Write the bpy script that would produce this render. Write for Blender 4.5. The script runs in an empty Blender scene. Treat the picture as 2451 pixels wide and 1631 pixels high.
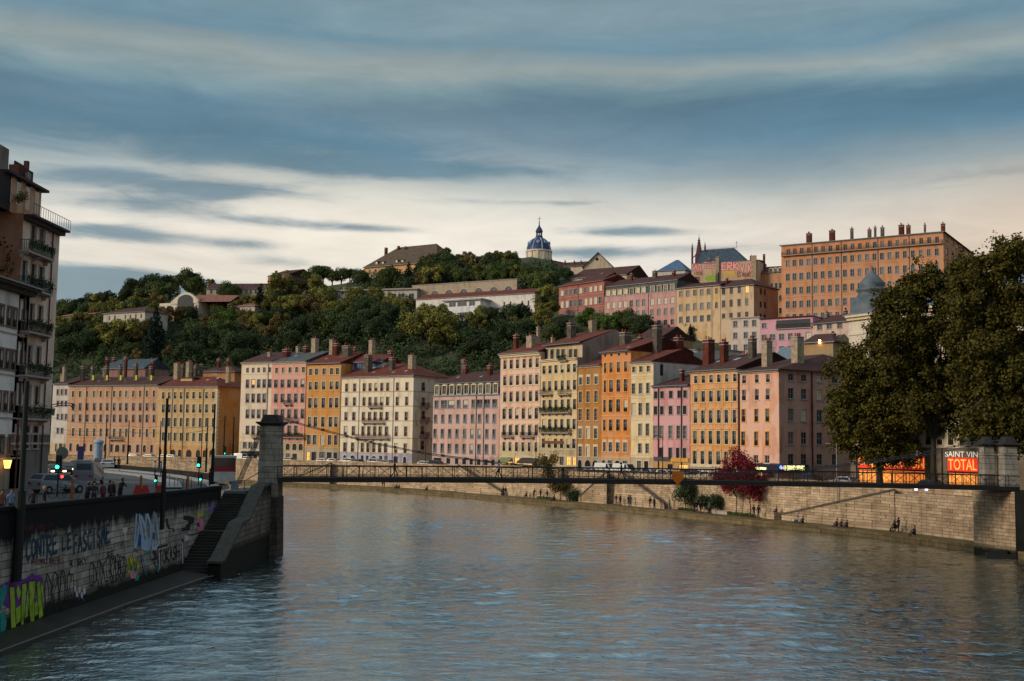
import bpy, math, random
import numpy as np
from mathutils import Vector, Matrix
R_ = math.radians
rnd = random.Random(7)
scene = bpy.context.scene
COL = scene.collection
H0 = 11.0; F = 2650.0; CX = 1225.5; CY = 815.5
TILT = math.atan(240.0/F); ROLL = 0.0146
CAMM = Matrix.Translation((0,0,H0)) @ Matrix.Rotation(math.pi/2+TILT,4,'X') @ Matrix.Rotation(ROLL,4,'Z')
CR = CAMM.to_3x3(); CO = Vector((0,0,H0))
def ray(x,y):
    return CR @ Vector(((x-CX)/F, -(y-CY)/F, -1.0))
def at(x,y,D):
    d = ray(x,y); return CO + d*(D/d.y)
def atz(x,y,z):
    d = ray(x,y); return CO + d*((z-H0)/d.z)
def C(r,g,b,k=1.0):
    f = lambda c: (c/255/12.92 if c<=10 else ((c/255+.055)/1.055)**2.4)*k
    return (f(r),f(g),f(b))
# ---------------- bank geometry (plan) ----------------
WB = [(82,-60),(78,-20),(72,20),(65,60),(57,92),(51,112),(44,133.5),(33.5,152),(18.8,176),(1.7,198.5),(-10.3,215.5),(-25,232),(-39.4,244.5),(-52,253),(-80,270),(-115,287),(-160,306),(-230,332),(-330,365),(-480,410)]
def catmull(P,n=6):
    out=[]
    for i in range(len(P)-1):
        p0=P[max(i-1,0)];p1=P[i];p2=P[i+1];p3=P[min(i+2,len(P)-1)]
        for k in range(n):
            t=k/n
            out.append(tuple(.5*((2*p1[j])+(-p0[j]+p2[j])*t+(2*p0[j]-5*p1[j]+4*p2[j]-p3[j])*t*t+(-p0[j]+3*p1[j]-3*p2[j]+p3[j])*t**3) for j in (0,1)))
    out.append(P[-1]); return out
WS = catmull(WB)
def normals(P, side=1):
    N=[]
    for i in range(len(P)):
        a=P[max(i-2,0)];b=P[min(i+2,len(P)-1)]
        dx,dy=b[0]-a[0],b[1]-a[1];l=math.hypot(dx,dy)
        N.append((dy/l*side,-dx/l*side))
    return N
WN = normals(WS)            # points inland (right / far side)
def off(o, P=WS, N=WN): return [(p[0]+n[0]*o,p[1]+n[1]*o) for p,n in zip(P,N)]
def seg_hit(d, poly):
    best=None
    for (x0,y0),(x1,y1) in zip(poly[:-1],poly[1:]):
        ex,ey=x1-x0,y1-y0
        den=d.x*ey-d.y*ex
        if abs(den)<1e-9: continue
        t=(x0*ey-y0*ex)/den; s=(x0*d.y-y0*d.x)/den
        if t>0 and -1e-6<=s<=1+1e-6 and (best is None or t<best): best=t
    return (d.x*best,d.y*best) if best else None
FL = off(22)
def front(px,py): return seg_hit(ray(px,py), FL)
def sdist(x,y):
    best=1e18;sg=1
    for (x0,y0),(x1,y1) in zip(WS[:-1],WS[1:]):
        ex,ey=x1-x0,y1-y0
        t=max(0,min(1,((x-x0)*ex+(y-y0)*ey)/(ex*ex+ey*ey)))
        dx,dy=x-x0-ex*t,y-y0-ey*t
        d=dx*dx+dy*dy
        if d<best: best=d;sg=1 if (ey*(x-x0)-ex*(y-y0))>0 else -1
    return math.sqrt(best)*sg
def par_z(Y): return 6.5-max(-.3,min(1.1,(Y-115)*.0046))
def quay_z(Y): return par_z(Y)-1.0
PLAT=[(-400,46),(0,56),(150,62),(300,69),(420,76),(500,74),(650,78),(850,85),(1000,89),(1200,93),(1290,95),(1360,84),(1430,74),(1550,66),(1700,60),(1870,58),(2100,56),(2451,56),(3200,56)]
def plat(px):
    for (a,za),(b,zb) in zip(PLAT[:-1],PLAT[1:]):
        if px<=b: return za+(zb-za)*max(0,(px-a))/(b-a)
    return PLAT[-1][1]
def terr_s(s,x,y):
    q=quay_z(y)-.05
    if s<46: return q
    px=1225+2650*x/max(y,40)
    p=plat(px); z=q+(.5-.11*max(0,min(1,(px-1400)/400)))*(s-46)
    if z>p-8:   # soft shoulder
        k=(z-(p-8)); z=p-8+8*(1-math.exp(-k/8))
    return z+.012*max(0,s-220)
def terr(x,y): return terr_s(sdist(x,y),x,y)
def terr_hit(px,py):
    d=ray(px,py); d=d/d.y; best=(-9,300)
    D=190.0
    while D<720:
        p=CO+d*D; s=sdist(p.x,p.y)
        if s>30:
            tz=terr_s(s,p.x,p.y)
            if p.z<=tz: return D
            e=(tz-H0)/D
            if e>best[0]: best=(e,D)
        D+=4
    return best[1]
# ---------------- objects ----------------
def tag(o,label=None,cat=None,group=None,kind=None):
    if label: o['label']=label
    if cat: o['category']=cat
    if group: o['group']=group
    if kind: o['kind']=kind
    return o
def empty(name,loc,rz=0,label=None,cat=None,group=None):
    o=bpy.data.objects.new(name,None); COL.objects.link(o)
    o.location=loc; o.rotation_euler=(0,0,rz); o.empty_display_size=.5
    return tag(o,label,cat,group)
def link(name,me,parent=None,loc=(0,0,0),rz=0):
    o=bpy.data.objects.new(name,me); COL.objects.link(o)
    o.location=loc; o.rotation_euler=(0,0,rz)
    if parent: o.parent=parent
    return o
class MB:
    def __init__(s): s.v=[];s.f=[];s.m=[];s.uv={}
    def face(s,pts,m=0,uv=None):
        n=len(s.v); s.v+= [tuple(p) for p in pts]; s.f.append(tuple(range(n,n+len(pts)))); s.m.append(m)
        if uv: s.uv[len(s.f)-1]=uv
    def box(s,x0,x1,y0,y1,z0,z1,m=0,T=None):
        P=[(x0,y0,z0),(x1,y0,z0),(x1,y1,z0),(x0,y1,z0),(x0,y0,z1),(x1,y0,z1),(x1,y1,z1),(x0,y1,z1)]
        if T: P=[tuple(T@Vector(p)) for p in P]
        n=len(s.v); s.v+=P
        for q in ((0,3,2,1),(4,5,6,7),(0,1,5,4),(1,2,6,5),(2,3,7,6),(3,0,4,7)):
            s.f.append(tuple(n+i for i in q)); s.m.append(m)
    def frus(s,cx,cy,z0,z1,a0,b0,a1,b1,m=0):
        P=[(cx-a0,cy-b0,z0),(cx+a0,cy-b0,z0),(cx+a0,cy+b0,z0),(cx-a0,cy+b0,z0),(cx-a1,cy-b1,z1),(cx+a1,cy-b1,z1),(cx+a1,cy+b1,z1),(cx-a1,cy+b1,z1)]
        n=len(s.v); s.v+=P
        for q in ((0,3,2,1),(4,5,6,7),(0,1,5,4),(1,2,6,5),(2,3,7,6),(3,0,4,7)):
            s.f.append(tuple(n+i for i in q)); s.m.append(m)
    def tube(s,p0,p1,r0,r1=None,n=8,m=0,cap=True):
        r1=r0 if r1 is None else r1
        p0=Vector(p0);p1=Vector(p1); d=(p1-p0).normalized()
        a=d.orthogonal().normalized(); b=d.cross(a)
        k=len(s.v)
        for p,r in ((p0,r0),(p1,r1)):
            for i in range(n):
                t=2*math.pi*i/n; s.v.append(tuple(p+(a*math.cos(t)+b*math.sin(t))*r))
        for i in range(n):
            j=(i+1)%n; s.f.append((k+i,k+j,k+n+j,k+n+i)); s.m.append(m)
        if cap:
            s.f.append(tuple(k+n-1-i for i in range(n))); s.m.append(m)
            s.f.append(tuple(k+n+i for i in range(n))); s.m.append(m)
    def path(s,pts,r,n=6,m=0):
        for a,b in zip(pts[:-1],pts[1:]): s.tube(a,b,r,r,n,m)
    def lathe(s,prof,cx=0,cy=0,n=20,m=0):
        k=len(s.v)
        for r,z in prof:
            for i in range(n):
                t=2*math.pi*i/n; s.v.append((cx+r*math.cos(t),cy+r*math.sin(t),z))
        for q in range(len(prof)-1):
            for i in range(n):
                j=(i+1)%n; s.f.append((k+q*n+i,k+q*n+j,k+(q+1)*n+j,k+(q+1)*n+i)); s.m.append(m)
    def prism(s,pts,y0,y1,m=0):   # pts in xz, CCW seen from -y
        n=len(pts); k=len(s.v)
        s.v+=[(x,y0,z) for x,z in pts]+[(x,y1,z) for x,z in pts]
        s.f.append(tuple(range(k,k+n))); s.m.append(m)
        s.f.append(tuple(k+2*n-1-i for i in range(n))); s.m.append(m)
        for i in range(n):
            j=(i+1)%n; s.f.append((k+i,k+n+i,k+n+j,k+j)); s.m.append(m)
    def mesh(s,name,mats,smooth=False):
        me=bpy.data.meshes.new(name); me.from_pydata(s.v,[],s.f)
        for a in mats: me.materials.append(a)
        me.polygons.foreach_set('material_index',s.m)
        if smooth: me.polygons.foreach_set('use_smooth',[True]*len(s.f))
        if s.uv:
            L=me.uv_layers.new(name='UVMap').data
            for fi,uv in s.uv.items():
                for li,c in zip(me.polygons[fi].loop_indices,uv): L[li].uv=c
        me.update(); return me
    def build(s,name,mats,parent=None,loc=(0,0,0),rz=0,smooth=False):
        if not isinstance(mats,(list,tuple)): mats=[mats]
        return link(name,s.mesh(name,mats,smooth),parent,loc,rz)
# ---------------- materials ----------------
MATS={}
def nmat(name):
    m=bpy.data.materials.new(name); m.use_nodes=True; nt=m.node_tree
    return m,nt,nt.nodes['Principled BSDF']
def nd(nt,t,**kw):
    n=nt.nodes.new(t)
    for k,v in kw.items():
        if k in n.inputs.keys(): n.inputs[k].default_value=v
        else: setattr(n,k,v)
    return n
def ramp(nt,stops,interp='LINEAR'):
    n=nt.nodes.new('ShaderNodeValToRGB'); e=n.color_ramp.elements; n.color_ramp.interpolation=interp
    while len(e)<len(stops): e.new(.5)
    for i,(p,c) in enumerate(stops): e[i].position=p; e[i].color=(*c,1) if len(c)==3 else c
    return n
def mixc(nt,f,a,b,mode='MIX'):
    n=nt.nodes.new('ShaderNodeMix'); n.data_type='RGBA'; n.blend_type=mode
    for s,v in ((n.inputs[0],f),(n.inputs[6],a),(n.inputs[7],b)):
        if isinstance(v,(int,float)): s.default_value=v
        elif isinstance(v,tuple): s.default_value=(*v[:3],1)
        else: nt.links.new(v,s)
    return n.outputs[2]
def mul(c,k): return tuple(x*k for x in c)
def plain(name,col,rough=.7,metal=0,emit=None,es=1.0,spec=.3,var=.18,scale=2.0,bump=0):
    if name in MATS: return MATS[name]
    m,nt,b=nmat(name); L=nt.links
    b.inputs['Roughness'].default_value=rough; b.inputs['Metallic'].default_value=metal
    b.inputs['Specular IOR Level'].default_value=spec
    tc=nd(nt,'ShaderNodeTexCoord'); no=nd(nt,'ShaderNodeTexNoise',Scale=scale,Detail=5.0)
    L.new(tc.outputs['Object'],no.inputs['Vector'])
    r=ramp(nt,[(.3,mul(col,1-var)),(.7,mul(col,1+var*.6))]); L.new(no.outputs['Fac'],r.inputs[0])
    L.new(r.outputs[0],b.inputs['Base Color'])
    if bump:
        bp=nd(nt,'ShaderNodeBump',Strength=bump,Distance=.03); L.new(no.outputs['Fac'],bp.inputs['Height']); L.new(bp.outputs[0],b.inputs['Normal'])
    if emit:
        b.inputs['Emission Color'].default_value=(*emit,1); b.inputs['Emission Strength'].default_value=es
    MATS[name]=m; return m
def plaster(name,col,stain=.3):
    stain=min(.5,stain*1.5)
    if name in MATS: return MATS[name]
    g_=sum(col)/3; col=tuple(c*.86+g_*.14 for c in col)
    m,nt,b=nmat(name); L=nt.links
    b.inputs['Roughness'].default_value=.9; b.inputs['Specular IOR Level'].default_value=.15
    tc=nd(nt,'ShaderNodeTexCoord'); mp=nd(nt,'ShaderNodeMapping'); mp.inputs['Scale'].default_value=(.9,.9,.14)
    L.new(tc.outputs['Object'],mp.inputs[0])
    n1=nd(nt,'ShaderNodeTexNoise',Scale=.8,Detail=6.0,Roughness=.65); L.new(mp.outputs[0],n1.inputs['Vector'])
    n2=nd(nt,'ShaderNodeTexNoise',Scale=.25,Detail=3.0); L.new(tc.outputs['Object'],n2.inputs['Vector'])
    r1=ramp(nt,[(.35,mul(col,1-stain)),(.6,col)]); L.new(n1.outputs['Fac'],r1.inputs[0])
    g=sum(col)/3
    alt=tuple(c*.74+g*.22 for c in col)
    r2=ramp(nt,[(.45,(0,0,0)),(.55,(1,1,1))]); L.new(n2.outputs['Fac'],r2.inputs[0])
    c=mixc(nt,r2.outputs[0],r1.outputs[0],alt)
    n3=nd(nt,'ShaderNodeTexNoise',Scale=6.0,Detail=4.0); L.new(tc.outputs['Object'],n3.inputs['Vector'])
    r3=ramp(nt,[(.3,(.86,.86,.86)),(.7,(1.06,1.05,1.04))]); L.new(n3.outputs['Fac'],r3.inputs[0])
    c=mixc(nt,1.0,c,r3.outputs[0],'MULTIPLY')
    L.new(c,b.inputs['Base Color'])
    bp=nd(nt,'ShaderNodeBump',Strength=.3,Distance=.02); L.new(n3.outputs['Fac'],bp.inputs['Height']); L.new(bp.outputs[0],b.inputs['Normal'])
    MATS[name]=m; return m
def stone(name,c1,c2,mortar,bw=1.0,bh=.42,uv=True,dirt=None,dirtcol=(.012,.012,.013)):
    """block masonry; uv in metres.  dirt=(z_lo,z_hi,z_soft): black soot bands growing from the top and from the foot"""
    if name in MATS: return MATS[name]
    m,nt,b=nmat(name); L=nt.links
    b.inputs['Roughness'].default_value=.92; b.inputs['Specular IOR Level'].default_value=.12
    tc=nd(nt,'ShaderNodeTexCoord'); src=tc.outputs['UV'] if uv else tc.outputs['Object']
    dz0=nd(nt,'ShaderNodeTexNoise',Scale=1.3,Detail=2.0); L.new(src,dz0.inputs['Vector']) if uv else None
    if uv:
        dv=nd(nt,'ShaderNodeVectorMath',operation='MULTIPLY_ADD'); L.new(dz0.outputs['Color'],dv.inputs[0]); dv.inputs[1].default_value=(.16,.07,0); L.new(src,dv.inputs[2]); srcb=dv.outputs[0]
    else: srcb=None
    br=nd(nt,'ShaderNodeTexBrick',Scale=1.0); br.offset_frequency=2; br.squash=1.5; br.squash_frequency=3; br.inputs['Brick Width'].default_value=bw; br.inputs['Row Height'].default_value=bh
    br.inputs['Mortar Size'].default_value=.022; br.inputs['Mortar Smooth'].default_value=.2; br.inputs['Bias'].default_value=0
    br.inputs['Color1'].default_value=(*c1,1); br.inputs['Color2'].default_value=(*c2,1); br.inputs['Mortar'].default_value=(*mortar,1)
    if not uv:
        sp=nd(nt,'ShaderNodeSeparateXYZ'); L.new(src,sp.inputs[0]); ad=nd(nt,'ShaderNodeMath',operation='ADD'); L.new(sp.outputs[0],ad.inputs[0]); L.new(sp.outputs[1],ad.inputs[1])
        cb=nd(nt,'ShaderNodeCombineXYZ'); L.new(ad.outputs[0],cb.inputs[0]); L.new(sp.outputs[2],cb.inputs[1]); src=cb.outputs[0]
    L.new(srcb or src,br.inputs['Vector'])
    n1=nd(nt,'ShaderNodeTexNoise',Scale=.6,Detail=8.0,Roughness=.7); L.new(src,n1.inputs['Vector'])
    r1=ramp(nt,[(.3,(.55,.52,.5)),(.62,(1.1,1.08,1.05))]); L.new(n1.outputs['Fac'],r1.inputs[0])
    c=mixc(nt,1.0,br.outputs['Color'],r1.outputs[0],'MULTIPLY')
    mp=nd(nt,'ShaderNodeMapping'); mp.inputs['Scale'].default_value=(1.4,.16,1); L.new(src,mp.inputs[0])
    n2=nd(nt,'ShaderNodeTexNoise',Scale=1.0,Detail=6.0,Roughness=.7); L.new(mp.outputs[0],n2.inputs['Vector'])
    r2=ramp(nt,[(.48,(1,1,1)),(.70,(.40,.37,.34))]); L.new(n2.outputs['Fac'],r2.inputs[0])
    c=mixc(nt,.8,c,r2.outputs[0],'MULTIPLY')
    if dirt:
        zf,zt,w=dirt
        sp=nd(nt,'ShaderNodeSeparateXYZ'); L.new(tc.outputs['UV'],sp.inputs[0])
        ns=nd(nt,'ShaderNodeMath',operation='MULTIPLY_ADD'); L.new(n2.outputs['Fac'],ns.inputs[0]); ns.inputs[1].default_value=2.6; 
        L.new(sp.outputs[1],ns.inputs[2])
        mr=nd(nt,'ShaderNodeMapRange'); L.new(ns.outputs[0],mr.inputs[0]); mr.inputs[1].default_value=zt+1.3-w; mr.inputs[2].default_value=zt+1.3+w
        c=mixc(nt,mr.outputs[0],c,dirtcol)
        ns2=nd(nt,'ShaderNodeMath',operation='MULTIPLY_ADD'); L.new(n1.outputs['Fac'],ns2.inputs[0]); ns2.inputs[1].default_value=-1.2; L.new(sp.outputs[1],ns2.inputs[2])
        mr2=nd(nt,'ShaderNodeMapRange'); L.new(ns2.outputs[0],mr2.inputs[0]); mr2.inputs[1].default_value=zf-.6+.3; mr2.inputs[2].default_value=zf-.6-.3
        c=mixc(nt,mr2.outputs[0],c,(.018,.02,.015))
    L.new(c,b.inputs['Base Color'])
    bp=nd(nt,'ShaderNodeBump',Strength=.7,Distance=.05); L.new(br.outputs['Fac'],bp.inputs['Height']); bp.invert=True; L.new(bp.outputs[0],b.inputs['Normal'])
    MATS[name]=m; return m
def tiles(name,col):
    if name in MATS: return MATS[name]
    m,nt,b=nmat(name); L=nt.links
    b.inputs['Roughness'].default_value=.85; b.inputs['Specular IOR Level'].default_value=.2
    tc=nd(nt,'ShaderNodeTexCoord')
    wv=nd(nt,'ShaderNodeTexWave',Scale=1.1,Distortion=.4,Detail=1.0); L.new(tc.outputs['Object'],wv.inputs['Vector'])
    n1=nd(nt,'ShaderNodeTexNoise',Scale=.9,Detail=8.0,Roughness=.75); L.new(tc.outputs['Object'],n1.inputs['Vector'])
    r=ramp(nt,[(.28,mul(col,.45)),(.5,(col[0]*.95,col[1]*1.1,col[2]*1.1)),(.72,(col[0]*1.35,col[1]*1.8,col[2]*1.7))]); L.new(n1.outputs['Fac'],r.inputs[0])
    r2=ramp(nt,[(.2,(.6,.6,.6)),(.6,(1,1,1))]); L.new(wv.outputs['Fac'],r2.inputs[0])
    L.new(mixc(nt,.7,r.outputs[0],r2.outputs[0],'MULTIPLY'),b.inputs['Base Color'])
    bp=nd(nt,'ShaderNodeBump',Strength=.5,Distance=.06); L.new(wv.outputs['Fac'],bp.inputs['Height']); L.new(bp.outputs[0],b.inputs['Normal'])
    MATS[name]=m; return m
def foliage(name,c1,c2,c3=None):
    m,nt,b=nmat(name); L=nt.links
    b.inputs['Roughness'].default_value=.75; b.inputs['Specular IOR Level'].default_value=.12
    tc=nd(nt,'ShaderNodeTexCoord'); n1=nd(nt,'ShaderNodeTexNoise',Scale=2.2,Detail=5.0,Roughness=.7)
    oi=nd(nt,'ShaderNodeObjectInfo'); 
    ad=nd(nt,'ShaderNodeVectorMath',operation='MULTIPLY_ADD'); L.new(oi.outputs['Random'],ad.inputs[0]); ad.inputs[1].default_value=(9,7,5); L.new(tc.outputs['Object'],ad.inputs[2])
    L.new(ad.outputs[0],n1.inputs['Vector'])
    st=[(.33,c1),(.55,c2),(.75,c3 or c2)]
    r=ramp(nt,st); L.new(n1.outputs['Fac'],r.inputs[0])
    hs=nd(nt,'ShaderNodeHueSaturation'); L.new(r.outputs[0],hs.inputs['Color'])
    mr=nd(nt,'ShaderNodeMapRange'); L.new(oi.outputs['Random'],mr.inputs[0]); mr.inputs[3].default_value=.7; mr.inputs[4].default_value=1.3
    L.new(mr.outputs[0],hs.inputs['Value'])
    L.new(hs.outputs[0],b.inputs['Base Color'])
    try: b.inputs['Transmission Weight'].default_value=0
    except Exception: pass
    MATS[name]=m; return m
GLASS=[plain('glass_dark',(.015,.02,.028),.12,spec=.6,var=.5,scale=.7), plain('glass_sky',(.025,.035,.055),.15,spec=.8,var=.5,scale=.7),
       plain('glass_curtain',(.13,.125,.12),.4,spec=.4,var=.6,scale=1.2), plain('glass_deep',(.006,.007,.01),.3,spec=.4,var=.5)]
GLIT=plain('glass_lit',(.6,.35,.1),.5,emit=(1,.5,.12),es=.45,var=.6,scale=1.5)
GPALE=plain('blind_pale',(.62,.55,.42),.7)
WHITE=plain('frame_white',(.36,.36,.35),.6); FRDARK=plain('frame_brown',(.07,.035,.03),.6)
IRON=plain('iron_black',(.012,.012,.014),.55,spec=.3); IRONR=plain('iron_red',(.09,.02,.025),.6)
ZINC=plain('zinc',(.16,.2,.25),.45,metal=.3); SLATE=tiles('slate',C(66,76,92)); SLATEG=tiles('slate_grey',C(88,86,88))
TILE=tiles('tile_maroon',C(110,54,46)); TILED=tiles('tile_dark',C(84,52,50)); TILEO=tiles('tile_orange',C(140,72,60))
TRIM=plain('trim_cream',C(205,190,160),.85); TRIMG=plain('trim_grey',C(160,152,150),.85); TRIMO=plain('trim_orange',C(225,165,90),.85)
BRICK=stone('chimney_brick',C(150,62,45),C(110,45,38),C(80,70,62),.25,.09,uv=False)
RENDER=plain('chimney_render',C(158,142,120),.9,var=.4,scale=1.5,bump=.3); RENDERD=plain('chimney_soot',C(92,84,76),.95,var=.5,scale=1.5,bump=.3)
POT=plain('chimney_pot',C(150,70,48),.85)
GREEN=plain('metal_green',(.01,.06,.05),.5)
# ---------------- windows ----------------
WC={}
def q5(v): return max(.3,round(v*20)/20)
def win_mesh(w,h,st):
    key=(w,h,st)
    if key in WC: return WC[key]
    sur,sill,fr,rail,lam,shut,arch,bars=st
    mb=MB(); mats=[]
    def mi(m):
        if m not in mats: mats.append(m)
        return mats.index(m)
    a=w/2; e=.004
    if sur:
        k=mi(sur); t=.16 if h>1 else .12
        if not arch:
            mb.box(-a-t,-a+e,-.05,.012,-.0,h+t,k); mb.box(a-e,a+t,-.05,.012,-.0,h+t,k); mb.box(-a+e,a-e,-.048,.012,h-e,h+t-.002,k)
        else:
            n=10; r0=a; zc=h-a
            mb.box(-a-t,-a+e,-.05,.012,0,zc,k); mb.box(a-e,a+t,-.05,.012,0,zc,k)
            for i in range(n):
                t0=math.pi*i/n;t1=math.pi*(i+1)/n
                P=[(math.cos(t)*r,zc+math.sin(t)*r) for t,r in ((t0,a-e),(t0,a+t_),(t1,a+t_),(t1,a-e))] if False else [(math.cos(t0)*(a-e),zc+math.sin(t0)*(a-e)),(math.cos(t0)*(a+t),zc+math.sin(t0)*(a+t)),(math.cos(t1)*(a+t),zc+math.sin(t1)*(a+t)),(math.cos(t1)*(a-e),zc+math.sin(t1)*(a-e))]
                mb.prism(P,-.05,.012,k)
    if sill:
        k=mi(sill); mb.box(-a-.2,a+.2,-.14,.1,-.12,.0-e,k)
    k=mi(fr); y0,y1=.13,.17; b=.06
    mb.box(-a,-a+b,y0,y1,0,h,k); mb.box(a-b,a,y0,y1,0,h,k); mb.box(-a+b,a-b,y0,y1,0,b,k); mb.box(-a+b,a-b,y0,y1,h-b,h,k)
    mb.box(-.035,.035,y0-.004,y1,b,h-b,k)
    for i in range(bars):
        z=h*(i+1)/(bars+1); mb.box(-a+b,-.035,y0+.004,y1,z-.02,z+.02,k); mb.box(.035,a-b,y0+.004,y1,z-.02,z+.02,k)
    if rail:
        k=mi(rail); hh=min(.85,h*.42)
        mb.box(-a+.01,a-.01,-.03,.0,hh-.05,hh,k); mb.box(-a+.01,a-.01,-.03,.0,.06,.1,k)
        nb=max(5,int(w/.14))
        for i in range(nb+1):
            x=-a+.02+(w-.04)*i/nb; mb.box(x-.014,x+.014,-.026,-.004,.1,hh-.05,k)
        mb.box(-a+.02,a-.02,.03,.05,.02,hh*.8,k)
    if lam:
        k=mi(lam); mb.box(-a+.02,a-.02,-.04,.1,h-.34,h-.01,k)
    if shut:
        k=mi(shut)
        for s in (-1,1):
            x0=s*(a+.03); x1=s*(a+.03+w*.48)
            mb.box(min(x0,x1),max(x0,x1),-.11,-.062,.0,h,k)
            for i in range(int(h/.3)):
                z=.12+i*.3; mb.box(min(x0,x1)+.05,max(x0,x1)-.05,-.125,-.11,z,z+.12,k)
    fm=mb.mesh('window',mats)
    pb=MB()
    if arch:
        n=10; P=[(-a,0),(a,0)]+[(a*math.cos(math.pi*i/n),h-a+a*math.sin(math.pi*i/n)) for i in range(n+1)]
        pb.prism(P,.15,.16,0)
    else: pb.box(-a,a,.15,.16,0,h,0)
    pms=[pb.mesh('pane',[g]) for g in GLASS+[GLIT,GPALE]]
    WC[key]=(fm,pms); return WC[key]
def style(sur=TRIM,sill=None,fr=WHITE,rail=None,lam=None,shut=None,arch=False,bars=1):
    return (sur,sill or sur,fr,rail,lam,shut,arch,bars)
class House:
    def __init__(s,name,label,A,B,zb,zt,depth,col,cat='building',group=None,colg=None,zg=None,side_col=None,stain=.25,matw=None):
        s.A=Vector((A[0],A[1],0)); B=Vector((B[0],B[1],0)); s.w=(B-s.A).length; s.u=(B-s.A).normalized()
        s.rz=math.atan2(s.u.y,s.u.x); s.n=Vector((s.u.y,-s.u.x,0)); s.d=depth; s.zb=zb; s.zt=zt
        s.root=empty(name,(A[0],A[1],zb),s.rz,label,cat,group)
        s.mats=[matw or plaster('wall_%.3f_%.3f_%.3f'%col,col,stain)]
        s.mats.append(plaster('wallg_%.3f_%.3f_%.3f'%colg,colg,.3) if colg else s.mats[0])
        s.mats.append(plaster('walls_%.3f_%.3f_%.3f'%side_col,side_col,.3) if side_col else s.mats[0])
        s.zg=zg if zg is not None else -99
        s.rows={'front':[], 'right':[], 'left':[]}
    def face(s,f):
        if f=='front': return s.A,s.u,0.0,Vector((0,0,0)),s.w
        if f=='right': return s.A+s.u*s.w,-s.n,math.pi/2,Vector((s.w,0,0)),s.d
        return s.A-s.n*s.d,s.n,-math.pi/2,Vector((0,s.d,0)),s.d
    def hit(s,px,py,f='front',inset=0.0):
        O,u,_,_,_=s.face(f); n=Vector((u.y,-u.x,0)); O=O-n*inset
        d=ray(px,py); t=(O-CO).dot(n)/d.dot(n); p=CO+d*t
        return (p-O).dot(u),p.z
    def T(s,f):
        _,_,rot,o,_=s.face(f)
        c,sn=math.cos(rot),math.sin(rot)
        return lambda u,y,z:(o.x+c*u-sn*y,o.y+sn*u+c*y,z-s.zb)
    def add_row(s,py,hpx,cols,wpx,st,f='front',ref=None,glass=None,group=None):
        """cols: pixel x of the columns at height py; wpx may be a number or a list"""
        ref=cols[0] if ref is None else ref
        z0=s.hit(ref,py+hpx/2,f)[1]; z1=s.hit(ref,py-hpx/2,f)[1]; h=q5(z1-z0); z0=(z0+z1)/2-h/2
        ops=[]
        for i,c in enumerate(cols):
            wp=wpx[i] if isinstance(wpx,(list,tuple)) else wpx
            u0=s.hit(c-wp/2,py,f)[0]; u1=s.hit(c+wp/2,py,f)[0]; w=q5(u1-u0); uc=(u0+u1)/2
            L=s.face(f)[4]
            if uc-w/2<.15 or uc+w/2>L-.12: continue
            if ops and uc-w/2<ops[-1][0]+ops[-1][1]/2+.1: continue
            ops.append((uc,w,st[i] if isinstance(st,list) else st, (glass[i] if isinstance(glass,(list,tuple)) else glass)))
        s.rows[f].append((z0,h,ops))
        return z0,h
    def build_walls(s,faces=('front','right','left'),gable=0,glsplit=None,ztop=None):
        mb=MB(); zt=ztop or s.zt
        for f in ('front','right','left'):
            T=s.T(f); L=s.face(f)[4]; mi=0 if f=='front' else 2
            def quad(u0,u1,z0,z1):
                if z1-z0<1e-4 or u1-u0<1e-4: return
                if z0<s.zg<z1 and f=='front':
                    quad(u0,u1,z0,s.zg); z0=s.zg
                m=1 if (z1<=s.zg+1e-6 and f=='front') else mi
                mb.face([T(u0,0,z0),T(u1,0,z0),T(u1,0,z1),T(u0,0,z1)],m)
            zc=s.zb
            for z0,h,ops in sorted(s.rows[f],key=lambda r:r[0]):
                if not ops or z0<zc-.01 or z0+h>zt: 
                    if ops: s.rows[f]=[r for r in s.rows[f] if r[0]!=z0]
                    continue
                quad(0,L,zc,z0); uc=0
                for c,w,st,g in sorted(ops,key=lambda o:o[0]):
                    a,b=c-w/2,c+w/2; quad(uc,a,z0,z0+h); uc=b
                    m=1 if z0+h/2<s.zg and f=='front' else mi; D=.26
                    z1=z0+h
                    for q in ([(a,0,z0),(a,D,z0),(a,D,z1),(a,0,z1)],[(b,D,z0),(b,0,z0),(b,0,z1),(b,D,z1)],[(a,0,z0),(b,0,z0),(b,D,z0),(a,D,z0)],[(a,D,z1),(b,D,z1),(b,0,z1),(a,0,z1)]):
                        mb.face([T(*p) for p in q],m)
                    if st[6]:
                        r=w/2; n=6
                        for sg in (-1,1):
                            arc=[(c+sg*r*math.cos(math.pi/2*i/n),z1-r+r*math.sin(math.pi/2*i/n)) for i in range(n+1)]
                            for i in range(n):
                                mb.face([T(c+sg*r,0,z1),T(arc[i][0],0,arc[i][1]),T(arc[i+1][0],0,arc[i+1][1])],m)
                quad(uc,L,z0,z0+h); zc=z0+h
            quad(0,L,zc,zt)
        w,d,h=s.w,s.d,zt-s.zb
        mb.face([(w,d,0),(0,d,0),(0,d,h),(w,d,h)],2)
        if gable:
            for x in (0,w): mb.face([(x,0,h),(x,d,h),(x,d/2,h+gable)],2)
        s.wall=mb.build('wall',s.mats,s.root)
        for f in s.rows:
            T=s.T(f); rot=s.face(f)[2]
            for z0,h,ops in s.rows[f]:
                for c,w,st,g in ops:
                    fm,pms=win_mesh(w,h,st)
                    o=link('window',fm,s.root,T(c,0,z0),rot)
                    if g is None: g=rnd.choice([0,0,0,0,1,1,2,2,3,3,3,1,5])
                    link('pane',pms[g],o)
        return s
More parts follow.
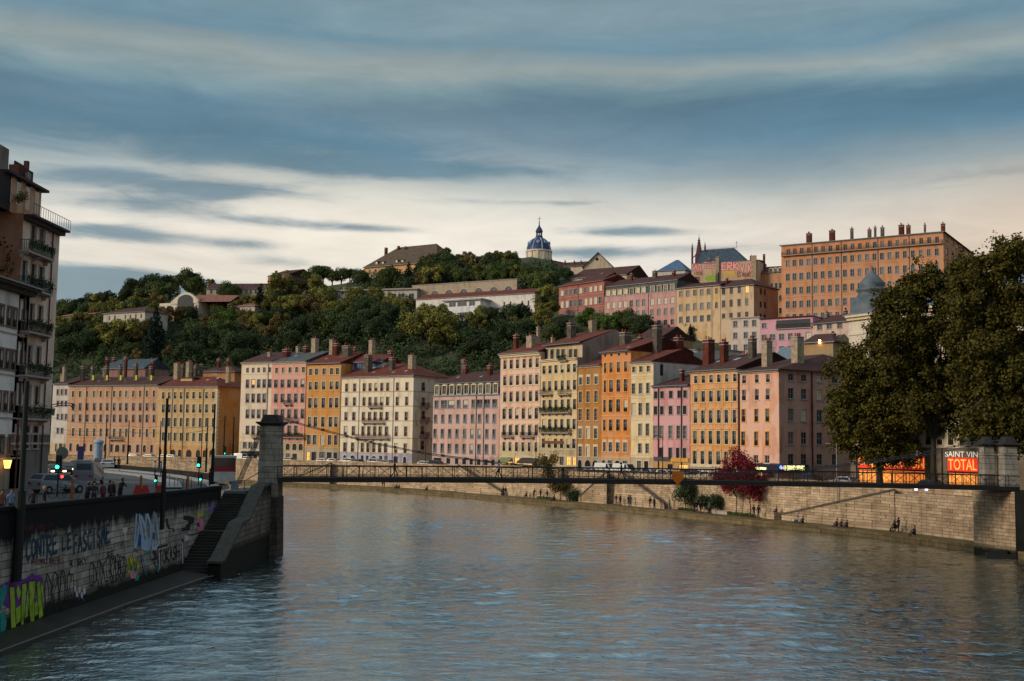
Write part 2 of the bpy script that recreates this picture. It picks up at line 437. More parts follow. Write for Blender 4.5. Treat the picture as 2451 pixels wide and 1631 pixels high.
    def belt(s,zs,f='front',mat=TRIM,h=.14,out=.07,name='string_course'):
        mb=MB(); T=s.T(f); L=s.face(f)[4]
        for z in zs:
            a,b=(-.03,L+.03) if f=='front' else (.04,L)
            P=[T(a,-out,z),T(b,-out,z),T(b,.004,z),T(a,.004,z),T(a,-out,z+h),T(b,-out,z+h),T(b,.004,z+h),T(a,.004,z+h)]
            n=len(mb.v); mb.v+=P
            for q in ((0,3,2,1),(4,5,6,7),(0,1,5,4),(1,2,6,5),(2,3,7,6),(3,0,4,7)): mb.f.append(tuple(n+i for i in q)); mb.m.append(0)
        return mb.build(name,mat,s.root)
    def roof(s,rise,mat=TILE,hipR=False,hipL=False,o=.5,ox=.06,y0=0.0,z=None,name='roof',d=None,hk=1.0):
        w=s.w; d=(s.d if d is None else d); z=(s.zt if z is None else z)-s.zb; mb=MB(); t=.16
        dm=(d+y0)/2
        rl=-ox if not hipL else min(dm-y0,w*.45)*hk; rr=w+ox if not hipR else w-min(dm-y0,w*.45)*hk
        if hipL: oxl=o
        else: oxl=ox
        oxr=o if hipR else ox
        FL_=(-oxl,y0-o,z-.05); FR_=(w+oxr,y0-o,z-.05); BR_=(w+oxr,d+o,z-.05); BL_=(-oxl,d+o,z-.05)
        RL=(rl,dm,z+rise); RR=(rr,dm,z+rise)
        up=lambda p:(p[0],p[1],p[2]+t)
        tops=[[FL_,FR_,RR,RL],[BR_,BL_,RL,RR],[BL_,FL_,RL],[FR_,BR_,RR]]
        for q in tops:
            mb.face([up(p) for p in q]); mb.face(list(reversed(q)))
        for a,b in ((FL_,FR_),(FR_,BR_),(BR_,BL_),(BL_,FL_)):
            if not hipR and a==FR_ and b==BR_: 
                mb.face([FR_,RR,up(RR),up(FR_)]);mb.face([RR,BR_,up(BR_),up(RR)]);continue
            if not hipL and a==BL_:
                mb.face([BL_,RL,up(RL),up(BL_)]);mb.face([RL,FL_,up(FL_),up(RL)]);continue
            mb.face([a,b,up(b),up(a)])
        r=mb.build(name,mat,s.root); s.rise=rise; s.rooft=r; s.ry0=y0; s.rdm=dm; s.rz0=z+s.zb
        # gutter / eaves board as child of the roof
        g=MB(); g.box(-oxl,w+oxr,y0-o-.1,y0-o-.002,z-.08,z+.06); g.build('gutter',getattr(s,'gut',ZINC),r)
        return r
    def cornice(s,mat=TRIM,h=.45,out=.32,f='front',name='cornice'):
        mb=MB()
        z=s.zt-s.zb
        mb.box(-.02,s.w+.02,-out,.004,z-h*.45,z-.07); mb.box(-.01,s.w+.01,-out*.55,.004,z-h,z-h*.45-.002)
        if f=='both':
            mb.box(s.w-.004,s.w+out,-out*.5,s.d,z-h*.45+.003,z-.073)
        return mb.build(name,mat,s.root)
    def chimney(s,px,py,wpx,y=4.0,mat=RENDER,pots=3,band=None,thick=None,long=None):
        u,zt=s.hit(px,py,'front',y); w=max(.45,.62*(s.hit(px+wpx/2,py,'front',y)[0]-s.hit(px-wpx/2,py,'front',y)[0]))
        th=thick or max(.6,w*.9); zt-=s.zb
        zb=s.rz0-s.zb-.4+ s.rise*max(0,1-abs((y-s.ry0)/(s.rdm-s.ry0)-1))*.8-.3
        if zt<zb+.8: zt=zb+1.6
        mb=MB(); ln=(long or min(1.9,th*1.25))
        u=min(max(u,w/2+.05),s.w-w/2-.05)
        mb.box(u-w/2,u+w/2,y-.5,y-.5+ln,zb,zt,0); mb.box(u-w/2-.09,u+w/2+.09,y-.59,y-.41+ln,zt-.002,zt+.13,1)
        mb.box(u-w/2-.05,u+w/2+.05,y-.55,y-.45+ln,zt-.5,zt-.38,1)
        c=mb.build('chimney',[mat,TRIMG],s.rooft)
        p=MB()
        for i in range(pots):
            yy=y-.3+(ln-.4)*(i/(max(1,pots-1)))
            p.tube((u+rnd.uniform(-.1,.1)*w,yy,zt+.12),(u,yy,zt+.12+rnd.uniform(.35,.7)),.15,.11,8)
        if pots: p.build('chimney_pot',POT,c)
        return c
    def skylight(s,pts,w=.8,l=1.0,mat=None):
        a=Vector((0,s.ry0,s.rz0-s.zb-.05+.16)); o=.5; y0=s.ry0-o; sl=(s.rise+.05)/(s.rdm-y0)
        ca,sa=math.cos(s.rz),math.sin(s.rz)
        for px,py in pts:
            for k in range(40):
                y=s.ry0+(s.rdm-s.ry0)*k/39; u,z=s.hit(px,py,'front',y)
                if z-s.zb<=s.rz0-s.zb+.11+sl*(y-y0): break
            zz=s.rz0-s.zb+.11+sl*(y-y0)
            if not(.3<u<s.w-.3): continue
            m=MB(); d=l*.95; P=[(u-w/2,y,zz+.05),(u+w/2,y,zz+.05),(u+w/2,y+d,zz+.05+sl*d),(u-w/2,y+d,zz+.05+sl*d)]; Q=[(x,yy,q-.25) for x,yy,q in P]
            m.face(P,0)
            for i in range(4): m.face([P[i],Q[i],Q[(i+1)%4],P[(i+1)%4]],1)
            m.build('skylight',[mat or plain('skylight_pale',(.35,.38,.42),.25,spec=.8),ZINC],s.rooft)
    def pipe(s,px,py,f='front',mat=None,r=.07,z0=None,z1=None):
        u,_=s.hit(px,py,f); T=s.T(f); mb=MB(); a=T(u,-.12,(z0 if z0 is not None else s.zb+.2)); b=T(u,-.12,(z1 or s.zt-.1)); mb.tube(a,b,r,r,6)
        return mb.build('downpipe',mat or FRDARK,s.root)
    def balcony(s,pxa,pxb,py,f='front',mat=IRON,out=.9,slab=TRIMG,h=1.0,plants=False,brk=True):
        ua,z=s.hit(pxa,py,f); ub,_=s.hit(pxb,py,f); T=s.T(f); mb=MB()
        def bx(m,u0,u1,y0,y1,z0,z1,k=0):
            P=[T(u0,y0,z0),T(u1,y0,z0),T(u1,y1,z0),T(u0,y1,z0),T(u0,y0,z1),T(u1,y0,z1),T(u1,y1,z1),T(u0,y1,z1)]
            n=len(m.v); m.v+=P
            for q in ((0,3,2,1),(4,5,6,7),(0,1,5,4),(1,2,6,5),(2,3,7,6),(3,0,4,7)): m.f.append(tuple(n+i for i in q)); m.m.append(k)
        bx(mb,ua,ub,-out,-.01,z-.16,z)
        if brk:
            n=max(2,int((ub-ua)/1.8))
            for i in range(n):
                u=ua+.25+(ub-ua-.5)*i/(n-1); bx(mb,u-.12,u+.12,-out*.8,-.01,z-.34,z-.162); bx(mb,u-.12,u+.12,-out*.4,-.012,z-.6,z-.342)
        b=mb.build('balcony',slab,s.root)
        r=MB(); y=-out+.05
        bx(r,ua,ub,y-.025,y+.025,z+h-.06,z+h); bx(r,ua,ub,y-.02,y+.02,z+.08,z+.12)
        n=max(4,int((ub-ua)/.16))
        for i in range(n+1):
            u=ua+.02+(ub-ua-.04)*i/n; bx(r,u-.016,u+.016,y-.016,y+.016,z+.003,z+h-.06)
        for u in (ua+.02,ub-.02):
            bx(r,u-.02,u+.02,y+.03,-.02,z+h-.06,z+h)
            for k in range(4): bx(r,u-.014,u+.014,y+.2+k*.18,y+.23+k*.18,z+.003,z+h-.06)
        r.build('railing',mat,b)
        if plants:
            pl=MB(); rr=random.Random(int(pxa))
            for i in range(int((ub-ua)*60)):
                c=Vector(T(rr.uniform(ua,ub),-out-.05+rr.gauss(0,.1),z+h-.25+rr.gauss(0,.25)))
                a=Vector((rr.gauss(0,1),rr.gauss(0,1),rr.gauss(0,1))).normalized()*.11; bb=a.orthogonal().normalized()*.09
                pl.face([c-a,c-bb,c+a,c+bb])
            pl.build('plants',MATS['leaf_dark'],b)
        return b
    def lbox(s,name,mat,u0,u1,y0,y1,z0,z1,parent=None):
        mb=MB(); mb.box(u0,u1,y0,y1,z0-s.zb,z1-s.zb); return mb.build(name,mat,parent or s.root)
    def dormers(s,py,hpx,cols,wpx,mat=TRIM,y=.25,back=1.6,fr=WHITE,glass=None,arched=True,ref=None):
        ref=cols[0] if ref is None else ref
        z0=s.hit(ref,py+hpx/2)[1]; z1=s.hit(ref,py-hpx/2)[1]
        for i,c in enumerate(cols):
            u0=s.hit(c-wpx/2,py,'front',y)[0]; u1=s.hit(c+wpx/2,py,'front',y)[0]; w=q5(u1-u0); h=q5(z1-z0); u=(u0+u1)/2
            mb=MB(); t=.2; zz=z0-s.zb
            mb.box(u-w/2-t,u-w/2,y,back,zz-.1,zz+h,0); mb.box(u+w/2,u+w/2+t,y,back,zz-.1,zz+h,0)
            if arched:
                n=8; r=w/2+t
                P=[(u-r,zz+h),(u+r,zz+h)]+[(u+r*math.cos(math.pi*k/n),zz+h+.45*r*math.sin(math.pi*k/n)) for k in range(1,n)]
                mb.prism(P,y-.05,back+.2,0)
            else: mb.box(u-w/2-t-.05,u+w/2+t+.05,y-.08,back+.2,zz+h,zz+h+.16,0)
            mb.box(u-w/2-t,u+w/2+t,y-.05,back,zz-.25,zz-.1,0)
            d=mb.build('dormer',mat,s.root)
            fm,pms=win_mesh(w,h,(None,None,fr,None,None,None,False,1))
            m2=MB(); g=(glass[i] if isinstance(glass,(list,tuple)) else glass)
            if g is None: g=rnd.choice([0,1,2,3])
            o=link('window',fm,d,(u,y,zz)); 
            # the pane sits behind the dormer window, joined at the same level
            link('window_pane',pms[g],d,(u,y,zz))
def H(name,label,pl,pr,eave,col,depth=18,zb=None,D=None,**kw):
    """front-row house: pl, pr pixel edges measured at the eaves row"""
    if D: a=at(pl,eave,D[0]); b=at(pr,eave,D[1]); A=(a.x,a.y); B=(b.x,b.y)
    else: A=front(pl,eave+8); B=front(pr,eave+8)
    if zb is None: zb=quay_z((A[1]+B[1])/2)-.2
    A3=Vector((A[0],A[1],0)); B3=Vector((B[0],B[1],0)); u=(B3-A3).normalized(); n=Vector((u.y,-u.x,0))
    d=ray(pl,eave); t=(A3-CO).dot(n)/d.dot(n); zt=(CO+d*t).z
    h=House(name,label,A,B,zb,zt,depth,col,**kw); h.eave=eave; h.pl=pl; h.pr=pr
    return h
# ---------------- foliage materials ----------------
FM={'d':foliage('leaf_dark',(.020,.036,.018),(.048,.072,.030),(.088,.115,.044)),
'k':foliage('leaf_conifer',(.004,.011,.009),(.008,.020,.013),(.012,.026,.016)),
'g':foliage('leaf_green',(.036,.060,.020),(.086,.112,.034),(.145,.16,.05)),
'G':foliage('leaf_bright',(.032,.070,.014),(.066,.115,.022),(.11,.15,.03)),
'o':foliage('leaf_olive',(.09,.10,.026),(.19,.185,.045),(.30,.27,.07)),
'y':foliage('leaf_yellow',(.09,.08,.02),(.16,.13,.03),(.22,.17,.04)),
'r':foliage('leaf_rust',(.075,.06,.026),(.16,.12,.042),(.23,.17,.06)),
'm':foliage('leaf_maple',(.10,.010,.018),(.20,.018,.030),(.32,.045,.05)),
'p':foliage('leaf_plane',(.024,.024,.008),(.095,.085,.016),(.30,.24,.035))}
BARK=plain('bark',(.06,.05,.035),.95,var=.5,scale=4); BARKP=plain('bark_plane',(.035,.030,.020),.95,var=.6,scale=1.6)
# ---------------- terrain ----------------
def ribbon(name,offs,zf,mat,i0=0,i1=None,P=WS,N=WN,uv=True):
    """strip following the bank: offs list of offsets, zf(o,x,y)->z"""
    P_=P[i0:i1];N_=N[i0:i1]; mb=MB(); cum=[0]
    for a,b in zip(P_[:-1],P_[1:]): cum.append(cum[-1]+math.dist(a,b))
    G=[[(p[0]+n[0]*o,p[1]+n[1]*o) for o in offs] for p,n in zip(P_,N_)]
    V=[[(x,y,zf(k,x,y)) for k,(x,y) in enumerate(r)] for r in G]
    for i in range(len(V)-1):
        for k in range(len(offs)-1):
            a,b,c,d=V[i][k],V[i+1][k],V[i+1][k+1],V[i][k+1]
            u0,u1=cum[i],cum[i+1]
            mb.face([a,b,c,d],0,[(u0,a[2]+offs[k]),(u1,b[2]+offs[k]),(u1,c[2]+offs[k+1]),(u0,d[2]+offs[k+1])])
    o=mb.build(name,mat); return o
def ground_mat():
    m,nt,b=nmat('hill_ground'); L=nt.links; b.inputs['Roughness'].default_value=.95
    tc=nd(nt,'ShaderNodeTexCoord'); n=nd(nt,'ShaderNodeTexNoise',Scale=.12,Detail=8.0,Roughness=.7); L.new(tc.outputs['Object'],n.inputs['Vector'])
    r=ramp(nt,[(.3,(.016,.026,.014)),(.55,(.036,.05,.02)),(.75,(.08,.075,.036))]); L.new(n.outputs['Fac'],r.inputs[0]); L.new(r.outputs[0],b.inputs['Base Color'])
    return m
def asphalt(name,c=(.055,.056,.06)):
    return plain(name,c,.9,var=.3,scale=1.3,bump=.2)
PAVE=plain('pavement_stone',(.20,.19,.18),.85,var=.3,scale=.8); ASPH=asphalt('asphalt')
soff=[5.6,14,22,30,38,44,50,58,66,76,88,100,112,126,140,156,175,195,220,250,300,380,500,750,1200]
tm=ribbon('hill_terrain',soff,lambda k,x,y: terr_s(soff[k],x,y),ground_mat()); tag(tm,kind='structure')
# quay road with markings, river path
ro=ribbon('quay_road',[9.6,18.6],lambda k,x,y:quay_z(y)+.0,ASPH); tag(ro,kind='structure')
pv=ribbon('riverside_pavement',[5.9,9.5],lambda k,x,y:quay_z(y)+.12,PAVE); tag(pv,kind='structure')
pv=ribbon('house_pavement',[18.7,22.2],lambda k,x,y:quay_z(y)+.12,PAVE); tag(pv,kind='structure')
lm=ribbon('lane_marking',[13.9,14.05],lambda k,x,y:quay_z(y)+.006,plain('road_paint',(.6,.6,.58),.7)); tag(lm,kind='structure')
PATHM=stone('path_stone',C(120,112,98),C(104,98,86),C(70,66,58),1.4,.7)
pth=ribbon('river_path',[0,.02,5.3],lambda k,x,y:[-1.5,.72,.76][k],stone('path_edge',C(130,116,88),C(108,96,72),C(56,50,38),1.6,.5)); tag(pth,kind='structure')
# the right bank retaining wall
QW=stone('quay_masonry',C(204,182,154),C(170,150,126),C(104,90,76),1.05,.36,dirt=(.9,99,1),dirtcol=(.05,.04,.03))
def qz(k,x,y):
    t=par_z(y); return [.4,t-1.0,t-1.0,t-.16,t-.16,t,t,quay_z(y)-.3][k]
qw=ribbon('quay_wall',[5.0,5.35,5.28,5.28,5.2,5.2,5.8,5.8],qz,QW)
tag(qw,'long pale block masonry retaining wall along the far river path','wall')
# ---------------- left bank ----------------
LW=[(-30.2,-60),(-29.4,0),(-28.2,40),(-27.3,58),(-26.5,75),(-25.9,88.2)]
LB2=[(-26.5,101),(-26.3,106),(-28.5,114),(-36,131),(-47,148),(-60,165),(-80,184),(-115,208),(-170,236),(-260,270)]
LZ=6.1
lg=MB(); pts=[(p[0]-.35,p[1],LZ) for p in LW]+[(-26.2,100.9,LZ)]+[(p[0]-.3,p[1],LZ) for p in LB2[1:]]+[(-500,330,LZ),(-500,-60,LZ)]
lg.face(pts); o=lg.build('left_quay_ground',asphalt('asphalt_left',(.075,.078,.085))); tag(o,kind='structure')
LWM=stone('left_quay_masonry',C(172,170,166),C(138,136,131),C(84,82,78),1.15,.42,dirt=(1.3,5.05,.35))
def lpar(y): return 7.07-max(-.6,min(1,(y-59.5)/40))*.5
mb=MB(); cum=0
def wall_strip(mb,P,prof,m=0):
    """prof: list of (offset toward land, z or callable)"""
    cum=0
    for (a,b) in zip(P[:-1],P[1:]):
        l=math.dist(a,b); nx,ny=-(b[1]-a[1])/l,(b[0]-a[0])/l
        A_=[(a[0]+nx*o,a[1]+ny*o,(z(a[1]) if callable(z) else z)) for o,z in prof]
        B_=[(b[0]+nx*o,b[1]+ny*o,(z(b[1]) if callable(z) else z)) for o,z in prof]
        for k in range(len(prof)-1):
            mb.face([A_[k],B_[k],B_[k+1],A_[k+1]],m,[(cum,A_[k][2]),(cum+l,B_[k][2]),(cum+l,B_[k+1][2]),(cum,A_[k+1][2])])
        cum+=l
PROF=[(-.25,-1),(0.0,lambda y:lpar(y)-.22),(-.08,lambda y:lpar(y)-.22),(-.08,lpar),(.5,lpar),(.5,LZ-.1)]
PW=LW[:-1]+[(-25.9,88.2)]
wall_strip(mb,PW,PROF)
# upper part of the wall beside the stair
U=[(-25.9,88.2),(-26.1,101)]
wall_strip(mb,U,[(.0,-1)]+PROF[1:])
mb.face([(-26.1,101,3.5),(-26.6,101,3.5),(-26.6,101,lpar(101)),(-26.1,101,lpar(101))],0,[(0,0),(.5,0),(.5,3),(0,3)])
leftwall=mb.build('quay_wall',LWM); tag(leftwall,'dark soot-topped graffiti-covered river wall at the near left','wall')
# ledge at the foot
ED=[(-28.0,-60),(-27.0,0),(-25.9,40),(-25.3,54.8),(-24.5,72),(-23.2,86.5),(-22.6,88.0)]
mb=MB()
for (a,b,c,d) in zip(ED[:-1],ED[1:],PW[:-1]+[PW[-1]],PW[1:]+[(-25.9,88.2)]):
    mb.face([(a[0],a[1],.16),(b[0],b[1],.16),(d[0]+.3,d[1],.5),(c[0]+.3,c[1],.5)],0)
    mb.face([(a[0]+.03,a[1],-1.5),(b[0]+.03,b[1],-1.5),(b[0],b[1],.16),(a[0],a[1],.16)],0)
ld=mb.build('river_ledge',plain('ledge_stone',(.014,.014,.013),.5,var=.6,scale=.5,bump=.4)); tag(ld,kind='structure')
mb=MB()
for a,b in zip(ED[:-1],ED[1:]): mb.tube((a[0],a[1],.22),(b[0],b[1],.22),.05,.05,6)
rl=mb.build('mooring_rail',plain('worn_steel',(.10,.10,.10),.5)); tag(rl,'thin pale rail running along the edge of the low river ledge','rail')
# water
def water_mat():
    m,nt,b=nmat('river_water'); L=nt.links
    b.inputs['Base Color'].default_value=(.012,.026,.028,1); b.inputs['Roughness'].default_value=.07; b.inputs['IOR'].default_value=1.4
    b.inputs['Specular IOR Level'].default_value=.5
    tc=nd(nt,'ShaderNodeTexCoord')
    def layer(sx,sy,sc,det,rot=0,dist=0.0):
        mp=nd(nt,'ShaderNodeMapping'); mp.inputs['Scale'].default_value=(sx,sy,1); mp.inputs['Rotation'].default_value=(0,0,rot); L.new(tc.outputs['Object'],mp.inputs[0])
        n=nd(nt,'ShaderNodeTexNoise',Scale=sc,Detail=det,Roughness=.55,Distortion=dist); L.new(mp.outputs[0],n.inputs['Vector']); return n.outputs['Fac']
    a=layer(.8,1.0,1.6,4.0,.25,.6); b2=layer(.8,1.0,4.0,3.0,-.3,.8); c=layer(.08,.14,.5,2.0,.5)
    s=nd(nt,'ShaderNodeMath',operation='MULTIPLY_ADD'); L.new(b2,s.inputs[0]); s.inputs[1].default_value=.32; L.new(a,s.inputs[2])
    st=nd(nt,'ShaderNodeMapRange'); L.new(c,st.inputs[0]); st.inputs[1].default_value=.3; st.inputs[2].default_value=.7; st.inputs[3].default_value=.6; st.inputs[4].default_value=1.0
    bp=nd(nt,'ShaderNodeBump',Distance=.13); L.new(st.outputs[0],bp.inputs['Strength']); L.new(s.outputs[0],bp.inputs['Height']); L.new(bp.outputs[0],b.inputs['Normal'])
    gl=nd(nt,'ShaderNodeBsdfGlossy'); gl.inputs['Color'].default_value=(.84,.92,.95,1); gl.inputs['Roughness'].default_value=.03; L.new(bp.outputs[0],gl.inputs['Normal'])
    mx=nd(nt,'ShaderNodeMixShader'); mx.inputs[0].default_value=.62; L.new(b.outputs[0],mx.inputs[1]); L.new(gl.outputs[0],mx.inputs[2]); L.new(mx.outputs[0],nt.nodes['Material Output'].inputs['Surface'])
    return m
WSTEP=.2
def water_mesh():
    """rippled surface over the visible reach, flat sheets around it"""
    x=np.arange(-100,96,WSTEP); y=np.arange(36,300,WSTEP); X,Y=np.meshgrid(x,y)
    rr=np.random.default_rng(11); N=54; Z=np.zeros_like(X); lam=.8*np.exp(rr.random(N)**1.1*1.7); 
    th=R_(95)+rr.normal(size=N)*.5
    for l,t in zip(lam,th):
        k=2*math.pi/l; ph=rr.random()*6.28; Z+=(WSL*math.sqrt(2/N)/k)*np.sin(k*(X*math.cos(t)+Y*math.sin(t))+ph)
    mod=.85+.34*np.sin(X*.07+Y*.045+1)*np.sin(Y*.06-X*.03)+.16*np.sin(X*.19-Y*.11)
    edge=np.clip(np.minimum(np.minimum(X+100,95-X),np.minimum(Y-36,299-Y))/6,0,1)
    Z=Z*mod*edge
    # keep only the river itself
    poly=[p for p in off(1.0) if 20<p[1]<310]
    bx=np.interp(Y,[p[1] for p in poly],[p[0] for p in poly]); keep=(X<bx+2)&(X>-31-np.clip((Y-112)*1.15,0,90)-3)
    ny,nx=X.shape; kq=keep[:-1,:-1]|keep[1:,1:]; J,I=np.nonzero(kq); v0=J*nx+I
    F_=np.stack([v0,v0+1,v0+nx+1,v0+nx],1); used=np.unique(F_); mp=np.full(nx*ny,-1); mp[used]=np.arange(len(used)); F_=mp[F_]
    co=np.stack([X.ravel()[used],Y.ravel()[used],Z.ravel()[used]],1)
    me=bpy.data.meshes.new('river_water'); n=len(F_); me.vertices.add(len(co)); me.loops.add(4*n); me.polygons.add(n)
    me.vertices.foreach_set('co',co.astype(np.float32).ravel()); me.loops.foreach_set('vertex_index',F_.astype(np.int32).ravel()); me.polygons.foreach_set('loop_start',np.arange(0,4*n,4,dtype=np.int32)); me.polygons.foreach_set('use_smooth',[True]*n)
    me.update(calc_edges=True); return me
WSL=.092
WM=water_mat(); me=water_mesh(); me.materials.append(WM); wt=link('river_water',me); tag(wt,kind='structure')
mb=MB(); mb.face([(-600,-200,-.6),(500,-200,-.6),(500,700,-.6),(-600,700,-.6)]); wt=mb.build('river_bed',plain('river_bed',(.008,.014,.013),.9)); tag(wt,kind='structure')
mb=MB(); mb.face([(-90,-100,-.01),(100,-100,-.01),(100,36.2,-.01),(-90,36.2,-.01)]); wt=mb.build('river_water',WM); tag(wt,kind='structure')
# ---------------- front row houses ----------------
P_SAL=C(214,160,118); P_OCH=C(216,174,104); P_CRE=C(235,212,180); P_PNK=C(236,160,140); P_GOL=C(222,150,52)
dk=[0,0,0,3,3,1]
# A
h=H('town_house','narrow white town house at the far left end of the river row',127,165,920,C(215,205,195),colg=C(214,190,135),zg=8.6); hA=h
S=style(TRIMG,bars=1)
for py in (939,966.5,998,1031.5): h.add_row(py,13,[138.6,148.4,158],5,S,glass=0)
h.add_row(1072,17,[134,154],4,S,glass=3); 
h.build_walls(gable=2.4); h.roof(2.4,TILED)
for i,(x,y,w) in enumerate([(134,898,6),(155,880,8)]): h.chimney(x,y,w,3,RENDER,2)
a=h.lbox('door',plain('door_dark',(.03,.02,.018),.6),*[h.hit(141,1070)[0],h.hit(149,1070)[0]],-.02,.0,h.zb+.2,h.zb+4)
# B
h=H('town_house','long salmon orange town house with thirteen window columns and a balcony over its arched door',165,379,924,P_SAL,colg=C(222,160,105),zg=None); hB=h
cols=[175.4,192,208.8,225.8,241.4,257,273.4,288.2,302.7,319.4,335.9,352,368.8]
S=style(TRIM,bars=1); S2=style(TRIMG,rail=IRONR,bars=1)
h.add_row(943.7,15,cols,6,S,glass=None); h.add_row(974,17,cols,6,S2); h.add_row(1001,17,cols,6,S2); h.add_row(1034.8,20,cols,6,S)
AR=style(TRIM,arch=True,fr=FRDARK,bars=1)
SA=style(TRIMG,fr=FRDARK,bars=1)
h.add_row(1071,18,[169,186,202,218.5,235,251,267,281,296,311,329.5,346,363],[5,7,6,7,6,7,6,11,6,7,6,7,6],[SA,AR,SA,AR,SA,AR,SA,AR,SA,AR,SA,AR,SA],glass=[3,3,0,3,3,3,3,3,3,3,3,3,3])
h.build_walls(gable=2.8); h.cornice(TRIM,.35,.3); h.roof(2.8,TILED)
for x in (205,265.8,343): h.pipe(x,990)
h.balcony(265,294,1052,mat=IRONR); h.belt([h.hit(175,1052)[1]-.2],mat=TRIMO)
GP=plain('chimney_graffiti',C(190,190,60),.8)
for x,y,w in ((160,879,8),(183,879,9),(223,880,8),(256,879,8),(289,878,8),(326,873,9),(362,879,8)): 
    c=h.chimney(x,y,w,4.5,RENDERD,3)
for x,w in ((223,5),(256,5),(289,5),(326,5),(362,5)):
    u,z=h.hit(x,903,'front',3.97); h.lbox('chimney_paint',GP,u-.35,u+.3,3.965,3.985,z-.9,z+.5)
for x,y,w in ((258,858,8),(303,856,6),(368,864,5)): h.chimney(x,y,w,11,BRICK,1)
# C
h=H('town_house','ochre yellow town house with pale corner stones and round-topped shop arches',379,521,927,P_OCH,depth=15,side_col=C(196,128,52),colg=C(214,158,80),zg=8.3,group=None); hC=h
cols=[391.2,405.3,419.4,433.7,448.7,463.8,479.5,494.8,510.9]
S=style(TRIM,bars=1); S2=style(TRIM,rail=IRON,bars=1)
h.add_row(947,16,cols,6.5,S2);h.add_row(978,20,cols,7,S2);h.add_row(1011,21,cols,7,S);h.add_row(1045.6,20,cols,7,S)
AR=style(None,fr=IRON,arch=True,bars=1,sill=None)
h.add_row(1084,17,[384,396,414,430,452,474,490,505],[5,8,12,8,13,10,9,8],AR,glass=3)
h.add_row(1089,16,[538],8,style(None,fr=IRON,arch=True),'right',glass=3)
h.build_walls(); h.cornice(TRIM,.4,.35); h.roof(3.0,TILE,hipR=True)
h.belt([h.hit(385,y)[1] for y in (957,991,1028,1063)])
for x in (411.5,439.5,485.5): h.pipe(x,1000)
q=MB()
for i in range(int((h.zt-h.zb-.6)/.5)):
    a=.9 if i%2 else .55; q.box(h.w-a,h.w+.04,-.05,.004,i*.5+.01,i*.5+.48); q.box(h.w-.004,h.w+.045,-.048,(1.45-a),i*.5+.012,i*.5+.478)
q.build('corner_stones',TRIM,h.root)
for x,y,w in ((403,872,14),(452,868,12),(547,880,11)): h.chimney(x,y,w,6,RENDER,3)
for x,y,w in ((414,876,6),(469,877,8),(483,874,7)): h.chimney(x,y,w,9,RENDERD,2)
u0,z0=h.hit(432,918,'front',4); u1,z1=h.hit(460,905,'front',4)
dm=h.lbox('roof_dormer',plaster('dormer_wall',C(196,178,120)),u0,u1,4,8,z0-.4,z1); 
h.lbox('dormer_roof',TILE,u0-.4,u1+.8,3.6,8.4,z1+.01,z1+.2)
# D cream + pink
h=H('town_house','cream town house with five window columns joined to the pink house behind the bridge tower',578.5,652,869,P_CRE,colg=C(214,196,160),zg=9.9); hD=h
c1=[592.5,606,619.2,632.6,646]; S=style(TRIMG,bars=2); S2=style(TRIMG,rail=IRON,bars=2)
h.add_row(887,12,c1,6.5,style(None,bars=1));h.add_row(919,19,c1,7,S2,glass=[1,4,1,1,0]);h.add_row(953.5,20,c1,7.5,S2);h.add_row(991,20,c1,7.5,S2);h.add_row(1030,20,c1,7.5,S2)
h.add_row(1066,14,[586,599,612,625,638],8,S); h.add_row(1091,19,[583,597,611,626,640],8,style(None,fr=IRON),glass=3)
h.build_walls(gable=3.2); h.cornice(TRIM,.45,.4); h.roof(3.2,TILED); h.belt([h.hit(580,y)[1] for y in (897,1047)])
h.pipe(639,990)
h.balcony(606,628,1047,mat=IRON)
for x,y,w,m in ((647-1,845,10,RENDER),): h.chimney(x,y,w,5,m,2)
AWB=plain('awning_navy',(.01,.012,.03),.8)
for a,b in ((579,592),(594,609),(610,624)):
    u0,z=h.hit(a,1080);u1,_=h.hit(b,1080); m=MB(); m.prism([(-1.2,z-h.zb-.9),(0,z-h.zb-.9),(0,z-h.zb)],0,u1-u0)
    m.v=[(u0+y,x,zz) for x,y,zz in m.v]; m.build('awning',AWB,h.root)
h=H('town_house','salmon pink town house with ornate balconies and stone arcade, right of the bridge tower',652,733,868,P_PNK,colg=C(200,178,140),zg=9.9); hD2=h
c2=[662.5,678,694.4,710.4,726.5]
c2b=[660.5,676,692,708,724]
h.add_row(887,13,c2,7,style(TRIM,bars=1),glass=[3,2,0,1,0]);h.add_row(919,18,c2b,8,S2);h.add_row(953.5,20,c2b,8,S2)
h.add_row(991,21,c2b,8,S2);h.add_row(1030,22,c2b,8,S2);
AR2=style(TRIM,arch=True,fr=FRDARK,bars=1)
h.add_row(1069,16,[657,673,689,705,720],10,AR2,glass=3); h.add_row(1094,18,[657,673,689,705,720],11,style(None,fr=IRON),glass=[3,3,2,1,3])
h.build_walls(gable=3.2); h.cornice(TRIM,.45,.4); h.roof(3.2,SLATEG); h.belt([h.hit(655,y)[1] for y in (897,978,1053)])
h.balcony(683,699,968,mat=IRON); h.balcony(662,713,1008,mat=IRON); h.balcony(655,731,1047,mat=IRON,plants=True)
for x,y,w,m,dd in ((679,838,16,BRICK,4),(732,831,11,BRICK,8),(700,832,8,RENDER,9),(753,812,15,RENDER,8)): h.chimney(x,y,w,dd,m,3)
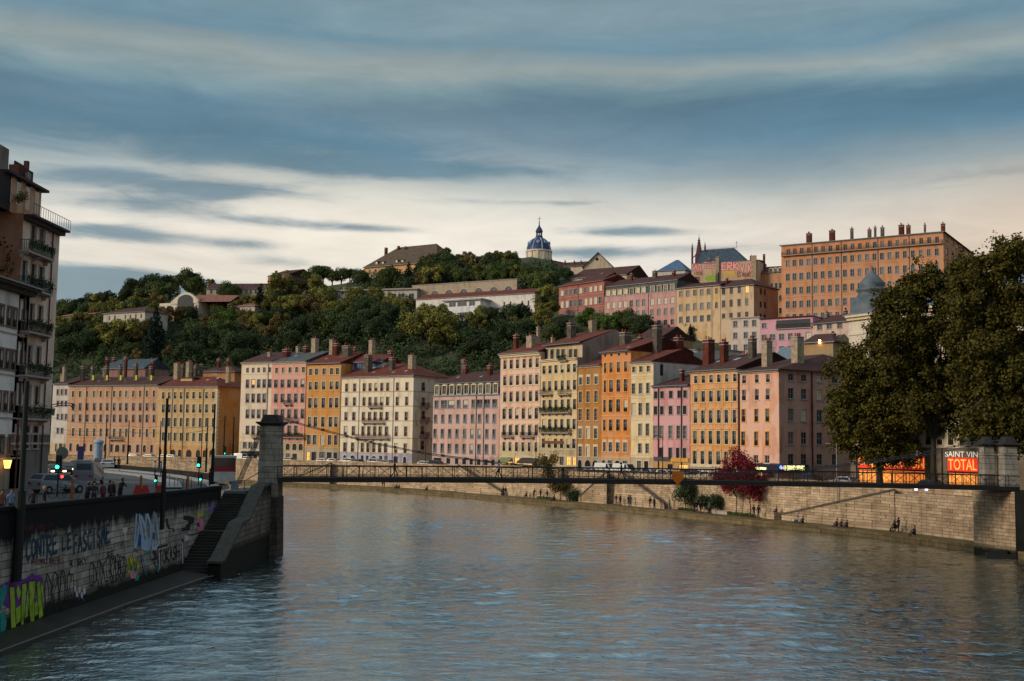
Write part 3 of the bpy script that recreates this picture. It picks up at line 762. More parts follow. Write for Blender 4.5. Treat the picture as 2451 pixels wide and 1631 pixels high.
# E golden
h=H('town_house','golden yellow town house with five window columns and dark ground floor shops',735,816.5,872,P_GOL,colg=C(190,168,130),zg=8.9); hE=h
S=style(TRIM,bars=1); S2=style(TRIM,rail=IRON,bars=2)
h.add_row(890.6,15,[744,758,776,794,808],8,S,glass=0);h.add_row(924,19,[743,757,775,793,807],8,S2,glass=[2,0,2,2,0]);h.add_row(965,24,[742,756,774,792,806],8.5,S2);h.add_row(1010,24,[741,755,773,791,804.5],8.5,S2);h.add_row(1053,24,[739.5,753,771,789,804],9,S)
h.add_row(1093,22,[737,751,771,788,803],[8,11,13,11,9],style(TRIMG,fr=IRON),glass=[4,3,2,3,3])
h.build_walls(gable=3.3); h.cornice(IRON,.3,.3); h.roof(3.3,TILE); h.belt([h.hit(740,y)[1] for y in (900,937,983,1071)],mat=TRIMO)
for x,y,w,m,dd in ((795,815,12,RENDER,8),(805,824,13,BRICK,7),(829,829,24,RENDERD,5),(850,834,8,BRICK,9)): h.chimney(x,y,w,dd,m,2)
# F cream big
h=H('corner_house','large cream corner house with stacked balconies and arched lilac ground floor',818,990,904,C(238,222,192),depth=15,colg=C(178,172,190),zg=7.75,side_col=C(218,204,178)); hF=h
cols=[830,849,872,886,900,914,928,951.5,974]
S=style(TRIM,rail=IRONR,bars=1)
h.add_row(928.5,19,cols,7,S);h.add_row(962,20,[x-.5 for x in cols],7,S,glass=[0,0,0,0,2,5,0,0,1]);h.add_row(997,20,[828.5,847,870,884.5,898,912.5,926.5,949.5,972.5],7.5,S);h.add_row(1031.5,22,[827,846,869,883,897,910,925,948.5,971],7.5,S)
h.add_row(1070.5,22,[825.5,844,867.5,881,895,909,923,947.5,970],7.5,S)
AL=style(plain('trim_lilac',C(196,192,205),.8),fr=FRDARK,arch=True,bars=1); SQ=style(None,fr=FRDARK,bars=1)
h.add_row(1098,17,[825,844,867,879,895,911,924,947,969],[7,12,6,6,13,7,8,10,8],[AL,AL,SQ,SQ,AL,SQ,SQ,SQ,AL],glass=[3,3,3,3,2,3,2,3,3])
for py,hh in ((926,20),(962,20),(994,20),(1030,20),(1066,22)): h.add_row(py,hh,[1013 if py<1000 else 1011],9,S,'right',ref=1013)
h.build_walls(); h.cornice(TRIM,.4,.4,'both'); h.roof(3.4,TILE,hipR=True)
z_=[h.hit(820,y)[1] for y in (940,974,1008,1048)]
h.belt(z_,mat=TRIMG); h.belt(z_,'right',mat=TRIMG); h.pipe(859,1000,mat=TRIMG); h.pipe(941,1000,mat=TRIMG)
h.balcony(886,914,975,mat=IRONR); h.balcony(871,921,1012,mat=IRONR); h.balcony(854,932,1049,mat=IRONR)
for py in (974,1009,1045): h.balcony(1005,1023,py,'right',mat=IRONR)
for x,y,w,m,dd in ((880,851,16,RENDERD,2.5),(890,816,13,RENDER,9),(938,857,14,RENDERD,3.5),(985,852,16,RENDER,4),(935,842,12,BRICK,9)): h.chimney(x,y,w,dd,m,2)
# the pale blue-graffitied attic box behind E/F
u0,z0=h.hit(840,885,'front',5); u1,z1=h.hit(872,868,'front',5)
# G pink grey mansard
h=H('town_house','long grey pink town house with nine arched white dormers in a dark mansard',1037,1196,947,C(216,170,158),colg=C(190,160,152),zg=7.4); hG=h
zt2=h.hit(1037,919)[1]
S=style(TRIMG,bars=1); S2=style(TRIMG,rail=ZINC,bars=1)
cols=[1042.8,1060,1077.5,1095.5,1113,1131,1148,1166,1183]
h.add_row(968.6,19,[1045,1063,1080,1098,1114,1133,1148,1166,1184],[9,14,14,8,11,8,13,13,11],S2,glass=[1,1,5,1,5,1,3,3,3]);h.add_row(1003,20,cols,7,S2,glass=1);h.add_row(1038,21,[1041.5,1059,1076.5,1094,1112,1129.5,1147,1165.5,1182.5],7,S2)
h.add_row(1073,22,[1041,1058.5,1075.5,1093.5,1111,1128,1146.5,1164.5,1181.5],7.5,S2)
h.add_row(1103,13,[1047,1073,1093,1111,1128,1146,1163,1180],[18,9,8,9,8,8,9,8],style(None,fr=IRON),glass=3)
h.build_walls(); 
m=MB(); z0=h.zt-h.zb; z1=zt2-h.zb
m.v=[]; P=[(0,.15,z0),(h.w,.15,z0),(h.w,1.0,z1),(0,1.0,z1)]
m.face(P); m.face([(0,.15,z0),(0,1,z1),(0,17,z1),(0,17,z0)]); m.face([(h.w,.15,z0),(h.w,17,z0),(h.w,17,z1),(h.w,1,z1)]); m.face([(0,17,z0),(0,17,z1),(h.w,17,z1),(h.w,17,z0)])
m.build('mansard',tiles('slate_black',C(40,40,55)),h.root)
h.dormers(934.5,19,[1045.5,1063,1081,1098.5,1115.5,1133,1150,1168,1185.5],9,y=.1,glass=[2,0,1,3,3,1,2,2,1])
h.zt_,h.zt=h.zt,zt2; h.roof(3.0,TILED,y0=.9,o=.2); h.zt=h.zt_; h.belt([h.zt-.3],mat=ZINC,h=.3,out=.25,name='cornice')
h.pipe(1140,1010); h.pipe(1158,1030)
for x,y,w,m,dd in ((1115,877,10,BRICK,8),(1173,877,11,BRICK,6),(1064,866,10,RENDERD,9)): h.chimney(x,y,w,dd,m,2)
# H pink cream ornate
h=H('town_house','tall pale pink town house with six window columns and cream window frames',1198.5,1294,849,C(236,190,165),colg=C(206,186,140),zg=10.2); hH=h
cols=[1208.5,1223.5,1239,1254,1270,1285]
S=style(TRIM,bars=2,rail=IRON)
h.add_row(874,22,[1209,1224,1239,1255,1270,1286],7.5,S);h.add_row(913,23,cols,7.5,S);h.add_row(951,23,cols,7.5,S);h.add_row(991,25,[1207,1222,1237.5,1253,1268.5,1284],8,S);h.add_row(1030,24,[1207,1222,1237,1252,1268,1284],8,S);h.add_row(1069,21,[1206.5,1221,1236.5,1252,1267,1283],7,S)
h.add_row(1103,18,[1205,1221,1237,1262,1283],[12,12,12,24,9],style(TRIM,fr=IRON),glass=[4,4,4,4,3])
h.build_walls(gable=3.0); h.cornice(TRIM,.8,.6); h.roof(3.0,TILE,o=.8)
h.belt([h.hit(1200,y)[1] for y in (886,925,965,1005,1045,1084)]); 
m=MB()
for py in (860,899,938,976,1016):
    z=h.hit(1209,py)[1]-h.zb
    for x in (1208.5,1223.5,1239,1254,1269.5,1285):
        u=h.hit(x,py)[0]; m.box(u-.5,u+.5,-.2,-.005,z,z+.12); 
m.build('window_hoods',TRIMO,h.root)
h.balcony(1207,1230,1046,mat=IRON); h.balcony(1251,1279,1046,mat=IRON)
AWG=plain('awning_green',C(120,130,96),.8); AWD=plain('awning_grey',C(60,58,62),.8)
def awning(h,a,b,py,mat,dz=.9,out=1.4):
    u0,z=h.hit(a,py);u1,_=h.hit(b,py); z-=h.zb; m=MB()
    P=[(u0,-.01,z),(u1,-.01,z),(u1,-out,z-dz),(u0,-out,z-dz)]
    m.face(P); m.face([(x,y,zz-.04) for x,y,zz in reversed(P)]); m.face([P[3],P[2],(u1,-out,z-dz-.25),(u0,-out,z-dz-.25)]); m.face([P[0],P[3],(u0,-.01,z-dz)]); m.face([P[1],P[2],(u1,-.01,z-dz)])
    return m.build('awning',mat,h.root)
awning(h,1200,1212,1095,AWG); awning(h,1213,1227,1095,AWG); awning(h,1248,1290,1096,AWD)
for x,y,w,m,dd in ((1216,806,10,BRICK,4),(1270,806,20,RENDER,4),(1290,785,6,RENDER,9)): h.chimney(x,y,w,dd,m,2)
# I yellow cream
h=H('town_house','tall yellow cream town house with long dark plant-filled balconies',1295,1382,862,C(228,196,132),colg=C(190,170,130),zg=10.6,depth=19); hI=h
zt2=h.hit(1295,828)[1]
cols=[1302.5,1317,1331,1346,1361,1375.5]
S=style(TRIM,bars=2,rail=IRON)
h.add_row(886,19,cols,7.5,S,glass=[0,0,0,5,0,0]);h.add_row(925,23,[1302.5,1316,1331,1346,1360.5,1375.5],7.5,S);h.add_row(970,24,cols,7.5,S);h.add_row(1016,24,[1301.5,1316,1330.5,1345,1360.5,1374.5],7.5,S);h.add_row(1061,22,[1301,1315,1330,1344.5,1360,1374],8,S)
h.add_row(1102,20,[1306,1325,1345,1360,1374],[10,14,10,11,9],style(TRIM,fr=IRON),glass=[3,4,2,4,4])
h.build_walls(ztop=h.zt); h.cornice(TRIM,.5,.5)
# set back attic
zb,ze=h.zt-h.zb,zt2-h.zb
m=MB(); m.box(.05,h.w-.05,1.3,18.9,zb+.002,ze); m.face([(h.w-.05,1.3,ze),(h.w-.05,18.9,ze),(h.w-.05,10.1,ze+3.2)]); m.face([(.05,1.3,ze),(.05,18.9,ze),(.05,10.1,ze+3.2)])
m.build('attic',[plaster('attic_wall',C(206,182,140))],h.root)
m=MB(); m.box(h.w-.047,h.w+.1,.0,19,0,zb); m.box(h.w-.047,h.w+.1,1.25,19,zb+.003,ze+.05); m.face([(h.w+.1,1.25,ze+.05),(h.w+.1,19,ze+.05),(h.w+.1,10.1,ze+3.3)]); m.face([(h.w+.09,1.25,ze+.05),(h.w+.09,19,ze+.05),(h.w+.09,10.1,ze+3.3)])
m.build('party_wall',plaster('party_grey',C(146,130,122),.3),h.root)
g=MB()
for x in (1308,1322,1336,1348,1366,1378):
    u=h.hit(x,848,'front',1.3)[0]; z=h.hit(x,848,'front',1.3)[1]-h.zb; w_=.55
    g=MB(); g.box(u-w_-.08,u+w_+.08,1.22,1.295,z-1.1,z+1.15,1); g.box(u-w_,u+w_,1.2,1.22,z-1.0,z+1.05,0); g.build('attic_window',[GLASS[0],TRIM],h.root)
h.zt_,h.zt=h.zt,zt2; h.roof(3.2,TILE,y0=1.3,o=.9,d=18.9); h.zt=h.zt_
h.belt([h.hit(1296,y)[1] for y in (901,945,990,1036,1076)])
h.balcony(1299,1323,945,mat=IRON); h.balcony(1342,1367,945,mat=IRON); h.balcony(1298,1368,989,mat=IRON,plants=True); h.balcony(1298,1368,1036,mat=IRON,plants=True); h.balcony(1340,1352+8,865,mat=IRON,out=.6,brk=False,plants=True)
h.lbox('shop_sign',plain('sign_wood',C(110,70,50),.7),1.0,h.w-4,-.12,-.01,10.55,11.1)
for x,y,w,m,dd in ((1304,812,5,RENDER,3),(1366,775,15,RENDERD,5.5),(1417,770,14,RENDER,10),(1440,790,7,RENDERD,12)): h.chimney(x,y,w,dd,m,1)
# J dark ochre
h=H('town_house','narrow dark ochre town house with three columns of pale-topped windows',1384,1440,878,C(184,126,48),colg=C(178,150,116),zg=8.2); hJ=h
S=style(TRIM,fr=WHITE,lam=TRIM,bars=2); S2=style(TRIMO,bars=2)
c=[1390.5,1408.5,1427.3]
h.add_row(910.6,22,c,8,S,glass=1);h.add_row(951,27,[1390,1408,1427],8.5,S2,glass=1);h.add_row(993,28,[1389,1408,1426.5],8.5,S2);h.add_row(1036,28,[1389,1407.5,1426],8.5,S,glass=[2,5,0]);h.add_row(1079,28,[1389,1407,1425.5],8.5,S)
h.add_row(1112,22,[1388,1407,1425],[9,14,14],style(TRIMG,fr=IRON,arch=True),glass=3)
h.build_walls(gable=2.6); h.cornice(TRIM,.35,.45); h.roof(2.6,TILE,o=.6); 
# K orange
h=H('town_house','bright orange town house with tall shuttered windows and tiny attic openings',1440.5,1510,845,C(226,140,56),colg=C(196,166,130),zg=8.4); hK=h
S=style(TRIMO,bars=2,rail=IRONR); S2=style(TRIMO,bars=2,rail=IRON)
h.add_row(851,7,[1448.5,1463.5,1481.5,1499],4.5,style(None,bars=0,fr=FRDARK),glass=3)
h.add_row(881,24,[1449,1463,1480.5,1498],[6,8,8,8],S,glass=[1,2,2,2]);h.add_row(925,29,[1448.5,1463,1480.5,1498],[6,9.5,9.5,9.5],S)
h.add_row(972,30,[1447.5,1462,1480,1497.5],[6,9.5,9.5,9.5],S2);h.add_row(1018,27,[1447,1462,1479.5,1497],[6,9,9,9],S2);h.add_row(1068,27,[1447,1461.5,1479,1496.5],[7,9,9,9],style(TRIM,lam=TRIM,bars=2))
h.add_row(1112,20,[1445,1460,1478,1496],[8,10,13,10],[style(TRIMG,fr=IRON,arch=True),style(TRIMG,fr=IRON),style(TRIMG,fr=IRON,arch=True),style(TRIMG,fr=IRON)],glass=[3,2,3,2])
h.build_walls(gable=3.0); h.cornice(TRIM,.3,.45); h.roof(3.0,TILE,o=.7); h.belt([h.hit(1442,y)[1] for y in (898,952,996,1045,1096)],mat=TRIMO)
for x,y,w,m,dd in ((1472,800,20,RENDERD,5),(1505,812,9,BRICK,10)): h.chimney(x,y,w,dd,m,3)
# L cream ornate
h=H('town_house','slender cream yellow town house with moulded window bands and a bare white side wall',1510.5,1564,869,C(234,206,150),colg=C(190,172,140),zg=8.3,side_col=C(190,186,180),depth=15); hL=h
S=style(TRIM,bars=2); c=[1516.5,1533.5,1551]
h.add_row(885,14,[1517.5,1534.5,1552],8,style(TRIM,bars=1),glass=0)
for py,hh in ((931,25),(980,29),(1029,29),(1073,23)): h.add_row(py,hh,[x-(py-885)*.012 for x in [1517,1534,1551.5]],8.5,S)
h.add_row(1112,18,[1514,1530,1547],[11,10,10],style(TRIM,fr=IRON),glass=[3,2,3])
h.add_row(886,27,[1584],8,style(None,fr=IRON),'right',ref=1584,glass=3)
h.build_walls(gable=2.6); h.cornice(TRIM,.4,.4); h.roof(2.6,TILE); h.belt([h.hit(1512,y)[1] for y in (903,908,948,954,1000,1006,1046,1052,1090)])
for x,y,w,m,dd in ((1540,784,18,RENDERD,6),(1598,812,18,BRICK,12)): h.chimney(x,y,w,dd,m,2)
# M pink
h=H('town_house','low bubblegum pink town house with two dark downpipes',1563,1651,926,C(222,154,158),colg=C(196,150,80),zg=8.3); hM=h
c=[1570,1585,1606,1626,1640]; S=style(TRIMG,fr=FRDARK,bars=2)
h.add_row(946,17,c,8.5,S,glass=3);h.add_row(983,20,[1569.5,1584.5,1605.5,1625,1639],8.5,S,glass=[3,3,0,2,3]);h.add_row(1035,30,[1568.5,1583,1605,1624,1639],8.5,style(TRIMG,bars=2),glass=[2,2,2,3,1]);h.add_row(1085,27,[1567.5,1582,1604.5,1622.5,1638.5],8.5,S,glass=[2,3,1,3,0])
h.add_row(1117,13,[1575,1604,1635],[24,12,22],style(None,fr=IRON),glass=[3,3,4])
h.build_walls(gable=2.4); h.cornice(TRIMG,.3,.4); h.roof(2.4,TILED,o=.6); h.pipe(1577,1000,mat=IRONR,r=.11); h.pipe(1632,1000,mat=IRONR,r=.11)
h.lbox('shop_fascia',plain('fascia_grey',C(70,70,78),.6),.4,h.w*.48,-.2,-.01,7.8,8.5); h.lbox('shop_fascia',plain('fascia_yellow',C(200,150,60),.6),h.w*.52,h.w-.2,-.2,-.01,7.7,8.4)
h.chimney(1634,887,9,3,BRICK,1)
# N orange
h=H('town_house','orange town house with six columns of tall windows with iron rails',1652.5,1768,890,C(228,162,94),colg=C(196,178,150),zg=8.5); hN=h
S=style(TRIM,rail=IRON,bars=2)
h.add_row(909,18,[1666,1684,1702.5,1721,1740,1759.5],8.5,S);h.add_row(950,26,[1666,1683.5,1702,1721,1740,1759],9,S);h.add_row(998,30,[1665,1683,1701.5,1721,1739,1758.5],9,S);h.add_row(1047,31,[1664,1682.5,1701,1720,1739,1757.5],9,S);h.add_row(1095,31,[1663.5,1682,1700.5,1719.5,1738,1757],9,S)
h.build_walls(gable=3.2,); h.cornice(TRIM,.35,.5); h.roof(3.2,TILED,o=.7); h.belt([h.hit(1655,y)[1] for y in (921,966,1016,1066,1113)],mat=TRIMO)
m=MB()
for py in (932,979,1027,1076):
    z=h.hit(1666,py)[1]-h.zb
    for x in (1665.5,1683.5,1702,1721,1739.5,1758.5):
        u=h.hit(x,py)[0]; m.box(u-.62,u+.62,-.16,-.005,z-.1,z+.02); m.box(u-.85,u-.7,-.1,-.005,z-3.0,z-.1)
m.build('pilasters',TRIMO,h.root)
h.lbox('shop_fascia',TRIM,.2,h.w-.2,-.25,-.01,6.95,7.4)
for x,y,w,m,dd in ((1689,815,22,BRICK,3.5),(1732,820,17,BRICK,4),(1779,850,24,BRICK,10),(1800,812,17,RENDERD,6)): h.chimney(x,y,w,dd,m,3)
# O pink corner
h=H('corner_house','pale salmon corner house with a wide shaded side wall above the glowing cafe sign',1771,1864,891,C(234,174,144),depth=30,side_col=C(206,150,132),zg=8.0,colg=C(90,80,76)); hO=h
S=style(None,sill=TRIM,bars=1,rail=IRON); c=[1781,1811.5,1838]
h.add_row(908.6,19,c,8.5,S);h.add_row(946,26,[1780.5,1811.5,1837.5],9,S);h.add_row(995,30,[1780,1810.5,1837],9,style(TRIMO,bars=1,rail=IRON));h.add_row(1050,33,[1779,1810,1836.5],9,style(TRIMO,bars=1,rail=IRON));h.add_row(1098,18,[1779,1809,1836],11,style(None,sill=TRIM,bars=1))
S=style(None,sill=WHITE,bars=1); sc=[1893,1924,1961.5,1998]
for py,hh in ((903,16),(942,25),(993.5,29),(1049,30),(1100,26)): h.add_row(py,hh,sc,13,S,'right',ref=1893)
h.add_row(1138,20,[1790,1815,1845],[18,18,14],style(None,fr=IRON),glass=[3,4,3])
h.build_walls(); h.cornice(TRIM,.3,.5); h.roof(3.4,TILED,hipR=True,o=.6); h.pipe(1769,1000,mat=IRONR,r=.12); h.pipe(1943,1000,'right',mat=IRONR,r=.12)
for x,y,w,m,dd in ((1834,818,20,RENDER,3.2),(1906,808,24,RENDER,6)): h.chimney(x,y,w,dd,m,3)

hB.skylight([(235,913),(250,911),(262,910),(285,909),(298,912),(309,908),(330,905),(352,906),(366,903)],.5,.5)
hD2.skylight([(706,853),(726,846)]); hE.skylight([(780,860),(815,856)],.5,.6); hF.skylight([(893,893),(970,890),(1004,889),(940,893)],.6,.7); hN.skylight([(1715,868),(1757,863)],1.1,1.5); hK.skylight([(1500,833)],.9,.8); hH.skylight([(1240,840)],.6,.7); hC.skylight([(495,911),(520,906)],.9,.7); hG.skylight([(1094,905),(1150,903)],.7,.8)
# ---------------- text helpers ----------------
def text_mesh(txt,size,depth=.03):
    cu=bpy.data.curves.new('t','FONT'); cu.body=txt; cu.size=size; cu.extrude=depth; cu.align_x='LEFT'
    ob=bpy.data.objects.new('t',cu); COL.objects.link(ob)
    dg=bpy.context.evaluated_depsgraph_get(); me=bpy.data.meshes.new_from_object(ob.evaluated_get(dg))
    bpy.data.objects.remove(ob); bpy.data.curves.remove(cu)
    return me
def text(txt,w,h,mat,parent,loc,rz=0,name='lettering'):
    """text fitted in w x h, standing in the xz plane facing -y, lower left corner at loc"""
    me=text_mesh(txt,1.0)
    co=np.empty(len(me.vertices)*3); me.vertices.foreach_get('co',co); co=co.reshape(-1,3)
    mn=co.min(0); mx=co.max(0); co=(co-mn)/(mx-mn+1e-9)
    out=np.stack([co[:,0]*w,(co[:,2]-.5)*.05,co[:,1]*h],1)
    me.vertices.foreach_set('co',out.ravel()); me.materials.clear(); me.materials.append(mat); me.update()
    return link(name,me,parent,loc,rz)
# stroke letters for spray paint, unit box
SF={'A':[[(0,0),(.5,1),(1,0)],[(.2,.4),(.8,.4)]],'B':[[(0,0),(0,1),(.7,.95),(.75,.6),(0,.52),(.9,.45),(.9,.08),(0,0)]],'C':[[(.95,.85),(.55,1),(.1,.75),(.05,.25),(.5,0),(.95,.15)]],
'D':[[(0,0),(0,1),(.7,.85),(.95,.5),(.7,.12),(0,0)]],'E':[[(.9,1),(.1,.97),(.05,0),(.95,.03)],[(.08,.5),(.7,.55)]],'F':[[(.95,1),(.1,.97),(.05,0)],[(.08,.5),(.7,.55)]],'H':[[(0,0),(0,1)],[(1,0),(1,1)],[(0,.5),(1,.52)]],
'I':[[(.5,0),(.5,1)]],'K':[[(0,0),(0,1)],[(.95,1),(.05,.48),(1,0)]],'L':[[(.1,1),(.1,0),(.95,.05)]],'M':[[(0,0),(.08,1),(.5,.35),(.92,1),(1,0)]],'N':[[(0,0),(.05,1),(.95,0),(1,1)]],'O':[[(.5,0),(.05,.3),(.1,.8),(.5,1),(.92,.75),(.95,.3),(.5,0)]],
'P':[[(0,0),(0,1),(.8,.95),(.85,.55),(0,.48)]],'R':[[(0,0),(0,1),(.8,.95),(.85,.58),(0,.48),(.95,0)]],'S':[[(.9,.85),(.5,1),(.1,.8),(.2,.55),(.8,.42),(.9,.15),(.5,0),(.05,.12)]],'T':[[(0,1),(1,1)],[(.5,1),(.5,0)]],
'U':[[(0,1),(.05,.2),(.5,0),(.95,.2),(1,1)]],'V':[[(0,1),(.5,0),(1,1)]],'W':[[(0,1),(.22,0),(.5,.7),(.78,0),(1,1)]],'X':[[(0,0),(1,1)],[(0,1),(1,0)]],'Y':[[(0,1),(.5,.5),(1,1)],[(.5,.5),(.5,0)]],'Z':[[(0,1),(1,1),(0,0),(1,0)]]}
def spray(mb,strokes,fn,wid,off,m=0,jit=0):
    """strokes of (u,v) in any space; fn maps to 3d + normal offset; ribbons in plane"""
    k=0
    for st in strokes:
        pts=[fn(*p) for p in st]
        for a,b in zip(pts[:-1],pts[1:]):
            a=Vector(a);b=Vector(b); d=b-a
            if d.length<1e-5: continue
            d.normalize(); n=PL_N; s=d.cross(n).normalized()*wid/2; e=d*wid*.35; o=n*(off+.0012*(k%9)); k+=1
            mb.face([a-e-s+o,b+e-s+o,b+e+s+o,a-e+s+o],m)
PL_N=Vector((0,-1,0))
def word(mb,txt,fn,x0,y0,x1,y1,hgt,wid,off,m=0,gap=.3,j=.0):
    """letters laid from pixel (x0,y0) to (x1,y1) along the base line with pixel height hgt"""
    n=len(txt); rr=random.Random(hash(txt)%999 if False else len(txt)*7+int(x0)); sx=(x1-x0)/n; sy=(y1-y0)/n
    for i,ch in enumerate(txt):
        if ch not in SF: continue
        ox=x0+sx*i; oy=y0+sy*i+rr.uniform(-j,j)*hgt; hh=hgt*(1+rr.uniform(-j,j))
        f2=lambda u,v,ox=ox,oy=oy,hh=hh:fn(ox+u*sx*(1-gap),oy+u*sy*(1-gap)-v*hh)
        spray(mb,SF[ch],f2,wid,off,m)
# ---------------- middle town ----------------
def Hm(name,label,pl,pr,eave,D,col,base,**kw):
    d=kw.pop('depth',16)
    if kw.pop('snap',False):
        Dt=terr_hit((pl+pr)/2,base); k=Dt*2/(D[0]+D[1]); D=(D[0]*k,D[1]*k)
    zb=at(pl,base,D[0]).z
    for p,dd in ((pl,D[0]),(pr,D[1])): q=at(p,eave,dd); zb=min(zb,terr(q.x,q.y))
    return H(name,label,pl,pr,eave,col,depth=d,zb=zb-3,D=D,**kw)
# big orange canut block
h=Hm('apartment_building','huge orange seven storey block with a long top balcony dominating the right skyline',1870,2258,588.5,(325,300),C(214,140,82),790,depth=42); hBO=h
cols=[1700+z/3.138 for z in (583,633,684,738,791,845,900,955,1012,1067,1122,1179,1234,1290,1348,1405,1463,1523,1583,1643,1703)]
S=style(TRIMG,bars=1); 
for i,(py,hh) in enumerate(((603.5,13),(631,15),(664,16),(697,16),(730,16),(760,14))):
    h.add_row(py,hh,cols if i else [c+1 for c in cols],9,S if i else style(None,bars=0),glass=[rnd.choice([0,1,1,2,2,3,3]) for _ in cols],ref=cols[0])
sc=[1700+z/3.138 for z in (1780,1820,1858,1893,1930,1965)]
for i,(py,hh) in enumerate(((571,12),(603,15),(638,16),(675,16))): h.add_row(py,hh,sc,5.5,S,'right',ref=sc[0])
h.build_walls(); h.roof(3.0,TILED,hipR=True,hipL=True); h.cornice(TRIMG,.3,.4)
zs=[h.hit(1873,y)[1] for y in (614.5,646,679,713,745)]
h.belt(zs,mat=TRIMG,h=.18); h.belt(zs,'right',mat=TRIMG,h=.18)
h.balcony(1872,2257,613.5,mat=IRON,out=.9,brk=False); 
for x in (1944,2014,2102,2177): h.pipe(x,650)
for x,y,w in ((1936,560,17),(1991,553,18),(2039,549,10),(2081,551,12),(2112,546,12),(2157,540,18),(2174,541,14),(2214,540,5),(2257,537,14),(2095,546,7)): h.chimney(x,y,w,8,BRICK if w>12 else RENDERD,4)
# red building
h=Hm('town_house','brick red hillside house with pale windows at the left of the upper row',1338,1446,687,(385,368),C(178,92,76),800,depth=14); hQ=h
S=style(TRIMG,bars=1)
cols=[1345,1357,1367,1378,1389.5,1402,1413.5,1425,1437]
for py,hh in ((702,13),(730,16),(758,14),(780,10)): h.add_row(py,hh,cols,7.5,S,glass=[rnd.choice([1,2,5,5]) for _ in cols])
h.build_walls(gable=2.6); h.roof(2.6,TILE); h.belt([h.hit(1339,y)[1] for y in (714,745)],mat=TRIMG); h.pipe(1384,740)
u0,z0=h.hit(1391,682,'front',4);u1,z1=h.hit(1450,667,'front',4); m=MB(); z0-=h.zb;z1-=h.zb; m.box(u0,u1-.2,4,12,z0-2,z1); m.face([(u1-.2,4,z1),(u1-.2,12,z1),(u1-.2,8,z1+2.4)])
m.build('attic',[plaster('attic_red',C(176,96,80))],h.root)
m=MB()
for i in range(5):
    u=u0+1+(u1-u0-2)*i/4; m.box(u-.45,u+.45,3.93,3.99,z0+.1,z1-.35)
m.build('attic_window',GPALE,h.root)
m=MB(); P=[(u0-.6,3.2,z1-.1),(u1+.3,3.2,z1-.1),(u1+.3,8,z1+2.4),(u0-.6,8,z1+2.4)]; m.face([(x,y,z+.2) for x,y,z in P]); m.face(list(reversed(P))); m.face([P[0],P[1],(P[1][0],3.2,z1+.1),(P[0][0],3.2,z1+.1)]); Q=[(u1+.3,12.6,z1),(u0-.6,12.6,z1),(u0-.6,8,z1+2.6),(u1+.3,8,z1+2.6)]; m.face(Q); m.build('attic_roof',TILED,h.root)
h.chimney(1444,655,9,8,BRICK,0)
# pink mansard pair
h=Hm('town_house','pink hillside terrace house with grey mansard windows above the trees',1447,1618,712,(366,347),C(206,146,144),800,depth=15); hR=h
zt2=h.hit(1447,687)[1]; S=style(TRIMG,bars=1)
cols=[1455,1469,1483,1496,1511,1526,1541,1561,1577,1593,1609]
h.add_row(732,15,cols,8,S,glass=[5,5,5,5,3,2,2,5,5,5,5]); h.add_row(757,14,cols,8,S,glass=2); h.add_row(782,12,cols,8,S)
h.build_walls()
m=MB(); z0=h.zt-h.zb; z1=zt2-h.zb; m.face([(0,.1,z0),(h.w,.1,z0),(h.w,1.0,z1),(0,1.0,z1)]); m.face([(h.w,.1,z0),(h.w,14,z0),(h.w,14,z1),(h.w,1,z1)]); m.face([(0,.1,z0),(0,1,z1),(0,14,z1),(0,14,z0)]); m.build('mansard',SLATEG,h.root)
h.dormers(703,14,[1455.5,1469,1483,1497,1511,1526,1540,1561.5,1577.5,1593,1609],8,y=.05,arched=False,glass=[5,5,5,5,3,5,5,2,3,2,2])
h.zt_,h.zt=h.zt,zt2; h.roof(3.0,TILED,y0=.9,o=.2); h.zt=h.zt_; h.pipe(1552,720); h.belt([h.zt-.2],mat=TRIMG,h=.25,name='cornice')
for x,y,w,m_ in ((1512,657,7,BRICK),(1567,650,12,RENDERD),(1613,650,9,BRICK)): h.chimney(x,y,w,6,m_,2)
u0,z0=h.hit(1615,673,'front',3);
h.lbox('roof_dormer',plaster('dormer_cream',C(220,196,140)),u0-3,u0+.0,3,7,z0-1.3,z0+.8); h.lbox('dormer_roof',TILED,u0-3.3,u0+.3,2.7,7.2,z0+.82,z0+1.0)
# yellow + cream hipped
h=Hm('town_house','beige yellow hillside house beside a round-topped stair window column',1619,1724,692,(346,336),C(214,178,126),800,depth=14); hS=h
S=style(TRIMG,bars=1)
h.add_row(704,13,[1630,1646.5,1663.5,1680,1696.5],8,S,glass=[2,2,1,2,1]); h.add_row(737,15,[1630,1646.5,1663.5,1680,1696.5],8,S,glass=2); h.add_row(766,14,[1630,1646.5,1663.5,1680,1696.5],8,S)
h.rows['front'][0][2].append((h.hit(1715,700)[0],.9,style(None,bars=0,fr=FRDARK),3))
h.rows['front'][1][2].append((h.hit(1715,735)[0],1.0,style(TRIM,arch=True,fr=FRDARK),3))
h.build_walls(gable=2.2); h.roof(2.2,TILED); h.pipe(1704,730,mat=TRIMG); 
h.chimney(1725-8,654,9,4,RENDERD,1)
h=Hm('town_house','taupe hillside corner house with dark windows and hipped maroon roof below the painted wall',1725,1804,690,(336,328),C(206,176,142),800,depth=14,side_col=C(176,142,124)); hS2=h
h.add_row(698,16,[1732,1750.5,1769.5,1788],8,style(None,sill=TRIM,fr=FRDARK,bars=1),glass=[0,3,3,4]); h.add_row(728,17,[1732,1750,1769,1787.5],8,style(None,sill=TRIM,fr=FRDARK,bars=1),glass=[3,3,3,2]); h.add_row(757,12,[1732,1750,1769,1787.5],8,style(None,sill=TRIM,fr=FRDARK,bars=1),glass=3)
for py in (698,729,758): h.add_row(py,14,[1821,1831],5,style(None,fr=FRDARK,bars=1),'right',ref=1821,glass=3)
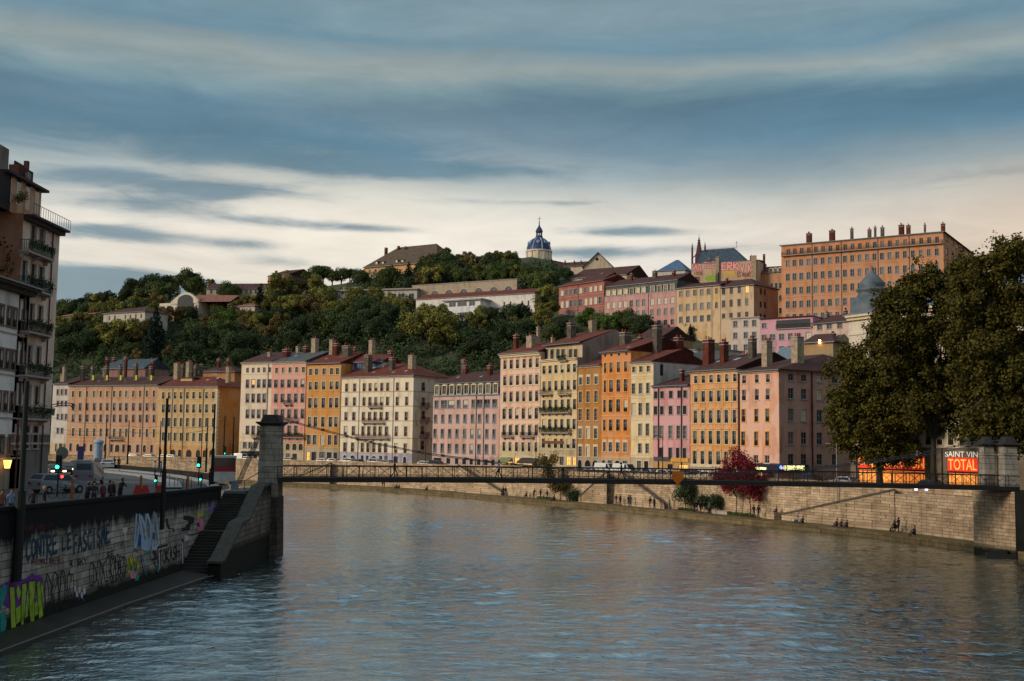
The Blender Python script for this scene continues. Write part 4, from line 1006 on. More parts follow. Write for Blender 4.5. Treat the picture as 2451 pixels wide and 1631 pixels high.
h.build_walls(); h.roof(3.0,TILED,hipR=True); h.chimney(1737,668,6,3,BRICK,1)
# painted gable wall building
h=Hm('town_house','tall house showing a blind wall covered with pink letters painted high above the roofs',1655,1815,632,(372,362),C(196,164,132),730,depth=12); hT=h
h.build_walls(); 
h.roof(.6,TILED,o=.1)
fnT=lambda x,y:(lambda r:(r[0],-.0,r[1]-h.zb))(h.hit(x,y))
PL_N=Vector((0,-1,0))
pk=plain('paint_pink',C(230,160,160),.8); pr=plain('paint_plum',C(120,60,70),.8); pye=plain('paint_yellow',C(205,175,50),.8); pgr=plain('paint_lime',C(130,165,60),.8)
g=MB()
def Z5(x,y): return (1640+x/11.785,600+y/11.785)
def gword(t,x0,y0,x1,y1,hh,wd,m,out=None):
    a=Z5(x0,y0);b=Z5(x1,y1)
    if out is not None: word(g,t,fnT,a[0],a[1],b[0],b[1],hh/11.785,wd+.3,.01,out,gap=.22)
    word(g,t,fnT,a[0],a[1],b[0],b[1],hh/11.785,wd,.03,m,gap=.22)
gword('SAZL',190,545,510,560,160,.3,0,1); gword('TSE',530,500,860,480,160,.3,0,1); gword('ERK',1030,545,1540,540,200,.5,0,1); gword('VJK',1570,600,1900,590,200,.42,0,1)
gword('LOVER',1070,690,1420,690,110,.3,2); gword('ES',1480,740,1580,740,140,.25,1); gword('MINT',1620,740,1870,740,110,.25,1); gword('IXOE',240,690,520,690,90,.2,1); gword('BS',290,850,430,850,100,.3,4)
a=[Z5(*p) for p in ((560,780),(600,720),(700,690),(840,690),(850,800),(830,850),(640,860),(570,830))]
g.face([Vector(fnT(*p))+Vector((0,-.012,0)) for p in a],3)
g.build('wall_painting',[pk,pr,pye,pgr,IRON],h.root)
for x,y,w in ((1718,616,8),(1799,614,11),(1698,620,6)): h.chimney(x,y,w,.6,RENDERD,1)
for x,w in ((1718,8),(1805,12)):
    c=MB()
    u,_=h.hit(x,640); ww=w*366/2650/2; c.box(u-ww,u+ww,-.7,-.02,2,h.zt-h.zb+1.5)
    c.build('chimney_stack',RENDER,h.root)
# right neighbour (with mansard)
h=Hm('town_house','brown yellow house squeezed between the painted wall and the huge orange block',1812,1872,655,(366,362),C(196,140,92),790,depth=14,side_col=C(180,140,100)); hX=h
z2=h.hit(1812,640)[1]
for py in (685,715,745): h.add_row(py,13,[1847,1858,1868],6,style(TRIMG,fr=FRDARK,bars=1),glass=0)
h.build_walls(); h.dormers(650,12,[1845,1856,1867],7,y=-.1,arched=True,glass=[0,1,0]); h.roof(3.0,TILED); h.chimney(1829,610,7,4,BRICK,0)
# lower modern row : cream / pink / maroon roofed
W2=dict(depth=13)
h=Hm('apartment_building','low grey white flat-roofed building with tall cream end wall below the hipped house',1750,1819,764,(262,258),C(206,186,176),850,depth=16,side_col=C(226,200,170)); hW=h
S=style(WHITE,bars=1)
for py in (776,804,833): h.add_row(py,14,[1745+0*py,1765,1785,1805] if False else [1759,1765+19,1805][0:0]+[1760,1785,1805],9,S,glass=1)
h.rows['left']=[]
for py in (776,803,830): h.add_row(py,13,[1712,1722,1737],4,style(None,bars=0),'left',ref=1712,glass=2)
h.build_walls(); h.lbox('flat_roof',TRIMG,-.3,h.w+.05,-.3,16.3,h.zt,h.zt+.25)
h=Hm('apartment_building','rose pink building with a recessed roof terrace next to the flat-roofed one',1819,1945,765,(258,250),C(214,148,172),850,**W2)
S=style(WHITE,bars=1)
h.add_row(780,12,[1829],11,S,glass=1); 
h.add_row(809,15,[1829,1849,1871,1892,1912,1935],[12,13,12,11,10,13],S,glass=[1,1,1,1,1,5]); h.add_row(838,14,[1829,1849,1871,1892,1912,1935],11,S)
h.build_walls(); u0=h.hit(1858,777)[0]; u1=h.hit(1940,777)[0]; zt=h.hit(1858,788)[1]
h.lbox('terrace_recess',GLASS[0],u0,u1,-.02,-.005,zt,h.zt-.5); h.lbox('flat_roof',TILED,-.05,h.w+.05,-.5,13.4,h.zt,h.zt+.2)
h.balcony(1858,1944,788,mat=IRON,out=.4,brk=False)
h=Hm('town_house','beige hillside house with maroon roof right of the rose pink building',1945,2036,777,(250,242),C(206,176,160),860,**W2)
for py in (784,811): h.add_row(py,11,[1962,1985,2010],11,style(TRIMG,bars=1),glass=1)
h.build_walls(gable=2.4); h.roof(2.4,TILED); h.chimney(1957,755,9,5,RENDERD,3); h.chimney(2025,745,8,5,BRICK,2)
# small roofs behind the front row
h=Hm('town_house','small ochre walled outbuilding with one glowing lamp behind the salmon corner house',1924,1994,822,(216,212),C(170,140,96),880,depth=10)
h.build_walls(gable=2); h.roof(2,TILED,hipR=True); h.chimney(2003-10,800,18,6,BRICK,3)
lamp=MB(); u,z=h.hit(1963,818); lamp.box(u-.18,u+.18,-.35,-.05,z-h.zb-.35,z-h.zb+.3); lamp.build('wall_lamp',plain('lamp_orange',(1,.4,.1),.5,emit=(1,.42,.1),es=9),h.root)
h=Hm('town_house','small gabled attic house painted with orange and green letters behind the corner house',1852,1900,868,(204,202),C(200,150,100),900,depth=8)
h.build_walls(gable=3); h.roof(3,ZINC)
h=Hm('apartment_building','plain off-white rear building with zinc roof behind the cream and pink houses',1600,1708,842,(222,214),C(186,184,180),900,depth=10)
h.add_row(870,28,[1608,1655],9,style(None,fr=IRON),glass=3); h.add_row(858,12,[1684],14,style(None,fr=IRON),glass=3)
h.build_walls(); h.lbox('flat_roof',ZINC,-.2,h.w+.2,-.2,10.2,h.zt,h.zt+.2)
h=Hm('town_house','brown ochre rear house with sloping roof behind the bright orange house',1518,1585,815,(226,220),C(170,120,70),880,depth=9)
h.build_walls(gable=2.5); h.roof(2.5,TILED)
h=Hm('town_house','small terracotta rear house with red chimneys behind the cream corner house roof',480,562,891,(326,322),C(196,128,66),930,depth=10); 
h.add_row(893,10,[502],5,style(TRIMG,bars=0),glass=3); h.build_walls(); h.roof(2.2,TILED,hipR=True,hipL=True); h.chimney(524,861,10,3,BRICK,2); h.chimney(547,861,9,3,BRICK,2)
u,z=h.hit(514,892); m=MB(); word(m,'OSE',lambda x,y:(lambda r:(r[0],0,r[1]-h.zb))(h.hit(x,y)),508,892,520,892,4,.16,.02); word(m,'POX',lambda x,y:(lambda r:(r[0],0,r[1]-h.zb))(h.hit(x,y)),508,899,520,899,5,.16,.02); m.build('wall_painting',WHITE,h.root)
h=Hm('town_house','dark slate roofed rear house with two brick chimneys behind the long salmon house',246,348,884,(350,342),C(150,110,100),930,depth=10)
h.build_walls(gable=3); h.roof(3.2,tiles('slate_mid',C(70,80,90))); h.chimney(258,858,9,4,BRICK,2); h.chimney(300,858,7,4,BRICK,2)
h=Hm('town_house','pale attic house painted with blue letters between the golden and the cream houses',845,918,868,(276,272),C(186,176,168),905,depth=8); hAt=h
h.build_walls(gable=2.0); h.roof(2.0,TILE); m=MB(); f_=lambda x,y:(lambda r:(r[0],0,r[1]-h.zb))(h.hit(x,y))
word(m,'BLUR',f_,848,884,872,884,12,.35,.02); word(m,'WINDEX',f_,890,880,916,868,12,.35,.02); m.build('wall_painting',plain('paint_blue',C(60,90,130),.8),h.root)
# ---------------- hill top buildings ----------------
h=Hm('mansion','orange walled mansion with a steep brown hipped roof on the hilltop',873,1046,642,(520,498),C(222,162,86),760,depth=26); hAA=h
S=style(TRIMG,arch=True,bars=1)
h.add_row(651,10,[885.5,899,914,930],6,S,glass=1); h.add_row(672,10,[885.5,898.5,914,930],6,style(TRIMG,bars=1),glass=1)
h.build_walls(); h.pipe(907,660); h.roof(11.0,tiles('tile_brown',C(96,76,66)),hipL=True,hipR=True,o=.8,hk=.75)
for x,y,w in ((924,594,7),(954,590,6),(971,591,5),(1008,594,5),(1028,600,6)): h.chimney(x,y,w,11,BRICK,0)
m=MB()
for x,y in ((902,630),(917,630),(950,626),(964,626)):
    u,z=h.hit(x,y,'front',1.2); z-=h.zb; m.box(u-.9,u+.9,1.0,4,z-1.0,z+.8); 
m.build('dormer',plain('dormer_dark',(.03,.02,.02),.7),h.root)
m=MB()
for x,y in ((902,630),(917,630),(950,626),(964,626)):
    u,z=h.hit(x,y,'front',1.2); z-=h.zb; m.box(u-.55,u+.55,.93,.99,z-.7,z+.5)
m.build('dormer_window',GPALE,h.root)
h=Hm('town_house','small lean-to orange annex at the left of the hilltop mansion',858,876,655,(522,520),C(190,120,80),720,depth=14); h.build_walls(gable=3); h.roof(4,TILED)
# arcade wall
h=Hm('school_building','long beige wall with six big round-arched blue windows on the upper slope',987,1237,690,(480,455),C(176,158,134),712,depth=9,snap=True); hBB=h
h.zt=h.hit(988,685)[1]
S=style(TRIM,arch=True,bars=2)
h.add_row(703,14,[1041,1075,1110,1146,1182,1217],19,S,glass=1)
h.build_walls(); h.lbox('coping',TRIMG,-.2,h.w+.2,-.25,.4,h.zt,h.zt+.25)
h=Hm('school_building','long white building with a flat maroon roof edge below the round-arched windows',996,1280,718,(430,405),C(226,222,216),758,depth=9,snap=True); hCC=h
S=style(None,bars=1)
h.add_row(729,12,[1207,1222,1250,1235,1265],4,style(None,fr=IRON,bars=0),glass=3)
h.build_walls(gable=2.2); h.roof(2.2,TILE,o=.4)
h=Hm('school_building','white modern pavilion with wide window bands projecting from the long white building',1066,1150,723,(400,392),C(216,222,230),775,depth=10,snap=True)
h.add_row(730,10,[1083,1106,1130],[16,22,14],style(None,bars=0),glass=1); h.add_row(754,12,[1112],24,style(None,bars=0),glass=1)
h.build_walls(); h.lbox('flat_roof',TRIMG,-1,h.w+1,-1,12,h.zt,h.zt+.5)
h=Hm('school_building','flat-roofed glass and concrete block half hidden by the trees of the slope',800,998,698,(450,440),C(190,186,176),730,depth=10,snap=True)
h.add_row(711,14,[943,960,985],[10,14,12],style(None,bars=1),glass=1); h.build_walls(); h.lbox('flat_roof',TRIMG,-.6,h.w+.6,-.8,14,h.zt,h.zt+.5)
h.lbox('roof_skylight',ZINC,h.w*.08,h.w*.3,2,6,h.zt+.5,h.zt+2)
# domed church
cx_,cy_=at(1290,600,590).x,at(1290,600,590).y
t=empty('domed_church',(cx_,cy_,0),R_(-8),'slate blue domed church with lantern and cross on the hilltop','church')
zb=at(1290,624,590).z; zd=at(1290,602,590).z; zt_=at(1290,571,590).z; zl=at(1290,566,590).z; k=590/2650
DW=plain('church_stone',C(206,196,178),.85,var=.2,scale=.5); DB=plain('dome_slate',C(44,62,104),.5,var=.3,scale=.4); DR=plain('dome_rib',C(128,146,176),.5)
m=MB(); Rr=30*k
n=8
m.lathe([(Rr*1.0,zb-22),(Rr*1.0,zd-.8),(Rr*1.08,zd-.6),(Rr*1.08,zd+.2),(Rr*.98,zd+.25)],n=24)
for i in range(12):
    a=2*math.pi*i/12; m.box(-.5,.5,Rr-.05,Rr+.35,zb-3,zd-.8,0,Matrix.Rotation(a,4,'Z'))
m.build('drum',DW,t)
m=MB(); zh=at(1290,571,590).z-zd
prof=[(Rr*.98*math.cos(a),zd+.2+zh*math.sin(a)) for a in [math.pi/2*i/12*.93 for i in range(13)]]; m.lathe(prof,n=32); dm=m.build('dome',DB,t,smooth=True)
m=MB()
for i in range(8):
    a=2*math.pi*(i+.5)/8
    for (r0,z0),(r1,z1) in zip(prof[:-1],prof[1:]): m.tube((math.cos(a)*(r0+.05),math.sin(a)*(r0+.05),z0),(math.cos(a)*(r1+.05),math.sin(a)*(r1+.05),z1),.42,.42,6)
    a=2*math.pi*i/8; r0,z0=prof[5]; m.tube((math.cos(a)*(r0-.6),math.sin(a)*(r0-.6),z0),(math.cos(a)*(r0+.7),math.sin(a)*(r0+.7),z0+.2),.95,.95,10)
m.build('dome_rib',DR,t)
m=MB(); zt2=prof[-1][1]; r=1.5
zq=at(1290,547,590).z
m.lathe([(2.3,zt2-.4),(1.9,zt2+.8),(1.9,zt2+1.2)],n=16)
for i in range(8):
    a=2*math.pi*i/8; m.tube((1.45*math.cos(a),1.45*math.sin(a),zt2+1.2),(1.45*math.cos(a),1.45*math.sin(a),zq-2.2),.22,.22,6)
m.lathe([(1.9,zq-2.2),(2.0,zq-1.6),(1.5,zq-.4),(.7,zq+.8),(.3,zq+1.8),(.22,at(1290,530,590).z)],n=16)
m.build('lantern',plain('lantern_blue',C(50,60,92),.5),t)
m=MB(); z1=at(1290,519,590).z; z0=at(1290,531,590).z
m.tube((0,0,z0-.3),(0,0,z1),.13,.1,6); m.box(-.95,.95,-.1,.1,z1-1.3,z1-1.1); m.build('cross',IRON,t)
# nave with red roof to the right
m=MB(); zr=at(1290,615,580).z; ze=at(1340,640,580).z
m.prism([(-7,zb-25),(26,zb-25),(26,ze-1),(-7,ze-1)],-9,7,0)
m.build('nave',DW,t)
m=MB(); m.v=[]; 
a=[(-9,-10,ze-1),(27,-10,ze-2),(27,-1,ze+1),(-4,-1,zr+2)]; m.face(a); m.face([(27,8,ze-2),(-9,8,ze-1),(-4,-1,zr+2),(27,-1,ze+1)]); m.face([(-9,8,ze-1),(-9,-10,ze-1),(-4,-1,zr+2)]); m.build('nave_roof',TILED,t)
c2=at(1236.5,620,585); m=MB(); lx=(c2.x-cx_); ly=(c2.y-cy_); zz=at(1236,604,585).z
rot=Matrix.Rotation(R_(8),2); v=rot@Vector((lx,ly)); lx,ly=v
m.lathe([(1.3,zz-16),(1.3,zz-5.6),(1.7,zz-5.2),(1.7,zz-4.9)],lx,ly,12)
m.lathe([(1.6,zz-4.9),(1.5,zz-3.6),(.9,zz-2.3),(.25,zz-1.7),(.1,zz+.6)],lx,ly,12); m.build('bell_turret',plain('turret_blue',C(60,66,90),.5),t)
# gabled building V
h=Hm('school_building','cream gabled building with arched windows and long purple brown roof right of the dome',1397,1466,640,(470,468),C(206,188,158),670,depth=46); hV=h
h.rows['right']=[]
h.add_row(638,9,[1409,1425,1432.5,1449],5,style(TRIM,arch=True,bars=0),glass=1)
h.add_row(637,8,[1469,1478,1488,1498,1507,1516,1525],4,style(TRIM,bars=0),'right',ref=1469,glass=1)
h.build_walls(); 
zr=h.hit(1430,606)[1]-h.zb; zt=h.zt-h.zb; m=MB(); w=h.w; m.face([(0,0,zt),(w,0,zt),(w/2,0,zr)]); m.face([(0,46,zt),(w,46,zt),(w/2,46,zr)]); m.build('gable_wall',h.mats[0],h.root)
m=MB()
for s in (0,1):
    a=(-.6 if s==0 else w+.6); P=[(a,-.7,zt-.4),(w/2,-.7,zr),(w/2,46.5,zr),(a,46.5,zt-.4)]; m.face([(x,y,z+.35) for x,y,z in P]); m.face(P); m.face([P[0],P[1],(w/2,-.7,zr+.35),(a,-.7,zt-.05)])
    m.face([P[0],P[3],(a,46.5,zt-.05),(a,-.7,zt-.05)])
m.build('roof',tiles('tile_purple',C(92,56,62)),h.root)
m=MB(); u,z=h.hit(1429,621); m.tube((u,-.03,z-h.zb),(u,.05,z-h.zb),.7,.7,12); m.build('round_window',IRON,h.root)
# roofs left of V
h=Hm('town_house','row of low red roofed houses with a bell gable right of the hilltop dome',1344,1400,640,(520,515),C(206,186,158),660,depth=12)
h.build_walls(gable=2.5); h.roof(3,TILED)
for x in (1353,1375,1391): h.chimney(x,626,4,3,BRICK,1)
h=Hm('town_house','cream house with broad maroon roof stepping below the gabled building',1365,1500,668,(425,412),C(200,180,150),700,depth=22)
h.build_walls(gable=5); h.roof(5,TILED)
h=Hm('town_house','cottage with pale blue hipped metal roof between the gable and the chapel spire',1575,1640,650,(450,445),C(200,190,180),690,depth=16)
h.build_walls(); h.roof(5.5,tiles('roof_blue',C(84,104,138)),hipL=True,hipR=True)
# chapel with spire
h=Hm('chapel','grey slate roofed chapel with a slender dark gothic spire behind the painted wall',1664,1792,648,(420,410),C(186,164,136),700,depth=16); hU=h
h.build_walls(); h.roof(9.0,SLATE,hipR=True,o=.4)
u,z=h.hit(1656,604,'front',8); zt=h.hit(1656,562.6,'front',8)[1]-h.zb; z-=h.zb
SP=plain('spire_brown',C(72,40,52),.7); m=MB()
m.frus(-1.2,8,z-8,z-1,1.3,1.3,1.2,1.2); m.frus(-1.2,8,z-1,zt-1.0,1.0,1.0,.08,.08)
for i in range(5):
    zz=z+.2+i*(zt-z-1)/5.6; r=1.25-.2*i
    for s in (-1,1): m.frus(-1.2+s*r*.72,8,zz-.1,zz+.35,.22,.22,.03,.03)
for s in (-1,1):
    m.frus(-1.2+s*2.6,7.5,z-9,z+1.2,.35,.35,.28,.28); m.frus(-1.2+s*2.6,7.5,z+1.2,z+3.6,.3,.3,.03,.03)
    m.tube((-1.2+s*2.6,7.5,z-2.5),(-1.2,8,z-.3),.2,.2,5)
m.box(-1.25,-1.15,7.97,8.03,zt-1,zt+.1); m.build('spire',SP,h.root)
m=MB(); u,_=h.hit(1778,590,'front',8); zr=h.zt-h.zb+9; m.tube((h.w-7,8,zr-.1),(h.w-7,8,zr+2.9),.09,.05,5); m.box(h.w-7.5,h.w-6.5,7.95,8.05,zr+2.0,zr+2.15); m.build('roof_cross',IRON,h.root)
m=MB()
for i in range(44):
    x=1+(h.w-8.5)*i/43; m.frus(x,8,zr+.1,zr+.62,.05,.05,.02,.02)
m.build('ridge_crest',SP,h.root)
# hill left
h=Hm('town_house','small salmon house with a big blind grey side wall on the left skyline',641,688,662,(500,494),C(206,120,92),690,depth=22,side_col=C(112,100,82),snap=True); hDD=h
h.add_row(671,9,[646.5,652,659.5,672],4,style(TRIM,bars=0),glass=1); h.build_walls(gable=4); h.roof(4,TILED,o=.4)
for x,y,w in ((652,650,5),(687,648,7)): h.chimney(x,y,w,5,BRICK,0)
h=Hm('town_house','long low row of red roofed houses along the left hilltop ridge',494,640,692,(490,486),C(176,164,140),720,depth=12,snap=True); hEE=h
h.add_row(699,9,[506,520,560,577,590,600,612,622],5,style(TRIMG,bars=0),glass=3); h.build_walls(gable=3); h.roof(3,TILED)
for x in (534,552,565,578,610,632): h.chimney(x,680,4,4,BRICK,0)
h=Hm('villa','white building with a big curved gable opening and red roof among the left hill trees',382,475,727,(440,432),C(216,204,184),770,depth=20,snap=True); hFF=h
h.add_row(738,9,[392,402,470],5,style(None,bars=0),glass=1); h.build_walls()
zt=h.zt-h.zb; u0,za=h.hit(444,700); za-=h.zb; m=MB(); ul=h.hit(410,720)[0]; ur=h.w
P=[(ul,zt-.5),(ur,zt-.5),(ur,zt+.8)]+[(u0+(ur-u0)*(1-t),zt+.8+(za-zt-.8)*math.sin(t*math.pi/2)) for t in (.3,.6,.8,1)]+[(u0+(ul-u0)*t,za+(zt+.4-za)*t**1.4) for t in (.4,.7,1)]
m.prism(P,-.3,.6,0)
m.build('curved_gable',h.mats[0],h.root)
m=MB(); uc,zc=h.hit(445,716); zc-=h.zb; m.prism([(uc-4.2,zc-3.5),(uc+4.2,zc-3.5)]+[(uc+4.2*math.cos(math.pi*i/8),zc-.8+2.6*math.sin(math.pi*i/8)) for i in range(9)],-.34,-.302,0); m.build('arched_opening',GLASS[0],h.root)
m=MB(); m.face([(ul,.6,zt+.5),(ur+16,.6,zt-.5),(ur+14,9,za-1),(u0,9,za)]); m.face([(ul,18,zt),(u0,9,za),(ur+14,9,za-1),(ur+16,18,zt-.5)]); m.face([(ul,.6,zt+.5),(u0,9,za),(ul,18,zt)]); m.build('roof',tiles('tile_pink',C(140,88,78)),h.root)
h=Hm('villa','low pale pavilion with hipped red roof right of the curved gable building',548,610,735,(430,425),C(190,182,160),770,depth=14,snap=True)
h.add_row(744,8,[560,570,580,590,600],4,style(None,bars=0),glass=2); h.build_walls(); h.roof(4,tiles('tile_pink',C(140,88,78)),hipL=True,hipR=True)
h=Hm('villa','long low stone house with thin brown roof at the far left of the slope',150,229,757,(420,410),C(120,108,92),790,depth=8,snap=True)
h.build_walls(); h.roof(1.2,TILEO)
h=Hm('villa','pale multi-storey villa glimpsed through the yellowing trees of the left slope',248,347,752,(385,375),C(190,184,170),830,depth=12,snap=True); 
for py in (762,786,806): h.add_row(py,10,[262,275,300,312,325,338],4,style(None,bars=0),glass=3)
h.build_walls(); h.roof(2.5,TILED,hipL=True,hipR=True)
# ---------------- building P with shops (behind the plane trees) ----------------
h=H('corner_house','white corner building with grey turret dome and lit shop windows behind the big plane trees',2032,2470,800,C(212,200,180),depth=22,colg=C(126,114,98),zg=10.9); hP=h
h.zt=30.5
S=style(TRIM,rail=IRON,bars=2)
cols=[2060+i*27 for i in range(15)]
for py,hh in ((865,40),(925,42),(985,42),(1045,36)): h.add_row(py,hh,cols,13,S)
SH=style(None,fr=IRON,bars=1)
GS=plain('shop_glow',(.8,.4,.1),.5,emit=(1,.24,.03),es=.3,var=.75,scale=1.3)
h.build_walls(); h.cornice(TRIM,.8,.8); h.roof(5,ZINC,hipL=True,hipR=True,o=.6); h.belt([h.hit(2100,y)[1] for y in (893,953,1013)])
zs0=h.hit(2150,1123)[1]; zs1=h.hit(2150,1092)[1]; zf=h.zb+.35
red=plain('banner_red',(.75,.04,.02),.6,emit=(1,.04,.02),es=.16); yel=plain('banner_yellow',(.9,.55,.1),.6,emit=(1,.40,.06),es=.3); wht=plain('letters_white',(.9,.88,.8),.6,emit=(1,.95,.8),es=.12)
def shop(a,b,txt,ins=.1):
    ua,ub=h.hit(a,1110)[0],h.hit(b,1110)[0]; w=ub-ua
    bb=h.lbox('shop_window',GS,ua,ub,-.06,-.01,zf,zs0-.25)
    f=MB(); z0=zf-h.zb; z1=zs0-.25-h.zb
    for i in range(5):
        x=ua+w*i/4; f.box(x-.05,x+.05,-.12,-.062,z0,z1)
    f.box(ua,ub,-.118,-.064,z0+1.9,z0+2.0); f.box(ua-.1,ub+.1,-.2,-.01,z1,z1+.2)
    f.build('shop_frame',IRON,h.root)
    sg=h.lbox('shop_banner',red,ua,ub,-.16,-.1,zs0,zs1)
    if txt: text(txt,w-.3,(zs1-zs0)*.78,yel,sg,(ua+.15,-.19,zs0-h.zb+(zs1-zs0)*.1))
    return ua,ub
shop(2056,2098,'LIQ'); shop(2112,2216,'UIDATION'); shop(2270,2342,'TOTAL')
for a,b,tx in ((2100,2206,'SALON LITERIE'),(2264,2342,'SAINT VIN')):
    ua,ub=h.hit(a,1085)[0],h.hit(b,1085)[0]; z0=h.hit(2150,1091)[1]-h.zb; text(tx,ub-ua,.75,wht,h.root,(ua,-.12,z0),name='sign_lettering')
m=MB()
for x in (2048,2104,2222,2252,2350,2372): 
    u=h.hit(x,1120)[0]; m.box(u-.35,u+.35,-.3,-.005,zf-h.zb,10.9-h.zb)
m.build('pilasters',plain('shop_stone',C(120,108,92),.9,var=.4),h.root)
# turret dome
u,zz=h.hit(2089,784,'front',3.5); u1=h.hit(2127,784,'front',3.5)[0]-u; zd=zz-h.zb; r=u1*1.06
m=MB(); tw=h.lbox('turret',h.mats[0],-.1,u*2+.2,-.15,7.2,h.zt-3,zz-1.0)
zt=h.hit(2084,654,'front',3.5)[1]-h.zb; zc=h.hit(2084,695,'front',3.5)[1]-h.zb
m.lathe([(r*.93,zd-1),(r*1.0,zd+.6),(r*1.0,zd+2.6),(r*.92,zd+4.4),(r*.74,zd+(zc-zd)*.78),(r*.6,zc-.4),(r*.72,zc-.2),(r*.7,zc+.15),(r*.5,zc+.3),(r*.62,zc+.9),(r*.56,zc+1.1),(r*.4,zc+1.7),(r*.12,zc+2.6),(.12,zc+3.2),(.18,zc+3.6),(.02,zt+.4)],u,3.5,28)
m.build('dome',plain('dome_grey',C(84,96,106),.55,var=.35,scale=.8),h.root,smooth=True)
# cafe sign on O
h=hO
SGN=plain('sign_box_dark',(.01,.01,.03),.5); LET=plain('letters_yellow',(.8,.8,.4),.5,emit=(.85,.8,.35),es=.9)
u0,z0=h.hit(1798,1127);u1,z1=h.hit(1862,1114); 
b=h.lbox('sign_box',SGN,u0-.4,h.w+.4,-.35,-.05,z0-.15,z1+.1); text('LE GRAND URBAIN',h.hit(1838,1120)[0]-u0,.55,LET,b,(u0,-.42,z0-h.zb+.1))
v0,z0=h.hit(1866,1128,'right');v1,z1=h.hit(1922,1115,'right')
m=MB(); T=h.T('right'); P0=T(-.0,-.35,z0-.1);P1=T(v1+1.0,-.05,z1+.15); m.box(P1[0],P0[0],P0[1],P1[1],P0[2],P1[2]); b=m.build('sign_box',SGN,h.root)
vv,_=h.hit(1872,1120,'right'); ve,_=h.hit(1921,1120,'right'); text('LE GRAND URBAIN',ve-vv,.75,LET,b,T(vv,-.38,z0+.15),math.pi/2)
m=MB(); a=T(vv-.6,-.42,z1-.1); m.tube(T(vv-.7,-.40,z1-.25),T(vv-.7,-.47,z1-.25),.3,.3,10); m.build('sign_logo',plain('logo_blue',(.05,.15,1),.5,emit=(.05,.15,1),es=2.0),b)
m=MB(); m.tube(T(vv-.35,-.40,z0+.3),T(vv-.35,-.47,z0+.3),.27,.27,10); m.build('sign_logo',plain('logo_red',(1,.05,.05),.5,emit=(1,.05,.05),es=2.0),b)
# ---------------- left bank houses ----------------
def planY(px,py,X):
    d=ray(px,py); return d.y*(X/d.x)
XL=-44.3
CW=C(222,224,228); CP=C(226,204,190)
Yb=planY(55,1000,XL); Ye=planY(131,800,XL); Yt=planY(52,600,XL)
h=House('town_house','grey white house front with paired shuttered windows at the left edge',(XL,78),(XL,Yb),LZ-.3,20,14,CW,colg=C(150,142,128),zg=LZ+4.6); hL1=h
h.zt=h.hit(1,672)[1]
BR=plain('frame_taupe',C(110,92,84),.8)
S=style(TRIMG,bars=2,rail=IRON,shut=BR)
h.add_row(754,46,[-13,4,21,35,57.5],9,style(BR,bars=2,rail=IRON),ref=4,glass=[0,1,1,1,3]); h.add_row(858,46,[-13,2,17,31,53],9,style(BR,bars=2,rail=IRON),ref=2,glass=[0,3,1,3,3]); h.add_row(961,44,[-14,-3,12.5,28.6,51],9,style(BR,bars=2,rail=IRON),ref=12.5,glass=[0,0,2,3,3]); h.add_row(1066,44,[-12,3,24,45],10,style(BR,bars=1),ref=3,glass=3)
h.add_row(1168,44,[5,30,50],16,style(TRIMG,fr=IRON,arch=True),ref=5,glass=3)
h.build_walls(gable=2.5); h.cornice(plain('cornice_dark',C(58,52,50),.8),.7,1.1); h.roof(2.5,TILED,o=1.2); h.pipe(47,900,mat=FRDARK,r=.09); 
zz=[h.hit(1,y)[1] for y in (795,897,1002,1100)]; h.belt(zz,mat=TRIMG)
u,z=h.hit(4,1110); m=MB(); m.frus(u,-.5,z-h.zb-.4,z-h.zb+.3,.16,.16,.26,.26); m.build('wall_lamp',plain('lamp_amber',(1,.45,.1),.5,emit=(1,.42,.08),es=1.6),h.root)
h=House('town_house','tall narrow pinkish house with planted iron balconies and a set back attic floor',(XL,min(Yt,Yb)+.02),(XL,Ye),LZ-.3,31,12,CP,colg=C(120,118,112),zg=LZ+4.9,side_col=C(170,122,92)); hL2=h
h.A=Vector((XL,max(Yt,Yb) if False else Yb+.02,0)); 
h.zt=h.hit(60,512)[1]
DS=plain('shutter_dark',(.02,.025,.03),.7)
S=style(plain('trim_bluegrey',C(150,150,158),.8),bars=2,fr=DS)
h.add_row(554,46,[61,83,104,124],11.5,S,ref=61,glass=[1,0,1,2]); h.add_row(650,50,[58,82,103,122],11,S,ref=58,glass=[1,1,3,1])
S=style(TRIMG,bars=2,fr=DS)
h.add_row(750,44,[77.5,99,119],10,S,ref=77.5,glass=3);h.add_row(852,48,[73,94,114.6],10,S,ref=73,glass=3);h.add_row(947,46,[70,91,111],10,S,ref=70,glass=3);h.add_row(1047,54,[66,87,107],11,S,ref=66,glass=3)
h.add_row(1153,76,[64,84,105],15,style(None,fr=IRON,bars=0),ref=64,glass=3)
h.build_walls(); h.cornice(plain('cornice_dark2',C(50,44,44),.8),.6,1.0)
h.balcony(70,131,608,mat=GREEN,plants=True);h.balcony(66,127,694,mat=GREEN,plants=True);h.balcony(70,126,797,mat=IRON,plants=True);h.balcony(67,124,900,mat=GREEN,plants=True);h.balcony(64,120,1002,mat=GREEN,plants=True)
h.belt([h.zg-.1,h.zg-1.0],mat=TRIMG,h=.2); h.pipe(134,800,mat=IRONR)
u0=h.hit(36,470,'front',1.0)[0];u1=h.hit(121,480,'front',1.0)[0]; ztop=h.hit(40,428,'front',1.0)[1]; z0=h.zt-h.zb
m=MB(); m.box(u0,u1,1.0,11,z0,ztop-h.zb); at_=m.build('attic',plaster('attic_pink',C(196,150,120)),h.root)
m=MB(); m.box(u0-.3,u1+.6,.5,11.3,ztop-h.zb+.01,ztop-h.zb+.25); m.build('attic_roof',plain('attic_roof_dark',C(54,44,52),.8),h.root)
